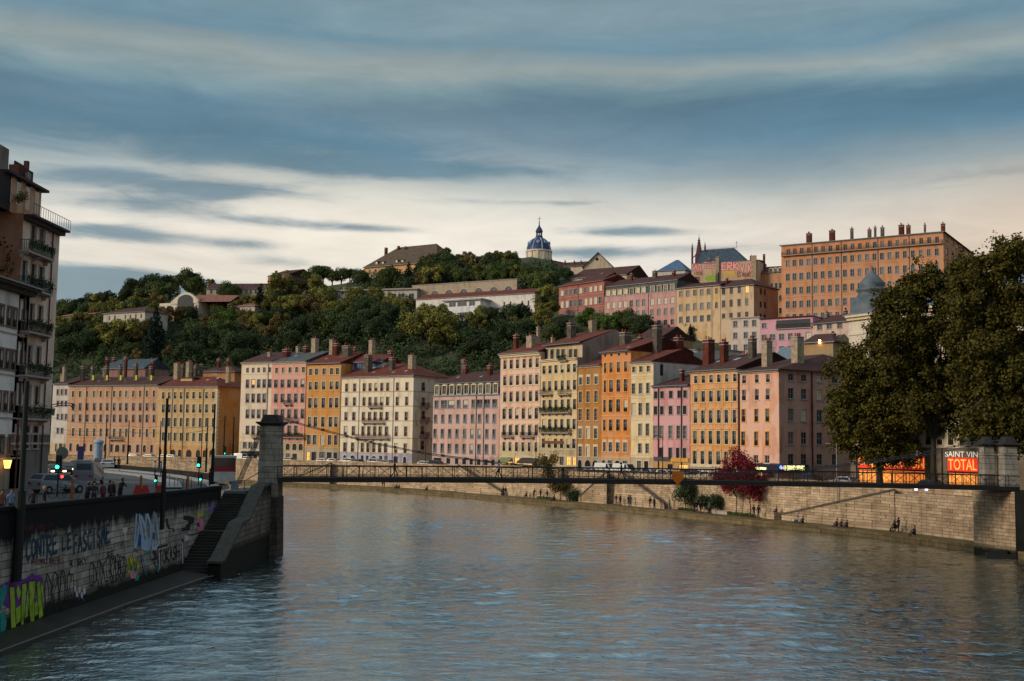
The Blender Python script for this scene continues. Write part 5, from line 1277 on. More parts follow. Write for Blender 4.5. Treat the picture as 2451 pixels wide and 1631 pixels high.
m=MB(); m.box(u0-1.5,u0+1.1,.95,9,z0-.0,ztop-h.zb-.01); m.build('attic_end',plain('slate_end',(.012,.012,.014),.8),h.root)
for x,y in ((46.7,462),(68,472),(89,484),(110,493)):
    u,z=h.hit(x,y,'front',1.0); fm,pms=win_mesh(.9,2.4,(None,None,DS,None,None,None,False,1)); o=link('window',fm,h.root,(u,.86,z-h.zb-1.2)); link('pane',pms[1],o,(0,-.03,0))
m=MB(); u,z=h.hit(75,430,'front',4); m.box(u-1.6,u+1.6,3.6,4.6,ztop-h.zb,z-h.zb+.6); m.box(u+.9,u+1.3,3.9,4.3,z-h.zb+.6,z-h.zb+1.6)
for k in range(6): m.tube((u-1.4+k*.35,4.1,z-h.zb+.6),(u-1.4+k*.35,4.1,z-h.zb+1.0),.12,.1,6)
c=m.build('chimney',plain('chimney_dark',C(66,36,34),.9),h.root)
u,z=h.hit(85.5,437,'front',3.3); m=MB(); m.tube((u,3.3,z-h.zb),(u+.1,3.25,z-h.zb),.02,.55,12); m.tube((u,3.3,z-h.zb-.5),(u,3.5,z-h.zb-.9),.04,.04,5); m.build('satellite_dish',plain('dish_grey',C(150,150,150),.5),c)
m=MB()
def rail_local(m,u0,u1,y,z,h_=1.0,s=.3):
    m.box(u0,u1,y-.02,y+.02,z+h_-.04,z+h_); n=int((u1-u0)/s)
    for i in range(n+1): x=u0+(u1-u0)*i/n; m.box(x-.015,x+.015,y-.015,y+.015,z,z+h_)
rail_local(m,.3,h.w+.6,-.75,h.zt-h.zb+.02,1.0,.5); m.build('terrace_railing',IRON,h.root)
rr=random.Random(5)
for cx,cy,r,n in ((79,482,8,160),(70,487,7,120)):
    pl=MB()
    for i in range(n):
        u,z=h.hit(cx+rr.gauss(0,r*.35),cy+rr.gauss(0,r*.7),'front',.1); c=Vector((u,.1+rr.gauss(0,.2),z-h.zb)); a=Vector((rr.gauss(0,1),rr.gauss(0,1),rr.gauss(0,1))).normalized()*.13; b=a.orthogonal().normalized()*.1; pl.face([c-a,c-b,c+a,c+b])
    pl.build('plants',MATS['leaf_rust'],h.root)
# creeper on the side wall over the roof of the white house
t=empty('creeper_plant',(XL-.5,Yb-1.2,23),0,'dark red and green climbing plant on the roof edge at the left frame','plant')
pl=MB()
for cx,cy,r,n,mm in ((8,580,9,260,1),(14,620,11,300,0),(28,640,9,260,2),(6,645,12,260,0),(22,608,8,150,1)):
    for i in range(n):
        p=at(cx+rr.gauss(0,r*.5),cy+rr.gauss(0,r),Yb-1.3+rr.gauss(0,.4)); p=p-Vector((XL-.5,Yb-1.2,23)); a=Vector((rr.gauss(0,1),rr.gauss(0,1),rr.gauss(0,1))).normalized()*.16; b=a.orthogonal().normalized()*.12; pl.face([p-a,p-b,p+a,p+b],mm)
pl.build('foliage',[FM['k'],plain('leaf_wine',(.04,.006,.01),.8),FM['d']],t)
m=MB(); yb=planY(17,450,-47.5); zb_=at(5,358,yb).z; m.box(-62,-47.5,62,yb,LZ,zb_); gb=m.build('apartment_building',plaster('tower_grey',C(120,118,116))); tag(gb,'plain grey wall of the tallest building cut by the left frame edge','building')
# ---------------- graffiti on the near wall (parts of the wall) ----------------
def wallpt(px,py):
    """point on the battered river face of the near wall"""
    d=ray(px,py); x=-27.0; ys=[p[1] for p in PW]+[101]; xs=[p[0] for p in PW]+[-26.1]
    for _ in range(6):
        y=d.y*x/d.x; z=H0+d.z*x/d.x; zt=lpar(y)-.22
        b=.25*(zt-z)/(zt+1) if y<88.2 else .0
        x=float(np.interp(y,ys,xs))+max(0,min(.25,b))
    return CO+d*(x/d.x)
PL_N=Vector((1,0,0.03)).normalized()
gm=[plain('spray_blue',C(24,50,72),.8,var=.4),plain('spray_black',(.008,.009,.012),.8),plain('spray_pale_blue',C(150,175,205),.8),plain('spray_lime',C(140,170,50),.8,var=.4),plain('spray_purple',C(96,50,130),.8,var=.3),plain('spray_teal',C(30,130,130),.8),plain('spray_pink',C(200,120,150),.8),plain('spray_yellow',C(190,170,40),.8),plain('spray_wine',C(90,30,40),.8),plain('spray_white',C(185,185,190),.8),plain('spray_green',C(50,140,60),.8),plain('spray_violet',C(110,100,180),.8),plain('spray_deep_blue',C(30,70,150),.8)]
def gpart(name,fn):
    m=MB(); fn(m); return m.build(name,gm,leftwall)
def Z3(x,y): return (x/7.84,1220+y/7.84)
def Z4(x,y): return (260+x/7.84,1200+y/7.84)
def g1(m):
    for t,x0,y0,x1,y1,hh in (('C',490,960,570,930,400),('O',590,920,670,900,370),('N',690,890,770,850,320),('T',770,860,870,850,360),('R',880,880,970,850,370),('E',985,830,1070,800,340)):
        a=Z3(x0,y0);b=Z3(x1,y1); word(m,t,wallpt,a[0],a[1],b[0],b[1],hh/7.84,.21,.014,0,gap=.05)
    for t,x0,y0,x1,y1,hh in (('L',1165,760,1225,745,230),('E',1265,740,1330,710,270)):
        a=Z3(x0,y0);b=Z3(x1,y1); word(m,t,wallpt,a[0],a[1],b[0],b[1],hh/7.84,.2,.014,0,gap=.05)
    a=Z3(1385,830);b=Z3(2080,600)
    word(m,'FASCISME',wallpt,a[0],a[1],b[0],b[1],44,.2,.014,0,gap=.28)
gpart('graffiti_slogan',g1)
def g2(m):
    a=Z3(590,1040);b=Z3(1200,1000); word(m,'MIROMNULANEFNIS',wallpt,a[0],a[1],b[0],b[1],14,.05,.012,8,gap=.2)
    a=Z3(1850,770);b=Z3(2340,690); word(m,'ANIELVANN',wallpt,a[0],a[1],b[0],b[1],14,.05,.012,8,gap=.2)
    a=Z3(380,420);b=Z3(1000,330); word(m,'MNURIANLIM',wallpt,a[0],a[1],b[0],b[1],12,.05,.01,8,gap=.2)
    a=Z3(1310,1060);b=Z3(1640,1000); word(m,'RISKY',wallpt,a[0],a[1],b[0],b[1],12,.09,.012,1,gap=.2)
    a=Z3(2000,900);b=Z3(2150,860); word(m,'SE',wallpt,a[0],a[1],b[0],b[1],12,.09,.012,1,gap=.2)
gpart('graffiti_scrawl',g2)
def poly(m,pts,k,offs,Z=Z3):
    P=[wallpt(*Z(*p)) for p in pts]; c=sum(P,Vector())/len(P)
    n=PL_N*offs
    for a,b in zip(P,P[1:]+P[:1]): m.face([c+n,a+n,b+n],k)
def g3(m):
    poly(m,[(0,1420),(180,1330),(330,1240),(420,1310),(500,1280),(600,1180),(660,1240),(740,1220),(800,1290),(780,1480),(640,1500),(420,1560),(380,1800),(250,1900),(60,1800),(0,1600)],4,.012)
    for pts in ([(170,1450),(270,1430),(290,1700),(300,2300),(200,2330),(190,1900)],[(300,1520),(330,1410),(395,1560),(340,1700)],[(400,1400),(490,1370),(500,1500),(420,1800),(440,2200),(380,2200)],[(530,1340),(640,1320),(670,1400),(620,1700),(640,2150),(560,2150),(520,1700)],[(680,1400),(740,1310),(800,1480),(810,2000),(720,2060),(700,1700)],[(240,1900),(500,1700),(520,2000),(300,2150)],[(560,1800),(760,1700),(780,1900),(600,2050)]):
        poly(m,pts,3,.018)
    P=lambda *q:[Z3(*p) for p in q]
    for st in (P((170,1450),(270,1430),(300,2300),(200,2330),(170,1450)),P((400,1400),(490,1370),(500,1500),(440,2200),(380,2200),(400,1400)),P((530,1340),(660,1330),(640,2150),(560,2150),(530,1340)),P((680,1400),(740,1310),(810,2000),(720,2060),(680,1400))):
        spray(m,[st],wallpt,.07,.024,1)
    poly(m,[(0,1500),(60,1400),(130,1430),(110,1620),(0,1900)],5,.02); poly(m,[(0,1950),(70,1900),(120,2100),(60,2500),(0,2550)],5,.02)
gpart('graffiti_lime_letters',g3)
def blob(m,Z,x0,y0,x1,y1,n,k,w,seed,dy=0):
    """a row of rounded bubble letters as outlines"""
    rr=random.Random(seed)
    for i in range(n):
        cx=x0+(x1-x0)*(i+.5)/n; by=y0+dy*(i+.5)/n; hw=(x1-x0)/n*.46; hh=(y1-y0)/2
        st=[]
        for j in range(15):
            a=2*math.pi*j/14; r=1+.22*math.sin(2*a+rr.uniform(0,6))
            st.append(Z(cx+hw*math.cos(a)*r,by+hh+hh*math.sin(a)*r))
        spray(m,[st],wallpt,w,.014,k)
        st=[Z(cx+rr.uniform(-.5,.5)*hw,by+hh*(2*j/4)) for j in range(5)]; spray(m,[st],wallpt,w*.8,.014,k)
def g4(m):
    poly(m,[(810,1330),(960,1210),(1100,1180),(1260,1130),(1350,1200),(1390,1600),(1400,1950),(1100,2050),(850,2100)],5 if False else 1,.005) if False else None
    blob(m,Z3,820,1270,1400,1950,4,1,.09,3,-150); blob(m,Z3,1660,980,2352,1480,5,1,.08,4,-160)
    blob(m,Z4,0,1050,330,1480,3,1,.08,5,-40)
    for q in range(5): poly(m,[(1400+q*45+25*math.cos(a),1480+q*12+(q%2)*90+70*math.sin(a)) for a in [k*.9 for k in range(7)]],9,.010+q*.001)
    spray(m,[[Z3(1440,1500),Z3(1480,1700)],[Z3(1520,1480),Z3(1560,1720)]],wallpt,.05,.02,11)
gpart('graffiti_bubble_outlines',g4)
def g5(m):
    for pts in (((520,265),(480,840),(510,850),(560,500)),((575,265),(625,870),(665,880),(600,400)),((610,290),(680,480),(720,265)),((700,265),(690,600),(730,730)),((735,265),(790,460),(830,470),(760,880)),((850,225),(820,880),(870,890),(940,790),(880,260)),((640,880),(740,890),(790,600),(780,480))):
        spray(m,[[Z4(*p) for p in pts]],wallpt,.32,.016,2)
    poly(m,[(560,630),(600,610),(610,850),(555,830)],12,.03,Z4); poly(m,[(640,720),(760,740),(770,880),(630,880)],2,.012,Z4); poly(m,[(820,600),(850,580),(860,700),(820,720)],12,.03,Z4)
    poly(m,[(255,500),(350,490),(350,560),(320,600),(330,740),(300,740),(295,600),(260,590)],9,.012,Z4)
    poly(m,[(1420,640),(1500,630),(1510,690),(1470,750),(1430,740)],9,.012,Z4)
gpart('graffiti_white_letters',g5)
def g6(m):
    poly(m,[(1060,330),(1440,270),(1600,300),(1600,400),(1530,450),(1520,540),(1380,570),(1210,580),(1200,520),(1110,520),(1070,400)],1,.02,Z4)
    poly(m,[(915,855),(1040,810),(1410,710),(1415,1200),(1390,1200),(1380,760),(1050,850),(930,880)],1,.02,Z4) if False else spray(m,[[Z4(925,1290),Z4(920,870),Z4(1060,830),Z4(1400,730),Z4(1415,1190)]],wallpt,.15,.02,1)
    a=Z4(950,1200);b=Z4(1400,1040); word(m,'TOKASHI',wallpt,a[0],a[1],b[0],b[1],33,.13,.03,1,gap=.25)
    poly(m,[(940,900),(1400,770),(1400,1180),(950,1290)],9,.006,Z4)
gpart('graffiti_black_word',g6)
def g7(m):
    rq=random.Random(4)
    for q in range(26):
        x=rq.uniform(345,540); y=rq.uniform(1030,1330); spray(m,[[Z4(x,y),Z4(x+rq.uniform(-20,30),y+rq.uniform(40,110))]],wallpt,rq.uniform(.12,.24),.006+.0007*q,rq.choice([7,7,3,10,6]))
    poly(m,[(400,1350),(540,1340),(500,1450),(410,1450)],6,.01,Z4); poly(m,[(500,1420),(580,1380),(560,1480),(490,1500)],5,.012,Z4)
    spray(m,[[Z4(*p) for p in q] for q in (((360,1050),(420,1300),(440,1000),(500,1320),(540,1050)),((470,960),(490,900),(540,960)))],wallpt,.07,.02,8)
    spray(m,[[Z4(*p) for p in q] for q in (((640,1030),(700,1380)),((680,1000),(760,930),(800,1090),(720,1140)),((850,1120),(930,1330),(940,1110)))],wallpt,.12,.02,5)
    spray(m,[[Z4(*p) for p in q] for q in (((600,1010),(660,1390)),((830,920),(900,1080),(800,1100)),((850,1130),(920,1350)))],wallpt,.12,.024,1)
    poly(m,[(820,930),(890,920),(905,1040),(870,1080)],8,.02,Z4)
    poly(m,[(1660,220),(1700,200),(1690,330),(1660,340)],7,.02,Z4);poly(m,[(1720,220),(1750,160),(1760,250),(1720,320)],7,.022,Z4);poly(m,[(1640,380),(1740,310),(1790,400),(1760,540),(1710,620),(1660,520)],6,.02,Z4);poly(m,[(1650,410),(1700,400),(1700,480),(1660,480)],8,.03,Z4)
    poly(m,[(1800,180),(1850,160),(1860,240),(1820,270)],10,.02,Z4)
    spray(m,[[Z4(*p) for p in q] for q in (((1860,140),(1930,160),(2040,60)),((1890,160),(1960,40),(2000,150)))],wallpt,.2,.02,11)
    spray(m,[[Z4(*p) for p in q] for q in (((1480,860),(1600,820),(1500,930)),((1470,640),(1700,600)),((1520,900),(1560,1100),(1620,930)))],wallpt,.07,.02,1)
gpart('graffiti_colour_piece',g7)
# ---------------- stairs and abutment ----------------
t=empty('river_stairs',(-25,94,0),0,'dark stone stairs running down from the footbridge landing to the river ledge','stairs')
STM=plain('step_stone',(.026,.028,.026),.85,var=.5,scale=.6,bump=.3)
m=MB(); ns=28; y0,y1=101.0,87.8; z1=LZ; 
yy=y0; zz=z1
for i in range(ns):
    run=.42 if i!=14 else 1.5
    m.box(-25.85-.9*max(0,(i<14)*0)+25,-23.35+25,yy-run-94,yy-94,-1,zz-(LZ-.5)/ns*(i+1)+0); 
    yy-=run; 
m.build('steps',STM,t)
m=MB(); m.box(-25.85+25,-23.9+25+.0,101.0-94,108-94,LZ-.4,LZ+.012); m.build('landing',plain('landing_stone',(.12,.12,.13),.8,var=.3),t)
AM=stone('abutment_stone',C(128,124,118),C(104,100,96),C(46,44,42),.9,.45,dirt=(2.2,5.6,.6))
mb=MB()
prof=[(87.2,-1.5),(87.2,1.15),(88.2,1.3),(93.6,3.7),(96.2,3.9),(101.2,6.45),(104.6,6.6),(104.6,-1.5)]
X0,X1=-23.34,-22.35
for X,s in ((X1,1),(X0,-1)):
    P=[(X,y,z) for y,z in prof]; mb.face(P if s>0 else list(reversed(P)),0,[(p[1],p[2]) for p in (P if s>0 else list(reversed(P)))])
for (ya,za),(yb,zb) in zip(prof[:-1],prof[1:]): mb.face([(X0,ya,za),(X1,ya,za),(X1,yb,zb),(X0,yb,zb)],0,[(0,za+ya),(1,za+ya),(1,zb+yb),(0,zb+yb)])
ab=mb.build('stair_wall',AM); tag(ab,'stepped stone side wall between the river stairs and the water','wall')
m=MB()
for (ya,za),(yb,zb) in zip(prof[1:6],prof[2:7]):
    m.face([(X0-.12,ya,za+.2),(X1+.1,ya,za+.2),(X1+.1,yb,zb+.2),(X0-.12,yb,zb+.2)]); m.face([(X1+.1,ya,za-.02),(X1+.1,yb,zb-.02),(X1+.1,yb,zb+.2),(X1+.1,ya,za+.2)]); m.face([(X0-.12,ya,za+.2),(X0-.12,yb,zb+.2),(X0-.12,yb,zb-.02),(X0-.12,ya,za-.02)])
m.face([(X0-.12,87.2,1.0),(X1+.1,87.2,1.0),(X1+.1,87.2,1.35),(X0-.12,87.2,1.35)])
m.build('coping',plain('coping_stone',(.05,.052,.046),.85,var=.4),ab)
# towers
TS=stone('tower_stone',C(158,156,150),C(140,137,131),C(90,88,84),1.1,.55,uv=False)
def tower(name,label,cx,cy,w,d,z0,zt,base):
    t=empty(name,(cx,cy,0),0,label,'bridge tower'); m=MB()
    m.frus(0,0,z0,zt-1.9,w/2+.06,d/2+.06,w/2-.04,d/2-.04); m.frus(0,0,zt-1.9,zt-1.78,w/2+.06,d/2+.06,w/2+.06,d/2+.06); m.frus(0,0,zt-1.775,zt-1.05,w/2-.05,d/2-.05,w/2-.05,d/2-.05)
    m.build('shaft',TS,t)
    m=MB(); m.frus(0,0,zt-1.05,zt-.8,w/2,d/2,w/2+.33,d/2+.33); m.frus(0,0,zt-.795,zt-.68,w/2+.36,d/2+.36,w/2+.3,d/2+.3); m.frus(0,0,zt-.675,zt-.05,w/2-.02,d/2-.02,w/2-.3,d/2-.2); m.frus(0,0,zt-.045,zt,w/2-.25,d/2-.2,w/2-.35,d/2-.3)
    m.build('capital',plain('capital_dark',(.03,.03,.032),.85,var=.4),t)
    if base: m=MB(); m.frus(0,0,-1.5,z0-.01,w/2+.25,d/2+.5,w/2+.12,d/2+.25); m.build('base',base,t)
    return t
aL=at(646,1100,105.6); AM2=stone('base_stone',C(96,92,88),C(74,72,68),C(36,34,32),1.0,.5,uv=False)
tower('bridge_tower','square grey stone bridge tower with dark capital on the near left bank',aL.x,106.1,1.85,2.2,5.4,at(646,993,105.6).z,AM2)
aR=at(2413,1120,115); aR2=at(2362,1120,116.5)
tower('bridge_tower','pale stone pier nearest the right frame edge beside the footbridge end',aR.x,aR.y,1.35,1.6,5.4,at(2413,1046,115).z,AM2)
tower('bridge_tower','slimmer pale stone pier behind the tree trunk at the footbridge far end',aR2.x,aR2.y,1.1,1.4,5.4,at(2362,1046,116.5).z,None)
# abutment of the right bank (return face coloured near-black to stand in for its shade)
m=MB(); p=at(2432,1200,106); q=at(2372,1200,112.5)
blk=MB(); 
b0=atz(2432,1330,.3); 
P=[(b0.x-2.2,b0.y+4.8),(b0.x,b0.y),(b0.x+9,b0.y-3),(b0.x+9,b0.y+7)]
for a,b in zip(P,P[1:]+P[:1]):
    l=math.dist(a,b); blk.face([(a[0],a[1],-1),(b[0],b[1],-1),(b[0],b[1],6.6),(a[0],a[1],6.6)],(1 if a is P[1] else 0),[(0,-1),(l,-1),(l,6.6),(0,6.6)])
blk.face([(x,y,6.6) for x,y in P]); ob=blk.build('bridge_abutment',[QW,plain('unlit_stone',(.014,.013,.012),.95,var=.5,scale=.8,bump=.3)]); tag(ob,'stone abutment block with a pink scribble under the right end of the footbridge','abutment')
# ---------------- footbridge ----------------
BL=Vector((at(668,1135,105.8).x,105.8,0)); BR=Vector((at(2420,1150,114.2).x,114.2,0)); BU=(BR-BL).normalized(); BLn=(BR-BL).length; BN=Vector((BU.y,-BU.x,0))
br=empty('footbridge',(BL.x,BL.y,0),math.atan2(BU.y,BU.x),'long slim dark iron suspension footbridge crossing the whole river','bridge')
def dz(x): s=x/BLn; return 7.42-.9*(s-.42)**2
DKM=plain('bridge_dark',(.012,.009,.009),.6,var=.3); RLM=plain('bridge_rail',(.018,.008,.008),.55)
N_=60
for y,nm in ((-1.5,'girder'),(1.5,'girder')):
    m=MB()
    for i in range(N_):
        a,b=BLn*i/N_,BLn*(i+1)/N_; za,zb=dz(a),dz(b)
        V=[(a,y-.08,za-.44),(b,y-.08,zb-.44),(b,y+.08,zb-.44),(a,y+.08,za-.44),(a,y-.08,za),(b,y-.08,zb),(b,y+.08,zb),(a,y+.08,za)]
        n=len(m.v); m.v+=V
        for q in ((0,3,2,1),(4,5,6,7),(0,1,5,4),(2,3,7,6)): m.f.append(tuple(n+i for i in q)); m.m.append(0)
    m.build(nm,DKM,br)
m=MB()
for i in range(N_):
    a,b=BLn*i/N_,BLn*(i+1)/N_; za,zb=dz(a)-.06,dz(b)-.06
    m.face([(a,-1.42,za),(b,-1.42,zb),(b,1.42,zb),(a,1.42,za)]); m.face([(a,-1.42,za-.12),(a,1.42,za-.12),(b,1.42,zb-.12),(b,-1.42,zb-.12)])
    m.box(a+.4,a+.52,-1.42,1.42,za-.34,za-.122)
m.build('deck',plain('deck_planks',(.06,.05,.045),.9),br)
for y in (-1.5,1.5):
    m=MB(); n=int(BLn/1.5); L_=BLn/n
    for i in range(n):
        a=i*L_; b=a+L_; za,zb=dz(a),dz(b)
        m.tube((a,y,za),(a,y,za+1.05),.04,.04,5)
        m.tube((a,y,za+1.05),(b,y,zb+1.05),.042,.042,5); m.tube((a,y,za+.12),(b,y,zb+.12),.02,.02,4)
        m.tube((a+.35,y,za+.1),(a+.35,y,za+1.04),.025,.025,4)
        m.tube((a+.36,y,za+.12),(b,y,zb+1.0),.02,.02,4); m.tube((a+.36,y,za+1.0),(b,y,zb+.12),.02,.02,4); m.tube((a,y,za+.2),(b,y,zb+.2),.022,.022,4)
    m.build('railing',RLM,br)
cabpts=[(673,1001),(740,1020),(820,1041),(900,1061),(1020,1085),(1193,1108),(1400,1126),(1600,1133),(1750,1134),(1870,1129),(2050,1112),(2208,1090),(2340,1064),(2405,1050)]
def bridge_local(px,py,y):
    O=BL-BN*y; d=ray(px,py); tt=(O-CO).dot(BN)/d.dot(BN); p=CO+d*tt; return ((p-O).dot(BU),p.z)
for y in (-1.35,1.35):
    m=MB(); pts=[]
    for px,py in cabpts: u,z=bridge_local(px,py,-1.35); pts.append((u,y,z))
    m.path(pts,.032,5); m.path([(a,b+.14,c-.12) for a,b,c in pts],.024,5); m.build('cable',plain('cable_steel',(.04,.05,.06),.5),br)
    x=4.0; us=[p[0] for p in pts]; zs=[p[2] for p in pts]
    while x<BLn-2:
        zc=np.interp(x,us,zs)
        if zc>dz(x)+.3: m=MB(); m.tube((x,y,dz(x)),(x,y,zc+.05),.014,.014,4); m.tube((x-.12,y,zc),(x+.12,y,zc),.085,.085,5); m.build('hanger',plain('cable_steel',(.04,.05,.06),.5),br)
        x+=2.3
m=MB()
for dx,ly in ((0,0),(.35,.6),(0,-1.2),(.3,-.6)):
    a=Vector((aL.x-.5,106+ly,at(646,1004,105.6).z)); b=at(527,1160,101.5+dx)+Vector((0,7+ly,-.2)); m.tube(a,b,.045,.045,5)
gc=m.build('anchor_cables',plain('cable_steel',(.04,.05,.06),.5)); tag(gc,'two pairs of dark cables slanting from the left tower down to the quay','cable')
s=MB(); p=atz(1,1,1); u,z=bridge_local(1622,1141,-1.62); r=.62
s.prism([(u,z-.85),(u+.62,z-.1),(u+.5,z+.4),(u+.15,z+.52),(u-.15,z+.52),(u-.5,z+.4),(u-.62,z-.1)],-1.70,-1.64); o=s.build('navigation_sign',plain('sign_orange',C(190,104,24),.6),None); o.parent=None
o.location=(BL.x,BL.y,0); o.rotation_euler=(0,0,math.atan2(BU.y,BU.x)); tag(o,'orange diamond navigation sign hung on the footbridge railing','sign')
s=MB()
for px in (2196,2221):
    u,z=bridge_local(px,1171,-1.3); s=MB(); s.lathe([(.02,-.16),(.13,-.14),(.16,0),(.13,.12),(.02,.14)],0,0,10); o=s.build('floodlight',plain('flood_violet',(.6,.6,1),.4,emit=(.55,.5,1),es=2.5))
    o.location=BL+BU*u-BN*(-1.0)+Vector((0,0,z)); tag(o,'small violet white floodlight under the footbridge deck, %s one'%('left' if px<2210 else 'right'),'lamp','violet floodlights under the bridge')
# quay parapet beyond the bridge on the left bank
mb=MB(); L2=[(-33.0,126),(-36,131),(-47,148),(-60,165),(-80,184),(-115,208),(-170,236)]
wall_strip(mb,L2,[(0,-1),(0,6.75),(.45,6.75),(.45,LZ-.1)]); mb.face([(-33,126,LZ-.1),(-33.4,126.2,LZ-.1),(-33.4,126.2,6.75),(-33,126,6.75)],0,[(0,0),(.4,0),(.4,1),(0,1)])
o=mb.build('quay_parapet',plain('parapet_black',(.012,.011,.010),.9,var=.4)); tag(o,'low parapet, its shade coloured in, curving along the left quay beyond the footbridge','wall')  # near-black base colour carries the shade of the land side
mb=MB(); K=[(-30.5,104),(-35,118),(-44,136),(-56,153),(-70,168),(-100,188)]
for w0,w1,z,mt,nm in ((0,1.6,LZ+.14,PAVE,'quay_kerb'),(-3.6,-2.4,LZ+.13,PAVE,'quay_pavement')):
    mb=MB()
    for (a,b) in zip(K[:-1],K[1:]):
        l=math.dist(a,b); nx,ny=-(b[1]-a[1])/l,(b[0]-a[0])/l
        P=[(a[0]+nx*w0,a[1]+ny*w0,z),(b[0]+nx*w0,b[1]+ny*w0,z),(b[0]+nx*w1,b[1]+ny*w1,z),(a[0]+nx*w1,a[1]+ny*w1,z)]
        mb.face(P); mb.face([P[3],P[2],(P[2][0],P[2][1],LZ),(P[3][0],P[3][1],LZ)]); mb.face([P[0],(P[0][0],P[0][1],LZ),(P[1][0],P[1][1],LZ),P[1]])
    tag(mb.build(nm,plain('kerb_pale',(.30,.30,.30),.85)),kind='structure')
# stone ramps on the right bank wall
def bank_at(px,o):
    d=ray(px,1150); return Vector((*seg_hit(d,off(o)),0))
RMP=stone('ramp_masonry',C(204,182,154),C(170,150,126),C(104,90,76),1.05,.36,uv=False)
def ramp_(pa,pb,z0,z1,label,w0=3.7,green=False):
    a0,b0=bank_at(pa,w0),bank_at(pb,w0); a1,b1=bank_at(pa,5.2),bank_at(pb,5.2)
    m=MB(); zb=.7
    A=[(a0.x,a0.y),(b0.x,b0.y),(b1.x,b1.y),(a1.x,a1.y)]; Z=[z0,z1,z1,z0]
    m.face([(*A[0],zb),(*A[1],zb),(*A[1],z1+.9),(*A[0],z0+.9)]); m.face([(*A[0],z0+.9),(*A[1],z1+.9),(A[1][0]+.2,A[1][1]+.25,z1+.9),(A[0][0]+.2,A[0][1]+.25,z0+.9)]); m.face([(A[0][0]+.2,A[0][1]+.25,z0),(A[1][0]+.2,A[1][1]+.25,z1),(*A[2],z1),(*A[3],z0)])
    m.face([(A[0][0]+.2,A[0][1]+.25,z0),(A[0][0]+.2,A[0][1]+.25,z0+.9),(A[1][0]+.2,A[1][1]+.25,z1+.9),(A[1][0]+.2,A[1][1]+.25,z1)])
    m.face([(*A[1],zb),(*A[2],zb),(*A[2],z1+.9),(*A[1],z1+.9)]); m.face([(*A[3],zb),(*A[0],zb),(*A[0],z0+.9),(*A[3],z0+.9)])
    o=m.build('stone_stairs',RMP); tag(o,label,'stairs')
    m=MB(); e=Vector((b0.x-a0.x,b0.y-a0.y,0)).normalized(); n=Vector((-(b0.y-a0.y),b0.x-a0.x,0)).normalized()
    q=n*.1 if n.y<0 else -n*.1
    m.face([(a0.x+q.x,a0.y+q.y,z0+.72),(b0.x+q.x,b0.y+q.y,z1+.72),(b0.x+q.x,b0.y+q.y,z1+.97),(a0.x+q.x,a0.y+q.y,z0+.97)]); m.face([(a0.x+q.x,a0.y+q.y,z0+.97),(b0.x+q.x,b0.y+q.y,z1+.97),(b0.x-q.x*2,b0.y-q.y*2,z1+.97),(a0.x-q.x*2,a0.y-q.y*2,z0+.97)]); m.build('coping',RENDERD,o)
    return o
ramp_(1870,2140,.7,4.9,'long stone ramp climbing right along the quay wall near the big trees')
ramp_(1590,1490,.7,5.2,'dark stone stairs climbing left from the path near the bare red trees',green=True)
ramp_(1385,1452,.7,5.2,'narrow stone stairs climbing right in the middle of the far quay wall')
ramp_(1200,1095,.7,5.2,'distant stone stairs climbing left at the centre of the far quay wall')
ramp_(700,790,.7,4.6,'farthest stone ramp on the quay wall just right of the bridge tower')

a_=bank_at(2142,3.7); b_=bank_at(2350,3.7); a1_=bank_at(2142,5.4); b1_=bank_at(2350,5.4); m=MB()
m.face([(a_.x,a_.y,.6),(b_.x,b_.y,.6),(b_.x,b_.y,5.2),(a_.x,a_.y,5.2)]); m.face([(a_.x,a_.y,5.2),(b_.x,b_.y,5.2),(b1_.x,b1_.y,5.2),(a1_.x,a1_.y,5.2)]); m.face([(b_.x,b_.y,.6),(b1_.x,b1_.y,.6),(b1_.x,b1_.y,5.2),(b_.x,b_.y,5.2)])
o=m.build('quay_terrace',RMP); tag(o,'raised masonry terrace joining the long ramp to the right abutment','terrace')
# ---------------- poles, lights ----------------
POLE=plain('pole_dark',(.004,.006,.008),.6,spec=.25)
def mast(label,px,ytop,ybot,X=None,D=None,r0=.14,r1=.09,name='trolley_mast',step=True):
    if X is not None: D=planY(px,(ytop+ybot)/2,X)
    p=at(px,(ytop+ybot)/2,D); zt=at(px,ytop,D).z; zb=at(px,ybot,D).z
    o=MB(); h=zt-zb
    if step: o.tube((0,0,0),(0,0,h*.45),r0,r0,10); o.tube((0,0,h*.45),(0,0,h),r1,r1*.85,10); o.tube((0,0,h),(0,0,h+.12),r1*1.2,r1*.5,8)
    else: o.tube((0,0,0),(0,0,h),r0,r1,8)
    ob=o.build(name,POLE,None,(p.x,p.y,zb)); tag(ob,label,'mast','dark slender masts along the quays'); return ob,p,zt
mast('thick black mast fixed to the river side of the near wall, left frame part',52,915,1392,X=-26.75,r0=.27,r1=.16)
mast('black mast fixed to the river wall right of the slogan, tallest of the left quay',394,957,1268,X=-25.45,r0=.17,r1=.11)
mast('dark mast standing at the end of the near parapet above the stairs',511,970,1160,D=102.5,r0=.15,r1=.09)
for px,yt,yb,D,lb in ((253,1010,1109,164,'thin dark mast by the far low parapet in front of the salmon house arches'),(307,1008,1112,158,'slightly leaning thin mast in front of the right half of the salmon house'),(383,1010,1122,146,'thin mast rising just left of the tall near mast'),(495,1003,1131,132,'dark mast left of the parapet end mast, in front of the ochre house'),(536,998,1120,126,'mast in front of the plain ochre side wall, left one'),(558,1000,1115,120,'mast in front of the plain ochre side wall, right one')):
    mast(lb,px,yt,yb,D=D,r0=.12,r1=.08)
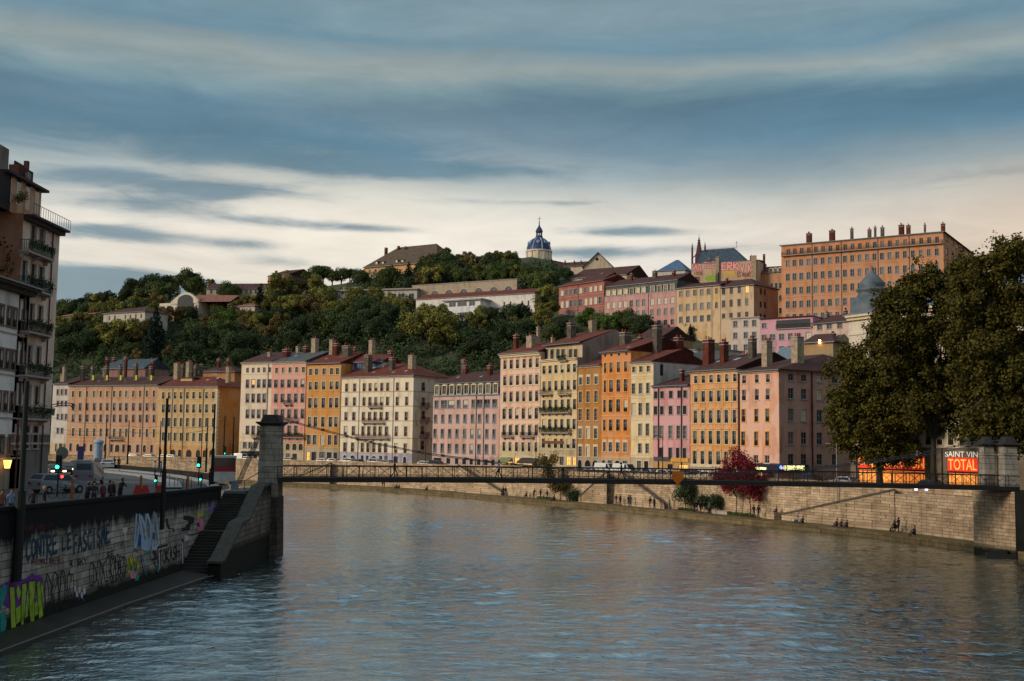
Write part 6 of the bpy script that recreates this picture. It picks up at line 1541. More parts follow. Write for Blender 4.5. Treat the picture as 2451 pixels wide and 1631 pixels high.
# street lamps on the far quay
for px,yt,yb,lb in ((864-10,1050,1140,'slim street lamp on the far quay in front of the cream corner house'),(1282,1040,1130,'slim street lamp on the far quay in front of the pale pink house'),(1586,1043,1140,'slim street lamp in front of the bubblegum pink house'),(2003,1062,1230,'pale lamp post standing against the far quay wall near the plane trees'),(1017,1045,1128,'slim street lamp beside the shaded end wall of the cream corner house')):
    b=bank_at(px,9.9 if px<2000 else 4.9); zt=at(px,yt,b.y).z; zq=quay_z(b.y)+.12 if px<2000 else .75
    m=MB(); m.tube((0,0,0),(0,0,zt-zq),.09,.05,6); m.tube((0,0,zt-zq-.4),(-1.0,-.3,zt-zq),.03,.03,5); m.box(-1.5,-.9,-.42,-.2,zt-zq-.06,zt-zq+.06)
    o=m.build('street_lamp',POLE if px<2000 else plain('pole_pale',(.3,.3,.27),.5),None,(b.x,b.y,zq)); tag(o,lb,'street lamp','street lamps of the far quay')
# double arm lamp from the left house
t=empty('street_lamp',(XL+.1,Ye-.3,0),0,'double curved arm street lamp fixed to the corner of the tall narrow house','street lamp')
m=MB()
for k,(pa,pb) in enumerate((((122,970),(170,966)),((122,976),(168,971)))):
    a=at(*pa,Ye+.2)-Vector((XL+.1,Ye-.3,0)); b=at(*pb,Ye+.2)-Vector((XL+.1,Ye-.3,0)); c=(a+b)/2+Vector((0,0,.12)); m.tube(a,c,.045,.04,6); m.tube(c,b,.04,.035,6); m.tube(b,b+Vector((.35,0,-.25)),.05,.09,6)
m.build('arm',POLE,t)
m=MB(); p=at(127,985,Ye+.2)-Vector((XL+.1,Ye-.3,0)); m.tube(p+Vector((0,0,-.4)),p+Vector((0,0,.3)),.16,.2,8); m.build('lantern',plain('lantern_grey',C(110,120,125),.5),t)
def traffic(px,py,D,zb,label,cols,s=1.0,red=None):
    p=at(px,py,D); t=empty('traffic_light',(p.x,p.y,zb),0,label,'traffic light'); z=p.z-zb
    m=MB(); m.tube((0,.12,0),(0,.12,z+.6*s),.06,.06,6); m.build('post',POLE,t)
    m=MB(); m.box(-.19*s,.19*s,-.12,.18,z-.3*s,z+1.0*s); m.box(-.28*s,.28*s,.08,.1,z-.36*s,z+1.08*s); m.build('signal_box',IRON,t)
    m=MB(); m.tube((0,-.13,z),(0,-.2,z),.15*s,.16*s,10); m.build('green_light',plain('light_green',(0,.9,.5),.4,emit=(.02,1,.5),es=3.5),t)
    if red: m=MB(); m.tube((.42,-.13,z-.75),(.42,-.2,z-.75),.11,.11,8); m.build('red_light',plain('light_red',(1,.02,.02),.4,emit=(1,.02,.02),es=4),t)
traffic(139,1118,88,LZ,'green traffic light in front of the silver car on the left quay','g',.85,True)
traffic(476,1114,112,LZ,'green traffic light left of the red and white truck','g',.8)
traffic(537,1086,140,LZ,'small green traffic light in front of the ochre side wall','g',.8)
traffic(373,1151,104,LZ,'short pedestrian light with tiny green lamp beside the tall near mast','g',.5)
traffic(481,1148,104,LZ,'tiny green pedestrian light near the end of the near parapet','g',.45)
# overhead wires on the left quay
m=MB()
W=[((125,1000),(253,1013),(307,1018),(383,1020),(495,1020),(560,1012)),((130,1025),(253,1030),(383,1034),(495,1030)),((160,1040),(307,1032),(400,1036),(520,1024))]
for ws,dd in zip(W,(0,3,-3)):
    pts=[at(px,py,D+dd) for (px,py),D in zip(ws,(112,164,158,146,132,124))]
    for a,b in zip(pts[:-1],pts[1:]):
        for i in range(6):
            f=lambda t:a.lerp(b,t)-Vector((0,0,.5*4*t*(1-t)*.6)); m.tube(f(i/6),f((i+1)/6),.02,.02,4)
o=m.build('overhead_wires',POLE); tag(o,'thin overhead trolley wires strung between the masts of the left quay','wires')
# ---------------- vehicles ----------------
def car_mesh(col,kind='car'):
    key=('car',col,kind)
    if key in WC: return WC[key]
    paint=plain('paint_%.2f_%.2f_%.2f'%col,col,.3,spec=.6,var=.05)
    L={'car':4.2,'suv':4.5,'van':5.0}[kind]; W=.88 if kind!='van' else .98
    m=MB()
    if kind=='van': prof=[(-L/2,.4),(L/2-.1,.4),(L/2,.75),(L/2-.15,1.15),(L/2-.9,1.35),(L/2-1.5,2.15),(-L/2+.15,2.2),(-L/2,1.2)]
    elif kind=='suv': prof=[(-L/2,.4),(L/2-.05,.4),(L/2,.75),(L/2-.12,1.0),(L/2-1.15,1.12),(L/2-1.9,1.62),(-L/2+.45,1.66),(-L/2+.05,1.1)]
    else: prof=[(-L/2,.35),(L/2-.05,.35),(L/2,.65),(L/2-.15,.85),(L/2-1.1,.95),(L/2-1.8,1.42),(-L/2+.75,1.45),(-L/2+.05,.95)]
    # tapered body: lower full width, roof narrower
    zt=max(z for x,z in prof); zm=1.0 if kind=='car' else 1.12 if kind=='suv' else 1.35
    def wid(z): return W if z<=zm else W-.17*(z-zm)/(zt-zm)
    n=len(prof); k=len(m.v)
    for s in (-1,1):
        for x,z in prof: m.v.append((x,s*wid(z),z))
    m.f.append(tuple(range(k,k+n)));m.m.append(0); m.f.append(tuple(k+2*n-1-i for i in range(n)));m.m.append(0)
    for i in range(n): j=(i+1)%n; m.f.append((k+i,k+n+i,k+n+j,k+j)); m.m.append(0)
    body=m.mesh('body',[paint])
    g=MB(); z0=zm+.03; z1=zt-.12
    xb0,xb1=-L/2+(.22 if kind!='car' else .5),L/2-(1.35 if kind!='van' else 1.1)
    for s in (-1,1):
        a=[(xb0,z0),(xb1,z0),(xb1-.5,z1),(xb0+.3,z1)]
        if kind=='van': a=[(L/2-1.9,z0),(xb1,z0),(xb1-.45,z1),(L/2-1.9,z1)]
        q=[(x,s*(wid(z)+.012),z) for x,z in a]; g.face(q)
    i5=prof[4];i6=prof[5]; g.face([(i5[0]+.0-.06,-.72,i5[1]+.09),(i5[0]-.06,.72,i5[1]+.09),(i6[0]+.06,.66,i6[1]-.06),(i6[0]+.06,-.66,i6[1]-.06)])
    a,b=prof[6],prof[7]; lerp=lambda t,o:(a[0]+(b[0]-a[0])*t-o,a[1]+(b[1]-a[1])*t)
    r0=lerp(.15,.02);r1=lerp(.75,.02); g.face([(r0[0],-.64,r0[1]),(r0[0],.64,r0[1]),(r1[0],.74,r1[1]),(r1[0],-.74,r1[1])])
    gl=g.mesh('window',[GLASS[0]])
    w=MB(); w.tube((0,-.11,0),(0,.11,0),.33,.33,14,0); w.tube((0,-.12,0),(0,.12,0),.18,.18,10,1); wm=w.mesh('wheel',[plain('tyre',(.01,.01,.01),.9),plain('rim',(.25,.25,.26),.4,metal=.5)])
    hl=MB(); hl.box(0,.05,-.18,.18,-.08,.08); lit=hl.mesh('headlight',[plain('headlight_lit',(1,.7,.3),.4,emit=(1,.6,.22),es=3)]); un=hl.mesh('headlight',[plain('headlight_off',(.5,.5,.5),.3)]); tl=hl.mesh('tail_light',[plain('tail_red',(.2,.01,.01),.4)])
    WC[key]=(body,gl,wm,lit,un,tl,L,W); return WC[key]
def car(label,loc,rz,col,kind='car',lit=False,group='cars on the far quay road',name='parked_car',cat='car'):
    body,gl,wm,l1,l0,tl,L,W=car_mesh(col,kind); t=empty(name,loc,rz,label,cat,group)
    link('body',body,t); link('window',gl,t)
    for x in (-L/2+.8,L/2-.8):
        for y in (-W+.08,W-.08): link('wheel',wm,t,(x,y,.33))
    for y in (-.62,.62): link('headlight',l1 if lit else l0,t,(L/2-.05,y,.72)); link('tail_light',tl,t,(-L/2-.005,y,.85))
    return t
wh,gy,sl,bk,bl=(.62,.62,.6),(.25,.26,.28),(.42,.44,.48),(.02,.02,.025),(.05,.08,.14)
FO=list(zip(off(11.2),off(11.9)))
def bank_dir(px,o):
    a=bank_at(px-6,o);b=bank_at(px+6,o); return math.atan2(b.y-a.y,b.x-a.x)
hn={'A':'the white narrow house'}
names=[(190,'salmon house'),(365,'ochre house'),(590,'cream house left of the tower'),(700,'pink arcade house'),(780,'golden house'),(900,'cream corner house'),(1090,'grey pink mansard house'),(1240,'pale pink house'),(1340,'yellow cream house'),(1410,'dark ochre house'),(1475,'bright orange house'),(1535,'cream yellow house'),(1605,'bubblegum pink house'),(1710,'iron railed orange house'),(1820,'salmon corner house')]
def near_name(px): return min(names,key=lambda n:abs(n[0]-px))[1]
cs=[(323,wh,'car','white'),(352,wh,'car','white'),(387,wh,'car','white'),(413,wh,'car','white'),(541,wh,'car','white'),(566,wh,'van','white'),(594,wh,'car','pale'),(687,gy,'car','grey'),(768,sl,'car','silver'),(801,gy,'car','grey'),(829,wh,'suv','white'),(850,bk,'car','black'),(900,sl,'suv','silver'),(922,gy,'car','grey'),(1019,wh,'car','white'),(1046,bk,'suv','black'),(1408,sl,'car','silver'),(1453,wh,'van','white'),(1497,wh,'van','white'),(1525,gy,'car','grey'),(1558,sl,'car','silver'),(1597,wh,'car','white'),(1642,gy,'suv','grey'),(1668,bk,'car','black'),(1700,wh,'car','white'),(1930,bk,'suv','black'),(2020,sl,'car','silver'),(2235,bk,'car','black')]
kn={'car':'small car','van':'van','suv':'tall car'}
prevl={}
for i,(px,cl,kd,cn) in enumerate(cs):
    o=12.2; b=bank_at(px,o); lit=px in(1019,1453,1525,1558)
    lb='%s %s%s on the far quay before the %s'%(cn,kn[kd],' with lit headlights' if lit else '',near_name(px))
    if lb in prevl: prevl[lb]+=1; lb+=', right one' 
    else: prevl[lb]=1
    car(lb,(b.x,b.y,quay_z(b.y)+.005),bank_dir(px,o)+(math.pi if (i%3) else 0) if not lit else bank_dir(px,o),cl,kd,lit,cat='van' if kd=='van' else 'car')
p=at(138,1178,93); car('silver grey tall car on the left quay behind the green traffic light',(p.x,p.y,LZ+.01),R_(58),(.18,.20,.25),'suv',group=None)
p=at(212,1160,111); car('white van seen from behind on the left quay road',(p.x,p.y,LZ+.01),R_(99),(.13,.16,.21),'van',group=None,cat='van')
p=at(200,1150,121); car('pale blue van ahead of the white van on the left road',(p.x,p.y,LZ+.01),R_(108),(.16,.2,.26),'van',group=None,cat='van')
for i,(px,D,c,l,lb) in enumerate(((135,128,bk,True,'black car with lit headlights left of the white van'),(158,136,bk,True,'dark car with pale roof between traffic light and van'),(182,150,bk,False,'distant black car beyond the vans'),(255,160,sl,False,'small silver car far along the curving left road'),(238,166,bk,False,'black car far along the left road under the pale advertising column'))):
    p=at(px,1140,D); car(lb,(p.x,p.y,LZ+.01),R_(-62 if l else 112),c,'car',l,group='cars on the left quay road')
# truck
p=at(535,1135,114); t=empty('delivery_truck',(p.x,p.y,LZ),R_(20),'red and white box truck with dark windows by the footbridge landing','truck')
m=MB(); m.box(-1.1,1.1,-1,2.6,.35,1.35,0); m.box(-1.1,1.1,-1,2.6,1.35,1.85,1); m.box(-1.15,1.15,-1.1,2.7,2.75,2.95,0); m.build('body',[plain('truck_white',(.5,.5,.52),.4),plain('truck_red',(.28,.02,.03),.4)],t)
m=MB(); m.box(-1.08,1.08,-.98,2.58,1.86,2.74); m.build('window',GLASS[0],t)
m=MB()
for x in(-.95,.95):
    for y in (-.5,2.0): m.tube((x-.1,y,.35),(x+.1,y,.35),.35,.35,10)
m.build('wheel',plain('tyre',(.01,.01,.01),.9),t)
# small quay things
def small(name,label,cat,px,py,D,build,mat,rz=0,group=None,zb=LZ):
    p=at(px,py,D); m=MB(); build(m); o=m.build(name,mat,None,(p.x,p.y,zb),rz); tag(o,label,cat,group); return o
small('advertising_column','pale round advertising column far along the left road','column',234,1110,170,lambda m:(m.lathe([(.75,0),(.75,.4),(.62,.45),(.62,3.6),(.8,3.7),(.7,4.0),(.1,4.3)],n=16)),plain('column_pale',C(140,160,185),.6))
small('information_sign','blue upright information panel behind the white van','sign',192,1105,124,lambda m:(m.box(-.32,.32,-.08,.08,1.2,3.6),m.tube((0,0,0),(0,0,1.2),.07,.07,6)),plain('sign_navy',(.01,.015,.10),.5))
small('round_mirror','grey round traffic mirror above the green light','mirror',148,1097,89,lambda m:(m.tube((0,0,3.4),(0,.05,3.4),.5,.5,14),m.tube((0,.1,0),(0,.1,3.4),.04,.04,6)),plain('mirror_grey',C(110,118,115),.4))
oy=plain('bollard_orange',(.30,.09,.015),.6)
for px,py,D,lb in ((173,1180,84,'orange post at the nose of the silver car'),(337,1165,92,'orange post left of the tall near mast'),(449,1160,97,'orange reflector post near the near parapet end')):
    small('bollard',lb,'bollard',px,py,D,lambda m:(m.tube((0,0,0),(0,0,1.55),.11,.1,8),m.tube((0,0,1.55),(0,0,1.62),.12,.05,8)),oy,group='orange posts of the left quay')
rw=plain('barrier_red',(.35,.02,.02),.6)
for px,lb in ((330,'left'),(348,'middle'),(381,'right')):
    small('traffic_barrier','red plastic road barrier by the near parapet, %s one'%lb,'barrier',px,1170,91,lambda m:(m.frus(0,0,0,.5,.34,.2,.28,.14),m.frus(0,0,.5,.86,.24,.11,.16,.08)),rw,group='red barriers by the parapet')
small('bicycle_rack','thin metal bicycle hoops on the pale pavement','rack',405,1165,106,lambda m:[(m.tube((i*.8,0,0),(i*.8,0,.85),.03,.03,5),m.tube((i*.8,0,.85),(i*.8+.5,0,.85),.03,.03,5),m.tube((i*.8+.5,0,.85),(i*.8+.5,0,0),.03,.03,5)) for i in range(3)],POLE)
for px,py,lb in ((143,1180,'dark city bicycle leaning by the silver car, left one'),(164,1180,'dark city bicycle leaning by the silver car, right one')):
    def bike(m):
        for x in (-.52,.52):
            for i in range(16):
                a=math.tau*i/16;b=math.tau*(i+1)/16; m.tube((x+.33*math.cos(a),0,.34+.33*math.sin(a)),(x+.33*math.cos(b),0,.34+.33*math.sin(b)),.022,.022,4)
        for a,b in (((-.52,0,.34),(-.1,0,.36)),((-.1,0,.36),(.35,0,.8)),((-.2,0,.85),(.35,0,.8)),((-.1,0,.36),(-.2,0,.95)),((-.52,0,.34),(-.2,0,.85)),((.52,0,.34),(.33,0,1.02))): m.tube(a,b,.02,.02,5)
        m.tube((.33,-.25,1.04),(.33,.25,1.04),.018,.018,5); m.box(-.32,-.08,-.06,.06,.94,.99)
    small('bicycle',lb,'bicycle',px,py,86,bike,IRON,R_(15),group='bicycles on the left quay')
# roof antenna, handrail
o=MB(); pa=at(586,1180,101.8);pb=at(585,1152,101.8);pc=at(620,1131,104.5); o.tube(pa,pb,.035,.035,6); o.tube(pb,pc,.035,.035,6); ob=o.build('handrail',IRON); tag(ob,'thin dark handrail at the top of the river stairs beside the tower','railing')
o=small('notice_board','small pale notice board on the river stairs tower side','sign',625,1112,104.4,lambda m:m.box(-.28,.28,-.03,.03,-.22,.22),plain('notice_pale',C(120,140,155),.6),zb=at(625,1112,104.4).z)
small('utility_box','grey painted metal cabinet on the footbridge landing','cabinet',562,1165,104,lambda m:(m.box(-.3,.3,-.25,.25,0,.75),m.box(-.33,.33,-.28,.28,.75,.8)),ZINC)
# ---------------- people ----------------
SK=plain('skin',(.35,.2,.13),.6,spec=.3); HA=plain('hair_dark',(.015,.01,.008),.8); HB=plain('hair_blond',(.3,.2,.08),.8)
def person_mesh(pose,seed=0):
    J={}
    def add(n,p,r): J[n]=(Vector(p),r)
    add('pel',(0,0,.95),.14);add('belly',(0,0,1.12),.13);add('chest',(0,.0,1.32),.15);add('neck',(0,0,1.49),.06);add('chin',(0,-.02,1.56),.075);add('head',(0,-.01,1.66),.10);add('top',(0,0,1.74),.07)
    for s,n in ((-1,'l'),(1,'r')):
        add('sh'+n,(s*.17,0,1.42),.07);add('el'+n,(s*.24,.03,1.14),.045);add('wr'+n,(s*.25,-.03,.90),.032);add('ha'+n,(s*.25,-.05,.82),.028)
        add('hip'+n,(s*.09,0,.90),.095);add('kn'+n,(s*.10,-.02,.50),.06);add('an'+n,(s*.10,.02,.09),.045);add('to'+n,(s*.11,-.15,.04),.035)
    def mv(n,p): J[n]=(Vector(p),J[n][1])
    if pose=='walk':
        mv('knl',(-.09,-.20,.53));mv('anl',(-.09,-.30,.12));mv('tol',(-.09,-.46,.10));mv('knr',(.09,.08,.50));mv('anr',(.09,.34,.15));mv('tor',(.09,.24,.04));mv('ell',(-.24,.12,1.15));mv('wrl',(-.23,.16,.92));mv('hal',(-.22,.15,.85));mv('elr',(.24,-.06,1.15));mv('wrr',(.23,-.24,.98));mv('har',(.22,-.30,.94))
    if pose=='lean':
        for n in ('belly','chest','neck','chin','head','top','shl','shr'): J[n]=(J[n][0]+Vector((0,-.22*(J[n][0].z-.95)/.6,-.03)),J[n][1])
        for s,n in ((-1,'l'),(1,'r')): mv('el'+n,(s*.28,-.3,1.18));mv('wr'+n,(s*.18,-.5,1.14));mv('ha'+n,(s*.12,-.55,1.13))
    if pose in('push',):
        for s,n in ((-1,'l'),(1,'r')): mv('el'+n,(s*.22,-.18,1.15));mv('wr'+n,(s*.18,-.42,1.05));mv('ha'+n,(s*.18,-.5,1.04))
        mv('knl',(-.09,-.15,.52));mv('anl',(-.09,-.2,.1));mv('tol',(-.09,-.36,.06));mv('anr',(.09,.26,.12));mv('tor',(.09,.12,.04))
    if pose in('sit','wheel'):
        dz_=-.72 if pose=='sit' else -.38
        for n in list(J):
            if n[:2] not in('kn','an') and n not in('tol','tor'): J[n]=(J[n][0]+Vector((0,0,dz_)),J[n][1])
        for s,n in ((-1,'l'),(1,'r')):
            if pose=='sit': mv('kn'+n,(s*.14,-.38,.50));mv('an'+n,(s*.13,-.52,.10));mv('to'+n,(s*.13,-.66,.04));mv('el'+n,(s*.25,-.16,.50));mv('wr'+n,(s*.16,-.34,.52));mv('ha'+n,(s*.12,-.40,.52))
            else: mv('kn'+n,(s*.12,-.42,.52));mv('an'+n,(s*.12,-.6,.16));mv('to'+n,(s*.12,-.74,.16));mv('el'+n,(s*.27,-.08,.72));mv('wr'+n,(s*.22,-.3,.68));mv('ha'+n,(s*.18,-.36,.66))
    names_=list(J); idx={n:i for i,n in enumerate(names_)}
    E=[('pel','belly'),('belly','chest'),('chest','neck'),('neck','chin'),('chin','head'),('head','top')]
    for n in 'lr': E+=[('chest','sh'+n),('sh'+n,'el'+n),('el'+n,'wr'+n),('wr'+n,'ha'+n),('pel','hip'+n),('hip'+n,'kn'+n),('kn'+n,'an'+n),('an'+n,'to'+n)]
    V=[J[n][0] for n in names_]; ED_=[(idx[a],idx[b]) for a,b in E]; RR=[J[n][1] for n in names_]
    # fingers: five short chains per hand
    for s,n in ((-1,'l'),(1,'r')):
        h,w=J['ha'+n][0],J['wr'+n][0]; d=(h-w).normalized(); side=Vector((0,1,0)) if abs(d.y)<.7 else Vector((1,0,0))
        for k,(o,l) in enumerate(((-.032,.055),(-.012,.075),(.010,.08),(.030,.07))):
            V.append(h+side*o+d*l); RR.append(.010); ED_.append((idx['ha'+n],len(V)-1))
        V.append(h-side*.05+d*.02); RR.append(.012); ED_.append((idx['ha'+n],len(V)-1))
    me=bpy.data.meshes.new('sk'); me.from_pydata([tuple(v) for v in V],ED_,[]); ob=bpy.data.objects.new('sk',me); COL.objects.link(ob)
    ob.modifiers.new('S','SKIN'); sv=me.skin_vertices[0].data
    for i,r in enumerate(RR): sv[i].radius=(r,r*(.8 if names_[i] in('chest','belly','pel') else 1) if i<len(names_) else r)
    sv[0].use_root=True
    ob.modifiers.new('U','SUBSURF').levels=1
    dg=bpy.context.evaluated_depsgraph_get(); out=bpy.data.meshes.new_from_object(ob.evaluated_get(dg)); bpy.data.objects.remove(ob)
    out.name='person'
    hz=J['head'][0].z; wl=J['pel'][0].z+.02
    wr=[J['wrl'][0],J['wrr'][0]]
    for a in (SK,SK,SK,SK): out.materials.append(a)
    for p in out.polygons:
        c=p.center; m=1
        if c.z>J['neck'][0].z+.03: m=0
        elif min((c-J['hal'][0]).length,(c-J['har'][0]).length)<.085: m=0
        elif pose=='sit' or pose=='wheel':
            m=2 if (c.y<-.18 and c.z<.62 and min((c-J['wrl'][0]).length,(c-J['wrr'][0]).length)>.1) or c.z<wl-.1 else 1
        elif c.z<wl and min((c-J['wrl'][0]).length,(c-J['wrr'][0]).length,)>.14 and abs(c.x)<.2: m=2
        if c.z<.1: m=3
        p.material_index=m; p.use_smooth=True
    hair=MB(); hc=J['head'][0]
    hair.lathe([(.004,.135),(.07,.118),(.108,.07),(.118,.01),(.112,-.04),(.10,-.07)],0,.012,10); hair.v=[(x,y+.012 if y>-.0 else y*.72+.012,z) for x,y,z in hair.v]
    hm=hair.mesh('hair',[HA],True); nose=None
    return out,hm,hc
PM={}
def cloth(c): return plain('cloth_%.2f_%.2f_%.2f'%c,c,.85,var=.15)
def person(label,loc,rz,pose='stand',top=(.02,.02,.025),leg=(.015,.017,.03),hair=HA,skin=SK,s=1.0,group=None):
    if pose not in PM: PM[pose]=person_mesh(pose)
    me,hm,hc=PM[pose]; o=link('person',me,None,loc,rz); o.scale=(s,s,s); tag(o,label,'person',group)
    for i,mt in enumerate((skin,cloth(top),cloth(leg),cloth((.01,.01,.01)))):
        o.material_slots[i].link='OBJECT'; o.material_slots[i].material=mt
    h=link('hair',hm,o,tuple(hc)); h.material_slots[0].link='OBJECT'; h.material_slots[0].material=hair
    return o
def path_person(px,label,pose='stand',o=3.0,rz=None,**kw):
    b=bank_at(px,o); z=.74+(0 if pose!='wheel' else 0); d=bank_dir(px,o)
    return person(label,(b.x,b.y,z),d+(R_(90) if rz is None else R_(rz)),pose,group='people on the far river path',**kw)
dk_=(.012,.013,.018)
path_person(916,'person in dark clothes standing by the far path wall, left of a pair',rz=20); path_person(921,'person in dark clothes standing by the far path wall, right of a pair',rz=-60)
path_person(950,'person sitting on the far path edge, left of two seated',pose='sit',o=.9,rz=0);path_person(956,'person sitting on the far path edge, right of two seated',pose='sit',o=.9,rz=0)
path_person(1023,'lone person sitting on the edge of the farthest path stretch',pose='sit',o=.9,rz=0)
path_person(1205,'person in dark jacket walking where the distant stairs reach the path',pose='walk',o=2.6,rz=90); path_person(1211,'person with pale bag colour trousers beside the walker at the distant stairs',leg=(.3,.3,.3),o=2.6)
path_person(1261,'lone dark figure sitting against the far wall under the yellow house',pose='sit',o=4.4,rz=0); path_person(1278,'person bending forward on the path under the yellow house',pose='lean',o=3.2,rz=90); path_person(1294,'person walking left beside the bent figure on the path',pose='walk',o=3.4,rz=-90)
path_person(1310,'person in dark coat walking right below the red leaved tree',pose='walk',o=2.6,rz=90);path_person(1327,'person sitting with legs toward the water below the red leaved tree',pose='sit',o=.7,rz=0,s=1.15)
path_person(1364,'small figure standing in front of the dark bush on the path',o=3.8)
path_person(1456,'slim person in grey walking along the blank wall between stairs',pose='walk',o=3.2,rz=90,top=(.06,.06,.07)); path_person(1475,'person in wine red jacket walking, left of two on the path',pose='walk',o=3.0,rz=90,top=(.09,.02,.03)); path_person(1485,'person in black walking, right of two on the path',o=3.0,rz=90)
path_person(1505,'person with head turned standing close behind the person in blue',o=3.4); path_person(1510,'person in steel blue jacket walking below the stairs',pose='walk',o=2.8,rz=90,top=(.06,.10,.16))
path_person(1556,'person in black by the foot of the dark stairs, left of two',pose='walk',o=2.8,rz=-90); path_person(1566,'person with teal bag by the foot of the dark stairs, right of two',o=2.4,top=(.03,.07,.08))
path_person(1602,'pale clothed figure standing at the wall beyond the dark stairs',o=4.2,top=(.4,.38,.35),leg=(.3,.28,.26)); 
for i,(px,cl) in enumerate(((1662,dk_),(1668,dk_),(1677,dk_),(1685,dk_),(1698,(.15,.18,.22)))):
    path_person(px,['tall person in black, leftmost of the group before the round bush','person in black, second from left in the group before the round bush','person in dark coat, middle of the group before the round bush','person with pale trousers in the group before the round bush','person in grey blue top, rightmost of the group before the round bush'][i],pose='walk' if i%2 else 'stand',o=2.6+.3*(i%2),rz=90,top=cl,leg=(.3,.26,.2) if i==3 else (.015,.017,.03))
path_person(1804,'person in black walking past the bare trunks, left of two',pose='walk',o=2.5,rz=90,s=1.05); path_person(1815,'person in black walking past the bare trunks, right of two',pose='walk',o=2.3,rz=-90,s=1.08)
b=bank_at(1858,4.2); person('person perched on the stone block at the foot of the long ramp',(b.x,b.y,1.45),bank_dir(1858,4)+R_(0),'sit',group='people on the far river path')
path_person(1908,'person in pale blue jacket sitting on the path edge, left of a pair',pose='sit',o=1.0,rz=0,top=(.25,.32,.42)); path_person(1921,'person in dark jacket sitting on the path edge, right of a pair',pose='sit',o=1.0,rz=0)
for px,cl,l in ((2002,dk_,'left'),(2013,(.25,.05,.15),'middle'),(2026,dk_,'right')): path_person(px,'person sitting on the path edge near the big trees, %s of three'%l,pose='sit',o=1.0,rz=0,top=dk_,leg=cl)
path_person(2149,'person in black pushing a wheelchair along the path',pose='push',o=2.4,rz=-90,s=1.02)
b=bank_at(2139,2.4); dw=bank_dir(2139,2.4); person('person seated in the wheelchair',(b.x,b.y,.76),dw+R_(-90),'wheel',group='people on the far river path')
m=MB()
for y in (-.3,.3):
    for i in range(16): a=math.tau*i/16;c=math.tau*(i+1)/16; m.tube((y,.02+.3*math.cos(a),.32+.3*math.sin(a)),(y,.02+.3*math.cos(c),.32+.3*math.sin(c)),.02,.02,4)
    m.tube((y*.8,-.5,.1),(y*.8,-.4,.1),.1,.1,6); m.tube((y*.8,.28,.95),(y*.8,.1,.5),.018,.018,5)
m.box(-.24,.24,-.3,.15,.42,.46); m.box(-.24,.24,.14,.18,.46,.95); m.box(-.15,.15,-.68,-.5,.08,.11)
o=m.build('wheelchair',IRON,None,(b.x,b.y,.76),dw+R_(-90)); tag(o,'dark wheelchair being pushed along the far path','wheelchair')
path_person(2187,'lone dark figure sitting on the path edge right of the wheelchair',pose='sit',o=1.0,rz=0,s=1.15)
# people on the footbridge
def bridge_person(px,label,pose='walk',y=0,dirn=1,**kw):
    u,z=bridge_local(px,1120,y); p=BL+BU*u-BN*y; return person(label,(p.x,p.y,dz(u)-.06),math.atan2(BU.y,BU.x)+R_(90*dirn),pose,group='people crossing the footbridge',**kw)
bridge_person(945,'person in black crossing the footbridge with a hand raised to the face'); bridge_person(1194,'person in pale blue shirt striding over the footbridge',top=(.32,.42,.55),leg=(.03,.03,.04),dirn=-1)
for px,l in ((1487,'tiny dark walker on the footbridge before the white vans'),): bridge_person(px,l,s=.95)
# left quay people
def quay_person(px,py,D,label,pose='stand',rz=0,**kw):
    if D<95: D=planY(px,py,float(np.interp(D,[66,80],[-28.3,-27.45]))); D=planY(px,py,float(np.interp(D,[58,75,90],[-28.45,-27.5,-27.0])))
    p=at(px,py,D); return person(label,(p.x,p.y,LZ+.01),R_(rz),pose,group='people on the left quay',**kw)
quay_person(288,1160,84,'tall dark haired person in black leaning over the near parapet',rz=60,pose='lean',s=1.08); quay_person(271,1165,83.5,'person with blond hair beside the tall leaning figure',rz=150,hair=HB); quay_person(264,1165,82.5,'person in black close to the blond haired person',rz=80)
quay_person(247,1165,81,'person in black with a pink scarf colour top by the parapet',rz=60,top=(.1,.02,.03),s=.96); quay_person(226,1165,80.5,'broad dark figure behind the parapet under the white van',rz=20); quay_person(209,1165,79.5,'person leaning on the parapet below the white van, left end of the group',rz=60,pose='lean',s=1.03)
quay_person(107,1180,77,'bald person in a dark coat by the dark shop front',rz=100,hair=SK); quay_person(79,1190,75,'dark figure walking left before the dark shop front',pose='walk',rz=200,s=.95); quay_person(27,1190,73,'person with pale blue scarf colour top beside the black near mast',rz=40,top=(.12,.2,.3)); quay_person(4,1190,71,'person at the extreme left edge with reddish top',rz=40,top=(.15,.06,.05))
for px,py,D,l in ((371,1125,138,'person in pale top on the far left pavement beside the thin mast'),(385,1128,136,'person in blue top on the far left pavement'),(273,1110,160,'dark figure by the far parapet end, left of two'),(284,1110,158,'dark figure by the far parapet end, right of two'),(502,1150,108,'dark coated figure waiting by the red and white truck')): quay_person(px,py,D,l,rz=rnd.uniform(0,360),top=(.25,.25,.25) if px==371 else (.05,.1,.2) if px==385 else dk_)
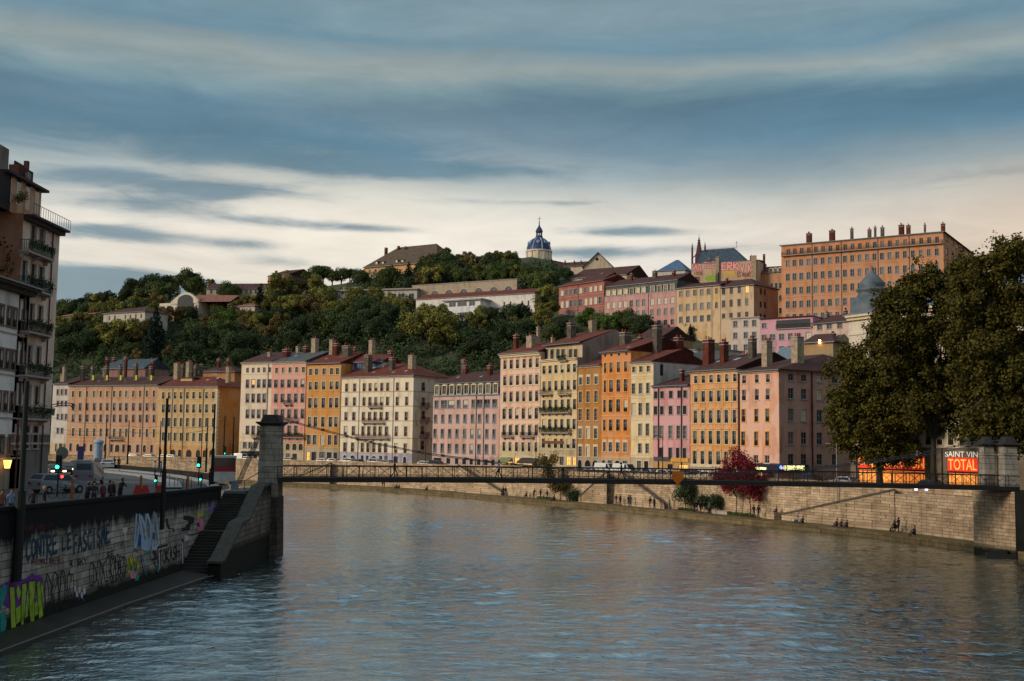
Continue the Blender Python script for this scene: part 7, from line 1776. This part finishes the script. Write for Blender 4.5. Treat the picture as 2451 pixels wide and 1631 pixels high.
# ---------------- trees ----------------
def leaf_quads(n,lobes,size,rr,shell=.72,up=.25):
    """numpy leaf cards scattered on overlapping lobes"""
    w=np.array([l[3]**2 for l in lobes]); idx=rr.choice(len(lobes),n,p=w/w.sum()); L=np.array(lobes)[idx]
    d=rr.normal(size=(n,3)); d/=np.linalg.norm(d,axis=1,keepdims=True)
    rad=L[:,3]*(shell+(1.06-shell)*rr.random(n)**.7); wob=1+.18*np.sin(5*d[:,0]+idx)*np.cos(4*d[:,2]+2*idx)
    c=L[:,:3]+d*(rad*wob)[:,None]*np.array([1,1,.85])
    nr=d+rr.normal(size=(n,3))*.65; nr[:,2]+=up; nr/=np.linalg.norm(nr,axis=1,keepdims=True)
    t=np.cross(nr,rr.normal(size=(n,3))); t/=np.linalg.norm(t,axis=1,keepdims=True); b=np.cross(nr,t)
    s=(size*(.6+.8*rr.random(n)))[:,None]
    P=np.stack([c-t*s,c-b*s*.62,c+t*s,c+b*s*.62],1).reshape(-1,3); return P
def quads_mesh(name,P,mat):
    n=len(P)//4; me=bpy.data.meshes.new(name); me.vertices.add(4*n); me.loops.add(4*n); me.polygons.add(n)
    me.vertices.foreach_set('co',P.astype(np.float32).ravel()); me.loops.foreach_set('vertex_index',np.arange(4*n,dtype=np.int32)); me.polygons.foreach_set('loop_start',np.arange(0,4*n,4,dtype=np.int32))
    me.materials.append(mat); me.update(calc_edges=True); me.validate(); return me
def unit_lobes(seed,kind):
    rr=np.random.default_rng(seed); L=[]
    if kind=='round':
        L.append((0,0,0,.62))
        for i in range(11):
            a=rr.random()*6.28; e=rr.uniform(-.5,1.2); r=.52+.12*rr.random(); L.append((r*math.cos(a)*math.cos(e),r*math.sin(a)*math.cos(e),r*math.sin(e)*.9,rr.uniform(.26,.42)))
    elif kind=='loose':
        for i in range(17):
            a=rr.random()*6.28; e=rr.uniform(-.6,1.4); r=rr.uniform(.35,.8); L.append((r*math.cos(a)*math.cos(e),r*math.sin(a)*math.cos(e),r*math.sin(e)*1.0,rr.uniform(.16,.32)))
    elif kind=='cone':
        for i in range(16):
            t=i/15; r=(1-t)*.62; a=i*2.4; L.append((r*math.cos(a)*.6,r*math.sin(a)*.6,-.8+1.9*t,.34*(1-t)+.1))
    return L
CRM={}
def crown_mesh(kind,form,var):
    key=(kind,form,var)
    if key in CRM: return CRM[key]
    rr=np.random.default_rng(var*31+len(form)); L=unit_lobes(var*7+3,form); n={'round':6000,'loose':5200,'cone':4000}[form]
    P=leaf_quads(n,L,.046,rr,.7 if form!='loose' else .35); CRM[key]=quads_mesh('crown',P,FM[kind]); return CRM[key]
TRK={}
def trunk_mesh(form):
    if form in TRK: return TRK[form]
    m=MB(); m.tube((0,0,-1.5),(0,0,-.2),.09,.055,7); rr=random.Random(3)
    for i in range(7 if form=='loose' else 5):
        a=i*1.3; e=rr.uniform(.5,1.0); p=Vector((0,0,-.75+.1*i)); q=Vector((math.cos(a)*.42,math.sin(a)*.42,p.z+.62*e)); m.tube(p,q,.038,.02,5); m.tube(q,q+Vector((math.cos(a+.5)*.25,math.sin(a+.5)*.25,.3)),.02,.006,4)
    TRK[form]=m.mesh('trunk',[BARK]); return TRK[form]
def Z7(x,y): return (130+x/3.229,560+y/3.229)
def ZA(x,y): return (840+x/4.209,500+y/4.209)
def ZB(x,y): return (1320+x/4.209,540+y/4.209)
TL=[]
for q in ((90,590,40,'d'),(190,550,50,'d'),(290,520,55,'d'),(420,510,60,'d'),(540,500,50,'g'),(620,430,70,'d'),(660,480,80,'g'),(760,400,80,'d'),(830,470,100,'g'),(900,400,70,'d'),(1040,370,80,'g'),(1100,420,80,'g'),(1190,460,40,'d'),(1210,392,34,'r'),(1350,455,70,'g'),
 (60,700,60,'o'),(200,680,70,'o'),(340,620,80,'o'),(450,590,80,'o'),(560,620,80,'o'),(650,570,80,'o'),(700,640,60,'o'),(770,600,70,'o'),(850,640,80,'r'),(930,590,64,'o'),(1000,640,60,'r'),(1120,520,52,'y'),(1220,560,62,'o'),(1340,560,36,'y'),
 (1280,640,70,'g'),(1360,650,72,'G'),(1470,600,50,'r'),(1590,550,88,'k'),(1560,700,70,'o'),(1500,720,50,'r'),(1200,700,60,'r'),(1290,740,80,'g'),(1080,760,70,'g'),(80,780,70,'d'),(180,760,70,'d'),(300,740,70,'g'),(420,800,90,'d'),(520,850,80,'d'),(250,840,90,'d'),(100,880,80,'d'),(380,930,42,'G'),(340,1000,42,'G'),(600,900,60,'g'),
 (780,790,110,'k'),(780,880,120,'k'),(640,950,50,'r'),(980,820,50,'d'),(1160,820,90,'d'),(1290,840,90,'d'),(900,930,60,'r'),(1050,940,100,'d'),(1180,960,60,'d'),(1400,880,100,'d'),(1500,840,80,'d'),(1450,970,80,'d'),(1330,920,60,'d'),
 (1750,450,105,'o'),(1700,560,90,'o'),(1850,560,90,'o'),(1900,440,80,'r'),(2020,430,80,'o'),(2000,560,90,'r'),(2100,500,80,'o'),(2150,600,80,'o'),(2250,480,55,'y'),(2290,560,80,'o'),(1760,700,80,'r'),(1650,780,60,'r'),(1820,850,90,'d'),(1650,860,60,'d'),(1900,720,70,'d'),(2050,700,90,'d'),(2150,720,100,'g'),(2300,650,70,'g'),(2280,760,90,'d'),(2200,850,90,'d'),(2000,830,60,'d'),(1950,900,60,'d'),
 (1960,330,40,'g'),(2030,310,56,'g'),(2080,300,52,'d'),(2150,330,50,'g'),(2220,320,50,'g'),(2285,312,40,'d'),(1860,385,34,'g')):
    TL.append((*Z7(q[0],q[1]),q[2]/3.229,q[3]))
for q in ((100,700,80,'d'),(400,690,100,'g'),(330,760,70,'g'),(580,690,80,'k'),(620,740,60,'d'),(800,590,110,'g'),(830,700,110,'o'),(900,530,90,'d'),(980,560,105,'d'),(1060,620,95,'d'),(950,450,50,'r'),(1180,510,66,'r'),(1220,620,76,'o'),(1480,530,84,'r'),(1420,660,70,'d'),(1550,650,90,'d'),(1700,620,70,'g'),(1820,615,100,'g'),(1900,700,100,'g'),(1980,660,85,'g'),(2050,600,40,'d'),(2160,650,60,'d'),
 (60,900,100,'o'),(250,930,105,'o'),(400,960,90,'o'),(150,1000,110,'d'),(350,1080,120,'d'),(100,1150,120,'d'),(250,1220,110,'d'),(480,980,80,'o'),(620,990,70,'r'),(560,1260,60,'o'),(700,1160,175,'o'),(850,1120,150,'o'),(800,1260,190,'o'),(960,1260,145,'o'),(580,1190,100,'o'),(720,825,46,'r'),
 (1250,1150,105,'o'),(1300,1080,80,'o'),(1180,1300,90,'d'),(1300,1400,125,'d'),(1200,1450,100,'d'),(1430,1100,90,'d'),(1380,985,50,'d'),(1600,1060,85,'d'),(1720,1040,85,'d'),(1550,1270,110,'d'),(1700,1250,110,'d'),(1780,1180,80,'d'),(1960,900,108,'o'),(1980,1050,115,'o'),(1900,1130,80,'o'),(2020,835,66,'o'),(1650,1150,60,'o'),(450,1350,70,'d'),(1480,1010,40,'d'),(1540,980,44,'g')):
    TL.append((*ZA(q[0],q[1]),q[2]/4.209,q[3]))
for q in ((370,930,85,'G'),(460,970,76,'g'),(300,960,60,'G'),(600,1000,95,'G'),(720,970,95,'g'),(850,910,105,'d'),(900,1010,115,'d'),(1050,990,78,'d'),(1210,1060,55,'r'),(1400,940,85,'G'),(1480,910,85,'G'),(1350,1020,76,'g'),(1500,1040,98,'d'),(1600,910,80,'G'),(1600,1060,68,'d'),(1400,1120,60,'k')):
    TL.append((*ZB(q[0],q[1]),q[2]/4.209,q[3]))
cn_={'d':'dark green','g':'mid green','G':'bright green','o':'olive yellow','y':'pale yellow','r':'rust brown','k':'blackish'}
land=[(180,'salmon house'),(430,'ochre house'),(600,'cream house by the tower'),(700,'pink arcade house'),(775,'golden house'),(900,'cream corner house'),(1110,'mansard house'),(1245,'pale pink house'),(1340,'yellow cream house'),(1410,'dark ochre house'),(1475,'bright orange house'),(1540,'cream yellow house'),(1605,'bubblegum pink house'),(1700,'iron railed orange house'),(1800,'salmon corner house')]
for i in range(70):
    px=rnd.uniform(1010,1235); top=690-55*math.exp(-((px-1180)/260)**2); TL.append((px,rnd.uniform(top-12,top+26) if px<1340 else 700,rnd.uniform(15,23),rnd.choice('ggddorG' if px>1000 else 'gdog')))
for i in range(40):
    TL.append((rnd.uniform(140,860),rnd.uniform(715,770),rnd.uniform(15,24),rnd.choice('ogdr')))
TL=[t for t in TL if not(990<t[0]<1240 and 676<t[1]<742 and t[3] in 'gdoGr' and t[2]<23.5 and t[0]>1040)]
TL+=[(256,803,34,'o'),(300,806,36,'o'),(340,802,32,'r'),(240,770,20,'o'),(1262,668,18,'g'),(1318,672,18,'d'),(1345,790,20,'d'),(1318,805,24,'g'),(1375,800,18,'d'),(1660,790,20,'g'),(1300,770,26,'o')]
groups={}
for i,(px,py,r,k) in enumerate(TL): groups.setdefault(min(land,key=lambda l:abs(l[0]-px))[1],[]).append(i)
ordn=['lowest','second','third','fourth','fifth','sixth','seventh','eighth','ninth','tenth','eleventh','twelfth','thirteenth','fourteenth','fifteenth','sixteenth','seventeenth','eighteenth','nineteenth','twentieth','twenty first','twenty second','twenty third','twenty fourth','twenty fifth','twenty sixth','twenty seventh','twenty eighth','twenty ninth','thirtieth']+['far up number %d'%i for i in range(60)]
rank={}
for g,ii in groups.items():
    bykind={}
    for i in sorted(ii,key=lambda i:-TL[i][1]):
        k=TL[i][3]; bykind.setdefault(k,0); rank[i]=(g,ordn[bykind[k]]); bykind[k]+=1
TREES=[]
TL=[(px,py+(13 if abs(px-1290)<62 and py<668 else 0),r,k) for px,py,r,k in TL]
for i,(px,py,r,k) in enumerate(TL):
    D=terr_hit(px,py+r*1.0); R0=r*D/2650*1.08; p=at(px,py,D-R0*.2)
    form='cone' if k=='k' else ('loose' if k in 'oryG' else 'round'); v=i%4
    t=empty('tree',(p.x,p.y,p.z),rnd.uniform(0,6.28),'%s %s hill tree above the %s, %s of its colour'%(cn_[k],{'cone':'conifer','loose':'loose-crowned','round':'round'}[form],rank[i][0],rank[i][1]),'tree','trees of the wooded hillside')
    s=R0*1.4; t.scale=(s,s,s*rnd.uniform(.92,1.1)*(1.15 if form=='cone' else 1))
    link('crown',crown_mesh(k,form,v),t); link('trunk',trunk_mesh(form),t)
# understory: one mass of bushes over the slope
rr=np.random.default_rng(5); Ls=[]
for pxx in range(20,1900,16):
    for s_ in range(47,262,10):
        d=ray(pxx,900); 
        e=seg_hit(d,off(s_+rnd.uniform(-4,4)))
        if not e: continue
        x,y=e
        if pxx>1330 and s_>60: continue
        if s_>175 and pxx<850: continue
        if s_>205: continue
        z=terr(x,y); q_=CR.transposed()@(Vector((x,y,z+3))-CO); qx,qy=CX-q_.x/q_.z*F,CY+q_.y/q_.z*F
        if (975<qx<1290 and 672<qy<752) or (376<qx<480 and 692<qy<748): continue
        if 40<s_ : Ls.append((x+rnd.uniform(-3,3),y+rnd.uniform(-3,3),z+1.0,rnd.uniform(2.2,4.4)))
P=leaf_quads(230000,Ls,.4,rr,.6); um=quads_mesh('undergrowth',P,FM['d']); o=link('undergrowth',um); tag(o,kind='stuff')
print('TREES',len(TL),'under lobes',len(Ls))
# plane trees on the right
def big_tree(label,px,Dt,lobes,mat,n,leaf,zb,limbs,name='plane_tree',cat='tree',tr=.42,group='plane trees on the far quay',bark=None,thick=1.0):
    b=at(px,1150,Dt); t=empty(name,(b.x,b.y,zb),0,label,cat,group); O=Vector((b.x,b.y,zb))
    L=[]
    for lx,ly,lr,dd in lobes: p=at(lx,ly,Dt+dd)-O; L.append((p.x,p.y,p.z,lr*(Dt+dd)/2650))
    # break every lobe into smaller clumps so the outline is uneven
    rr=np.random.default_rng(int(px)); L2_=[]
    for x,y,z,r in L:
        L2_.append((x,y,z,r*.5))
        for k in range(26):
            v=rr.normal(size=3); v/=np.linalg.norm(v); q=r*rr.uniform(.3,1.25); L2_.append((x+v[0]*q,y+v[1]*q,z+v[2]*q*.95,r*rr.uniform(.08,.24)))
    P=leaf_quads(int(n*.85),L2_,leaf,rr,.1); P=P+np.repeat(rr.normal(size=(len(P)//4,3))*.34,4,axis=0); c=quads_mesh('crown',P,mat); link('crown',c,t)
    m=MB(); top=Vector((0,0,0)); h=limbs; pts=[Vector((0,0,-.3)),Vector((rnd.uniform(-.1,.1),0,h*.5)),Vector((rnd.uniform(-.2,.2),0,h))]
    m.tube(pts[0],pts[1],tr,tr*.8,10); m.tube(pts[1],pts[2],tr*.8,tr*.66,10)
    for x,y,z,r in L:
        e=Vector((x,y,z)); mid=pts[2].lerp(e,.45)+Vector((rnd.uniform(-.5,.5),rnd.uniform(-.5,.5),-.05*(e-pts[2]).length)); m.tube(pts[2]-Vector((0,0,.2)),mid,tr*.42,tr*.26,7); m.tube(mid,e,tr*.26,tr*.1,6)
        for k in range(4):
            v=Vector((rnd.gauss(0,1),rnd.gauss(0,1),rnd.gauss(0,.8)+.3)).normalized()*r*.75; m.tube(e.lerp(mid,.35*rnd.random()),e+v,tr*.09,tr*.03,4)
    link('trunk',m.mesh('trunk',[bark or BARKP]),t); return t
qz_=quay_z(145)+.1
big_tree('leftmost big plane tree with foliage hanging low over the quay wall',2108,153,[(2085,905,55,0),(2045,880,52,-1),(2010,950,34,0),(2000,1000,26,0),(2010,1060,26,0),(2110,840,50,1),(2070,1000,60,1),(2120,950,60,2),(2170,1060,50,1),(2090,980,70,0),(2100,1080,40,-1),(2160,1090,34,-1),(2030,1030,48,0),(2130,1040,62,-1),(2150,900,60,2),(2020,870,30,0),(2085,1060,50,0),(2060,950,60,0),(2170,990,60,0)],FM['p'],70000,.2,qz_,5.0)
big_tree('tall plane tree with a mottled trunk between the red shop banners',2236,141,[(2180,700,50,0),(2130,730,42,0),(2215,670,48,1),(2260,700,60,0),(2130,800,58,-1),(2210,790,72,0),(2280,790,64,0),(2170,870,64,0),(2240,900,70,1),(2110,760,34,0),(2290,880,60,0),(2200,960,60,0),(2270,980,56,2)],FM['p'],90000,.2,qz_,6.5)
big_tree('tallest plane tree filling the right edge of the frame',2397,128,[(2360,680,58,0),(2420,640,62,0),(2450,610,50,0),(2330,640,40,0),(2310,730,55,0),(2390,760,80,0),(2470,720,80,0),(2330,830,66,0),(2420,860,84,0),(2350,930,66,1),(2440,970,70,0),(2395,1010,50,0),(2330,1015,45,1),(2430,1040,55,0),(2490,980,80,0),(2460,900,80,0),(2300,640,26,2),(2500,850,80,0),(2400,600,34,0)],FM['p'],110000,.2,qz_,7.0,tr=.6)
big_tree('plane tree behind the others, seen between the two tall trees',2312,158,[(2290,900,60,0),(2340,860,60,0),(2250,950,50,0),(2320,980,60,0),(2380,940,60,0)],FM['p'],40000,.21,qz_,6.0)
# small trees and bushes on the river path
def path_tree(label,px,o_,lobes,mat,n,leaf,trk,tr=.09,z=.74,name='young_tree',bark=None,group=None):
    b=bank_at(px,o_); return big_tree(label,px,b.y,[(lx,ly,lr,0) for lx,ly,lr in lobes],mat,n,leaf,z,trk,name=name,tr=tr,group=group,bark=bark or BARK)
path_tree('crimson maple on the path below the salmon corner house, left of two',1762,4.0,[(1745,1125,24),(1770,1105,26),(1725,1140,18),(1760,1150,28),(1740,1165,20),(1790,1130,20)],FM['m'],9000,.13,2.8,group='crimson maples')
path_tree('darker crimson maple on the path, right of two',1795,3.6,[(1795,1120,20),(1785,1150,26),(1815,1160,26),(1800,1175,24),(1830,1150,18)],FM['m'],7000,.13,2.6,group='crimson maples')
path_tree('small dark leafy tree beneath the orange diamond sign',1642,4.0,[(1640,1170,18),(1632,1185,16),(1655,1175,18),(1645,1160,14),(1648,1195,13)],FM['d'],4500,.12,1.0)
path_tree('dark round tree under the bridge with rusty leaves reaching above the deck',1342,4.0,[(1340,1165,16),(1325,1160,14),(1355,1158,14),(1312,1120,13),(1300,1105,12),(1325,1100,12),(1315,1135,14)],FM['r'],6000,.14,2.2)
for px,r,lb in ((1686,10,'round grey green bush behind the strolling group'),(1712,8,'lower bush right of the round one'),(1372,9,'dark round bush left of the middle stone stairs')):
    path_tree(lb,px,4.2,[(px,1198 if px>1600 else 1185,r),(px-r*.6,1204 if px>1600 else 1190,r*.7),(px+r*.7,1203 if px>1600 else 1190,r*.7)],FM['d'],2500,.12,.5,name='bush',tr=.05)
# ground cover and planter on the path
Ls=[]
for px in list(range(1625,1665,4))+list(range(1735,1800,4))+list(range(1290,1330,5)):
    b=bank_at(px,4.3); Ls.append((b.x,b.y,.8,.5))
o=link('ground_cover',quads_mesh('ground_cover',leaf_quads(5000,Ls,.09,rr,.3),FM['G'])); tag(o,kind='stuff')
b=bank_at(1845,4.0); m=MB(); m.box(-1.2,1.2,-.6,.6,0,.95); o=m.build('stone_block',RMP,None,(b.x,b.y,.74),bank_dir(1845,4)); tag(o,'pale stone block at the foot of the long ramp','block')
b=bank_at(1725,3.9); m=MB(); m.box(-1.6,1.6,-.25,.25,0,.45); m.box(-1.7,1.7,-.3,.3,.45,.52); o=m.build('bench',TRIMG,None,(b.x,b.y,.74),bank_dir(1725,4)); tag(o,'pale stone bench between the bush and the maples','bench')
m=MB(); b=atz(2395,1328,.25); m.box(-1.4,1.4,-.8,.8,-.3,.35); m.box(-.9,.6,-.5,.5,.35,.75); o=m.build('moored_raft',IRON,None,(b.x,b.y,0),R_(-20)); tag(o,'dark low raft moored at the foot of the right abutment','raft')
# ---------------- sky ----------------
w=bpy.data.worlds.new('World'); scene.world=w; w.use_nodes=True; nt=w.node_tree; L=nt.links
bg=nt.nodes['Background']; tc=nd(nt,'ShaderNodeTexCoord')
SUN_EL,SUN_AZ=R_(21),R_(-112)     # azimuth from +Y, negative = left of the view, behind the camera
sky=nd(nt,'ShaderNodeTexSky'); sky.sky_type='NISHITA'; sky.sun_disc=False; sky.sun_elevation=SUN_EL; sky.sun_rotation=SUN_AZ; sky.air_density=1.2; sky.dust_density=2.0
sp=nd(nt,'ShaderNodeSeparateXYZ'); L.new(tc.outputs['Generated'],sp.inputs[0])
def M(op,a,b=None,c=None):
    n=nd(nt,'ShaderNodeMath',operation=op)
    for i,v in enumerate((a,b,c)):
        if v is None: continue
        if isinstance(v,(int,float)): n.inputs[i].default_value=v
        else: L.new(v,n.inputs[i])
    return n.outputs[0]
az=M('ARCTAN2',sp.outputs[0],sp.outputs[1]); el=M('ARCSINE',sp.outputs[2])
def noise(sx,sy,det=6.0,rough=.55,ox=0,dist=0.0):
    cb=nd(nt,'ShaderNodeCombineXYZ'); L.new(M('MULTIPLY_ADD',az,sx,ox),cb.inputs[0]); L.new(M('MULTIPLY',el,sy),cb.inputs[1]); n=nd(nt,'ShaderNodeTexNoise',Scale=1.0,Detail=det,Roughness=rough,Distortion=dist); L.new(cb.outputs[0],n.inputs['Vector']); return n.outputs['Fac']
n1=noise(2.0,9,4.0,.5,3.1); n2=noise(4.0,22,8.0,.6,8.3,.5); n3=noise(9.0,48,6.0,.6,20.0,.8)
e2=M('ADD',el,M('MULTIPLY_ADD',n1,.05,-.025)); e2=M('ADD',e2,M('MULTIPLY_ADD',n2,.045,-.0225)); e2=M('ADD',e2,M('MULTIPLY_ADD',az,-.01,.008))
mr=nd(nt,'ShaderNodeMapRange'); L.new(e2,mr.inputs[0]); mr.inputs[1].default_value=0; mr.inputs[2].default_value=1.0
dkb=C(84,118,138)
cr=ramp(nt,[(0,C(190,166,142)),(.10,C(204,194,178)),(.15,C(216,210,200)),(.195,C(218,214,206)),(.222,C(182,188,186)),(.243,C(126,150,160)),(.27,C(88,126,148)),(.30,dkb),(.318,C(112,140,150)),(.335,C(146,158,158)),(.36,C(104,136,152)),(.39,C(122,146,156)),(.42,C(102,134,152)),(.50,C(100,136,156)),(.62,C(140,160,170)),(.8,C(176,190,196)),(1.0,C(190,202,206))])
L.new(mr.outputs[0],cr.inputs[0])
tot=None
def cloud(px,py,w,h,k):
    global tot
    a0=(px-1225)/2650; e0=(1055+.0146*(px-1225)-py)/2650
    x_=M('POWER',M('ABSOLUTE',M('MULTIPLY',M('SUBTRACT',az,a0),2650/w)),2); y_=M('POWER',M('ABSOLUTE',M('MULTIPLY',M('SUBTRACT',el,e0),2650/h)),2)
    g=M('MULTIPLY',M('POWER',2.718,M('MULTIPLY',M('ADD',x_,y_),-1)),k); tot=g if tot is None else M('ADD',tot,g)
for q in ((280,712,270,52,1.5),(420,470,420,26,1.0),(350,522,260,24,.8),(350,345,800,75,1.1),(900,410,500,22,.7),(260,588,220,24,1.0),(600,600,180,14,.55),(880,552,120,14,.9),(1570,560,200,14,.8),(1420,606,160,18,.9),(1330,488,300,9,.6),(2350,470,160,14,.6),(700,640,140,18,.6),(1700,600,200,12,.4),(640,545,180,14,.6),(100,430,260,10,-.8),(1100,470,200,24,-.3)): cloud(*q)
sh=M('ADD',tot,M('MULTIPLY_ADD',n2,1.75,-.86)); sh=M('ADD',sh,M('MULTIPLY_ADD',n3,1.2,-.6)); 
ms=nd(nt,'ShaderNodeMapRange'); L.new(sh,ms.inputs[0]); ms.inputs[1].default_value=.12; ms.inputs[2].default_value=1.0; ms.interpolation_type='SMOOTHSTEP'
bd=nd(nt,'ShaderNodeMapRange'); L.new(el,bd.inputs[0]); bd.inputs[1].default_value=.34; bd.inputs[2].default_value=.30
f=M('MULTIPLY',ms.outputs[0],bd.outputs[0])
mc=nd(nt,'ShaderNodeMapRange'); L.new(el,mc.inputs[0]); mc.inputs[1].default_value=.20; mc.inputs[2].default_value=.26
c=mixc(nt,f,cr.outputs[0],mixc(nt,mc.outputs[0],C(128,146,154),C(92,126,144)))
# pale wisps in the upper deck
st2=nd(nt,'ShaderNodeMapRange'); L.new(noise(1.6,13,6.0,.6,41.0,.3),st2.inputs[0]); st2.inputs[1].default_value=.50; st2.inputs[2].default_value=.75
up=nd(nt,'ShaderNodeMapRange'); L.new(el,up.inputs[0]); up.inputs[1].default_value=.29; up.inputs[2].default_value=.36
c=mixc(nt,M('MULTIPLY',M('MULTIPLY',st2.outputs[0],up.outputs[0]),.38),c,C(156,166,168))
# peach toward the right, low
pr_=nd(nt,'ShaderNodeMapRange'); L.new(az,pr_.inputs[0]); pr_.inputs[1].default_value=.12; pr_.inputs[2].default_value=.45
pl_=nd(nt,'ShaderNodeMapRange'); L.new(el,pl_.inputs[0]); pl_.inputs[1].default_value=.27; pl_.inputs[2].default_value=.17
c=mixc(nt,M('MULTIPLY',M('MULTIPLY',pr_.outputs[0],pl_.outputs[0]),.7),c,C(206,178,148))
# brighter glow left of centre behind the hill
g1_=M('POWER',2.718,M('MULTIPLY',M('POWER',M('MULTIPLY',M('ADD',az,.16),3.2),2),-1)); g2_=M('POWER',2.718,M('MULTIPLY',M('POWER',M('MULTIPLY',M('ADD',el,-.18),13),2),-1))
c=mixc(nt,M('MULTIPLY',M('MULTIPLY',g1_,g2_),M('MULTIPLY',M('SUBTRACT',1.0,f),.5)),c,(.98,.88,.72))
EXPO=1.22
sm=nd(nt,'ShaderNodeVectorMath',operation='SCALE'); L.new(sky.outputs[0],sm.inputs[0]); sm.inputs['Scale'].default_value=.5
tx=M('MULTIPLY',M('MULTIPLY_ADD',n2,.5,.75),M('MULTIPLY_ADD',noise(9,30,7.0,.65,55.0,.8),.34,.83)); tn=nd(nt,'ShaderNodeVectorMath',operation='SCALE'); L.new(c,tn.inputs[0]); L.new(tx,tn.inputs['Scale']); c=tn.outputs[0]
vm=nd(nt,'ShaderNodeVectorMath',operation='SCALE'); L.new(c,vm.inputs[0]); vm.inputs['Scale'].default_value=9.7
dn=nd(nt,'ShaderNodeMix'); dn.data_type='RGBA'; dn.inputs[0].default_value=.93; L.new(sm.outputs[0],dn.inputs[6]); L.new(vm.outputs[0],dn.inputs[7])
L.new(dn.outputs[2],bg.inputs['Color']); bg.inputs['Strength'].default_value=.05
sl_=bpy.data.lights.new('sun','SUN'); sl_.energy=1.12; sl_.angle=R_(16); sl_.color=(1,.82,.62)
so=bpy.data.objects.new('sun',sl_); COL.objects.link(so)
sd=Vector((math.sin(SUN_AZ)*math.cos(SUN_EL),math.cos(SUN_AZ)*math.cos(SUN_EL),math.sin(SUN_EL))); so.rotation_euler=(-sd).to_track_quat('-Z','Y').to_euler()
# ---------------- camera ----------------
cam=bpy.data.cameras.new('camera'); co=bpy.data.objects.new('camera',cam); COL.objects.link(co); cam.lens=F/2451*36; cam.sensor_width=36; cam.clip_end=8000; cam.clip_start=.5
co.matrix_world=CAMM; scene.camera=co
scene.view_settings.view_transform='Standard'; scene.view_settings.look='None'; scene.view_settings.exposure=EXPO; scene.view_settings.gamma=1
try:
    scene.cycles.max_bounces=5; scene.cycles.diffuse_bounces=2; scene.cycles.glossy_bounces=3; scene.cycles.transmission_bounces=2; scene.cycles.sample_clamp_indirect=3; scene.cycles.caustics_reflective=False
except Exception: pass
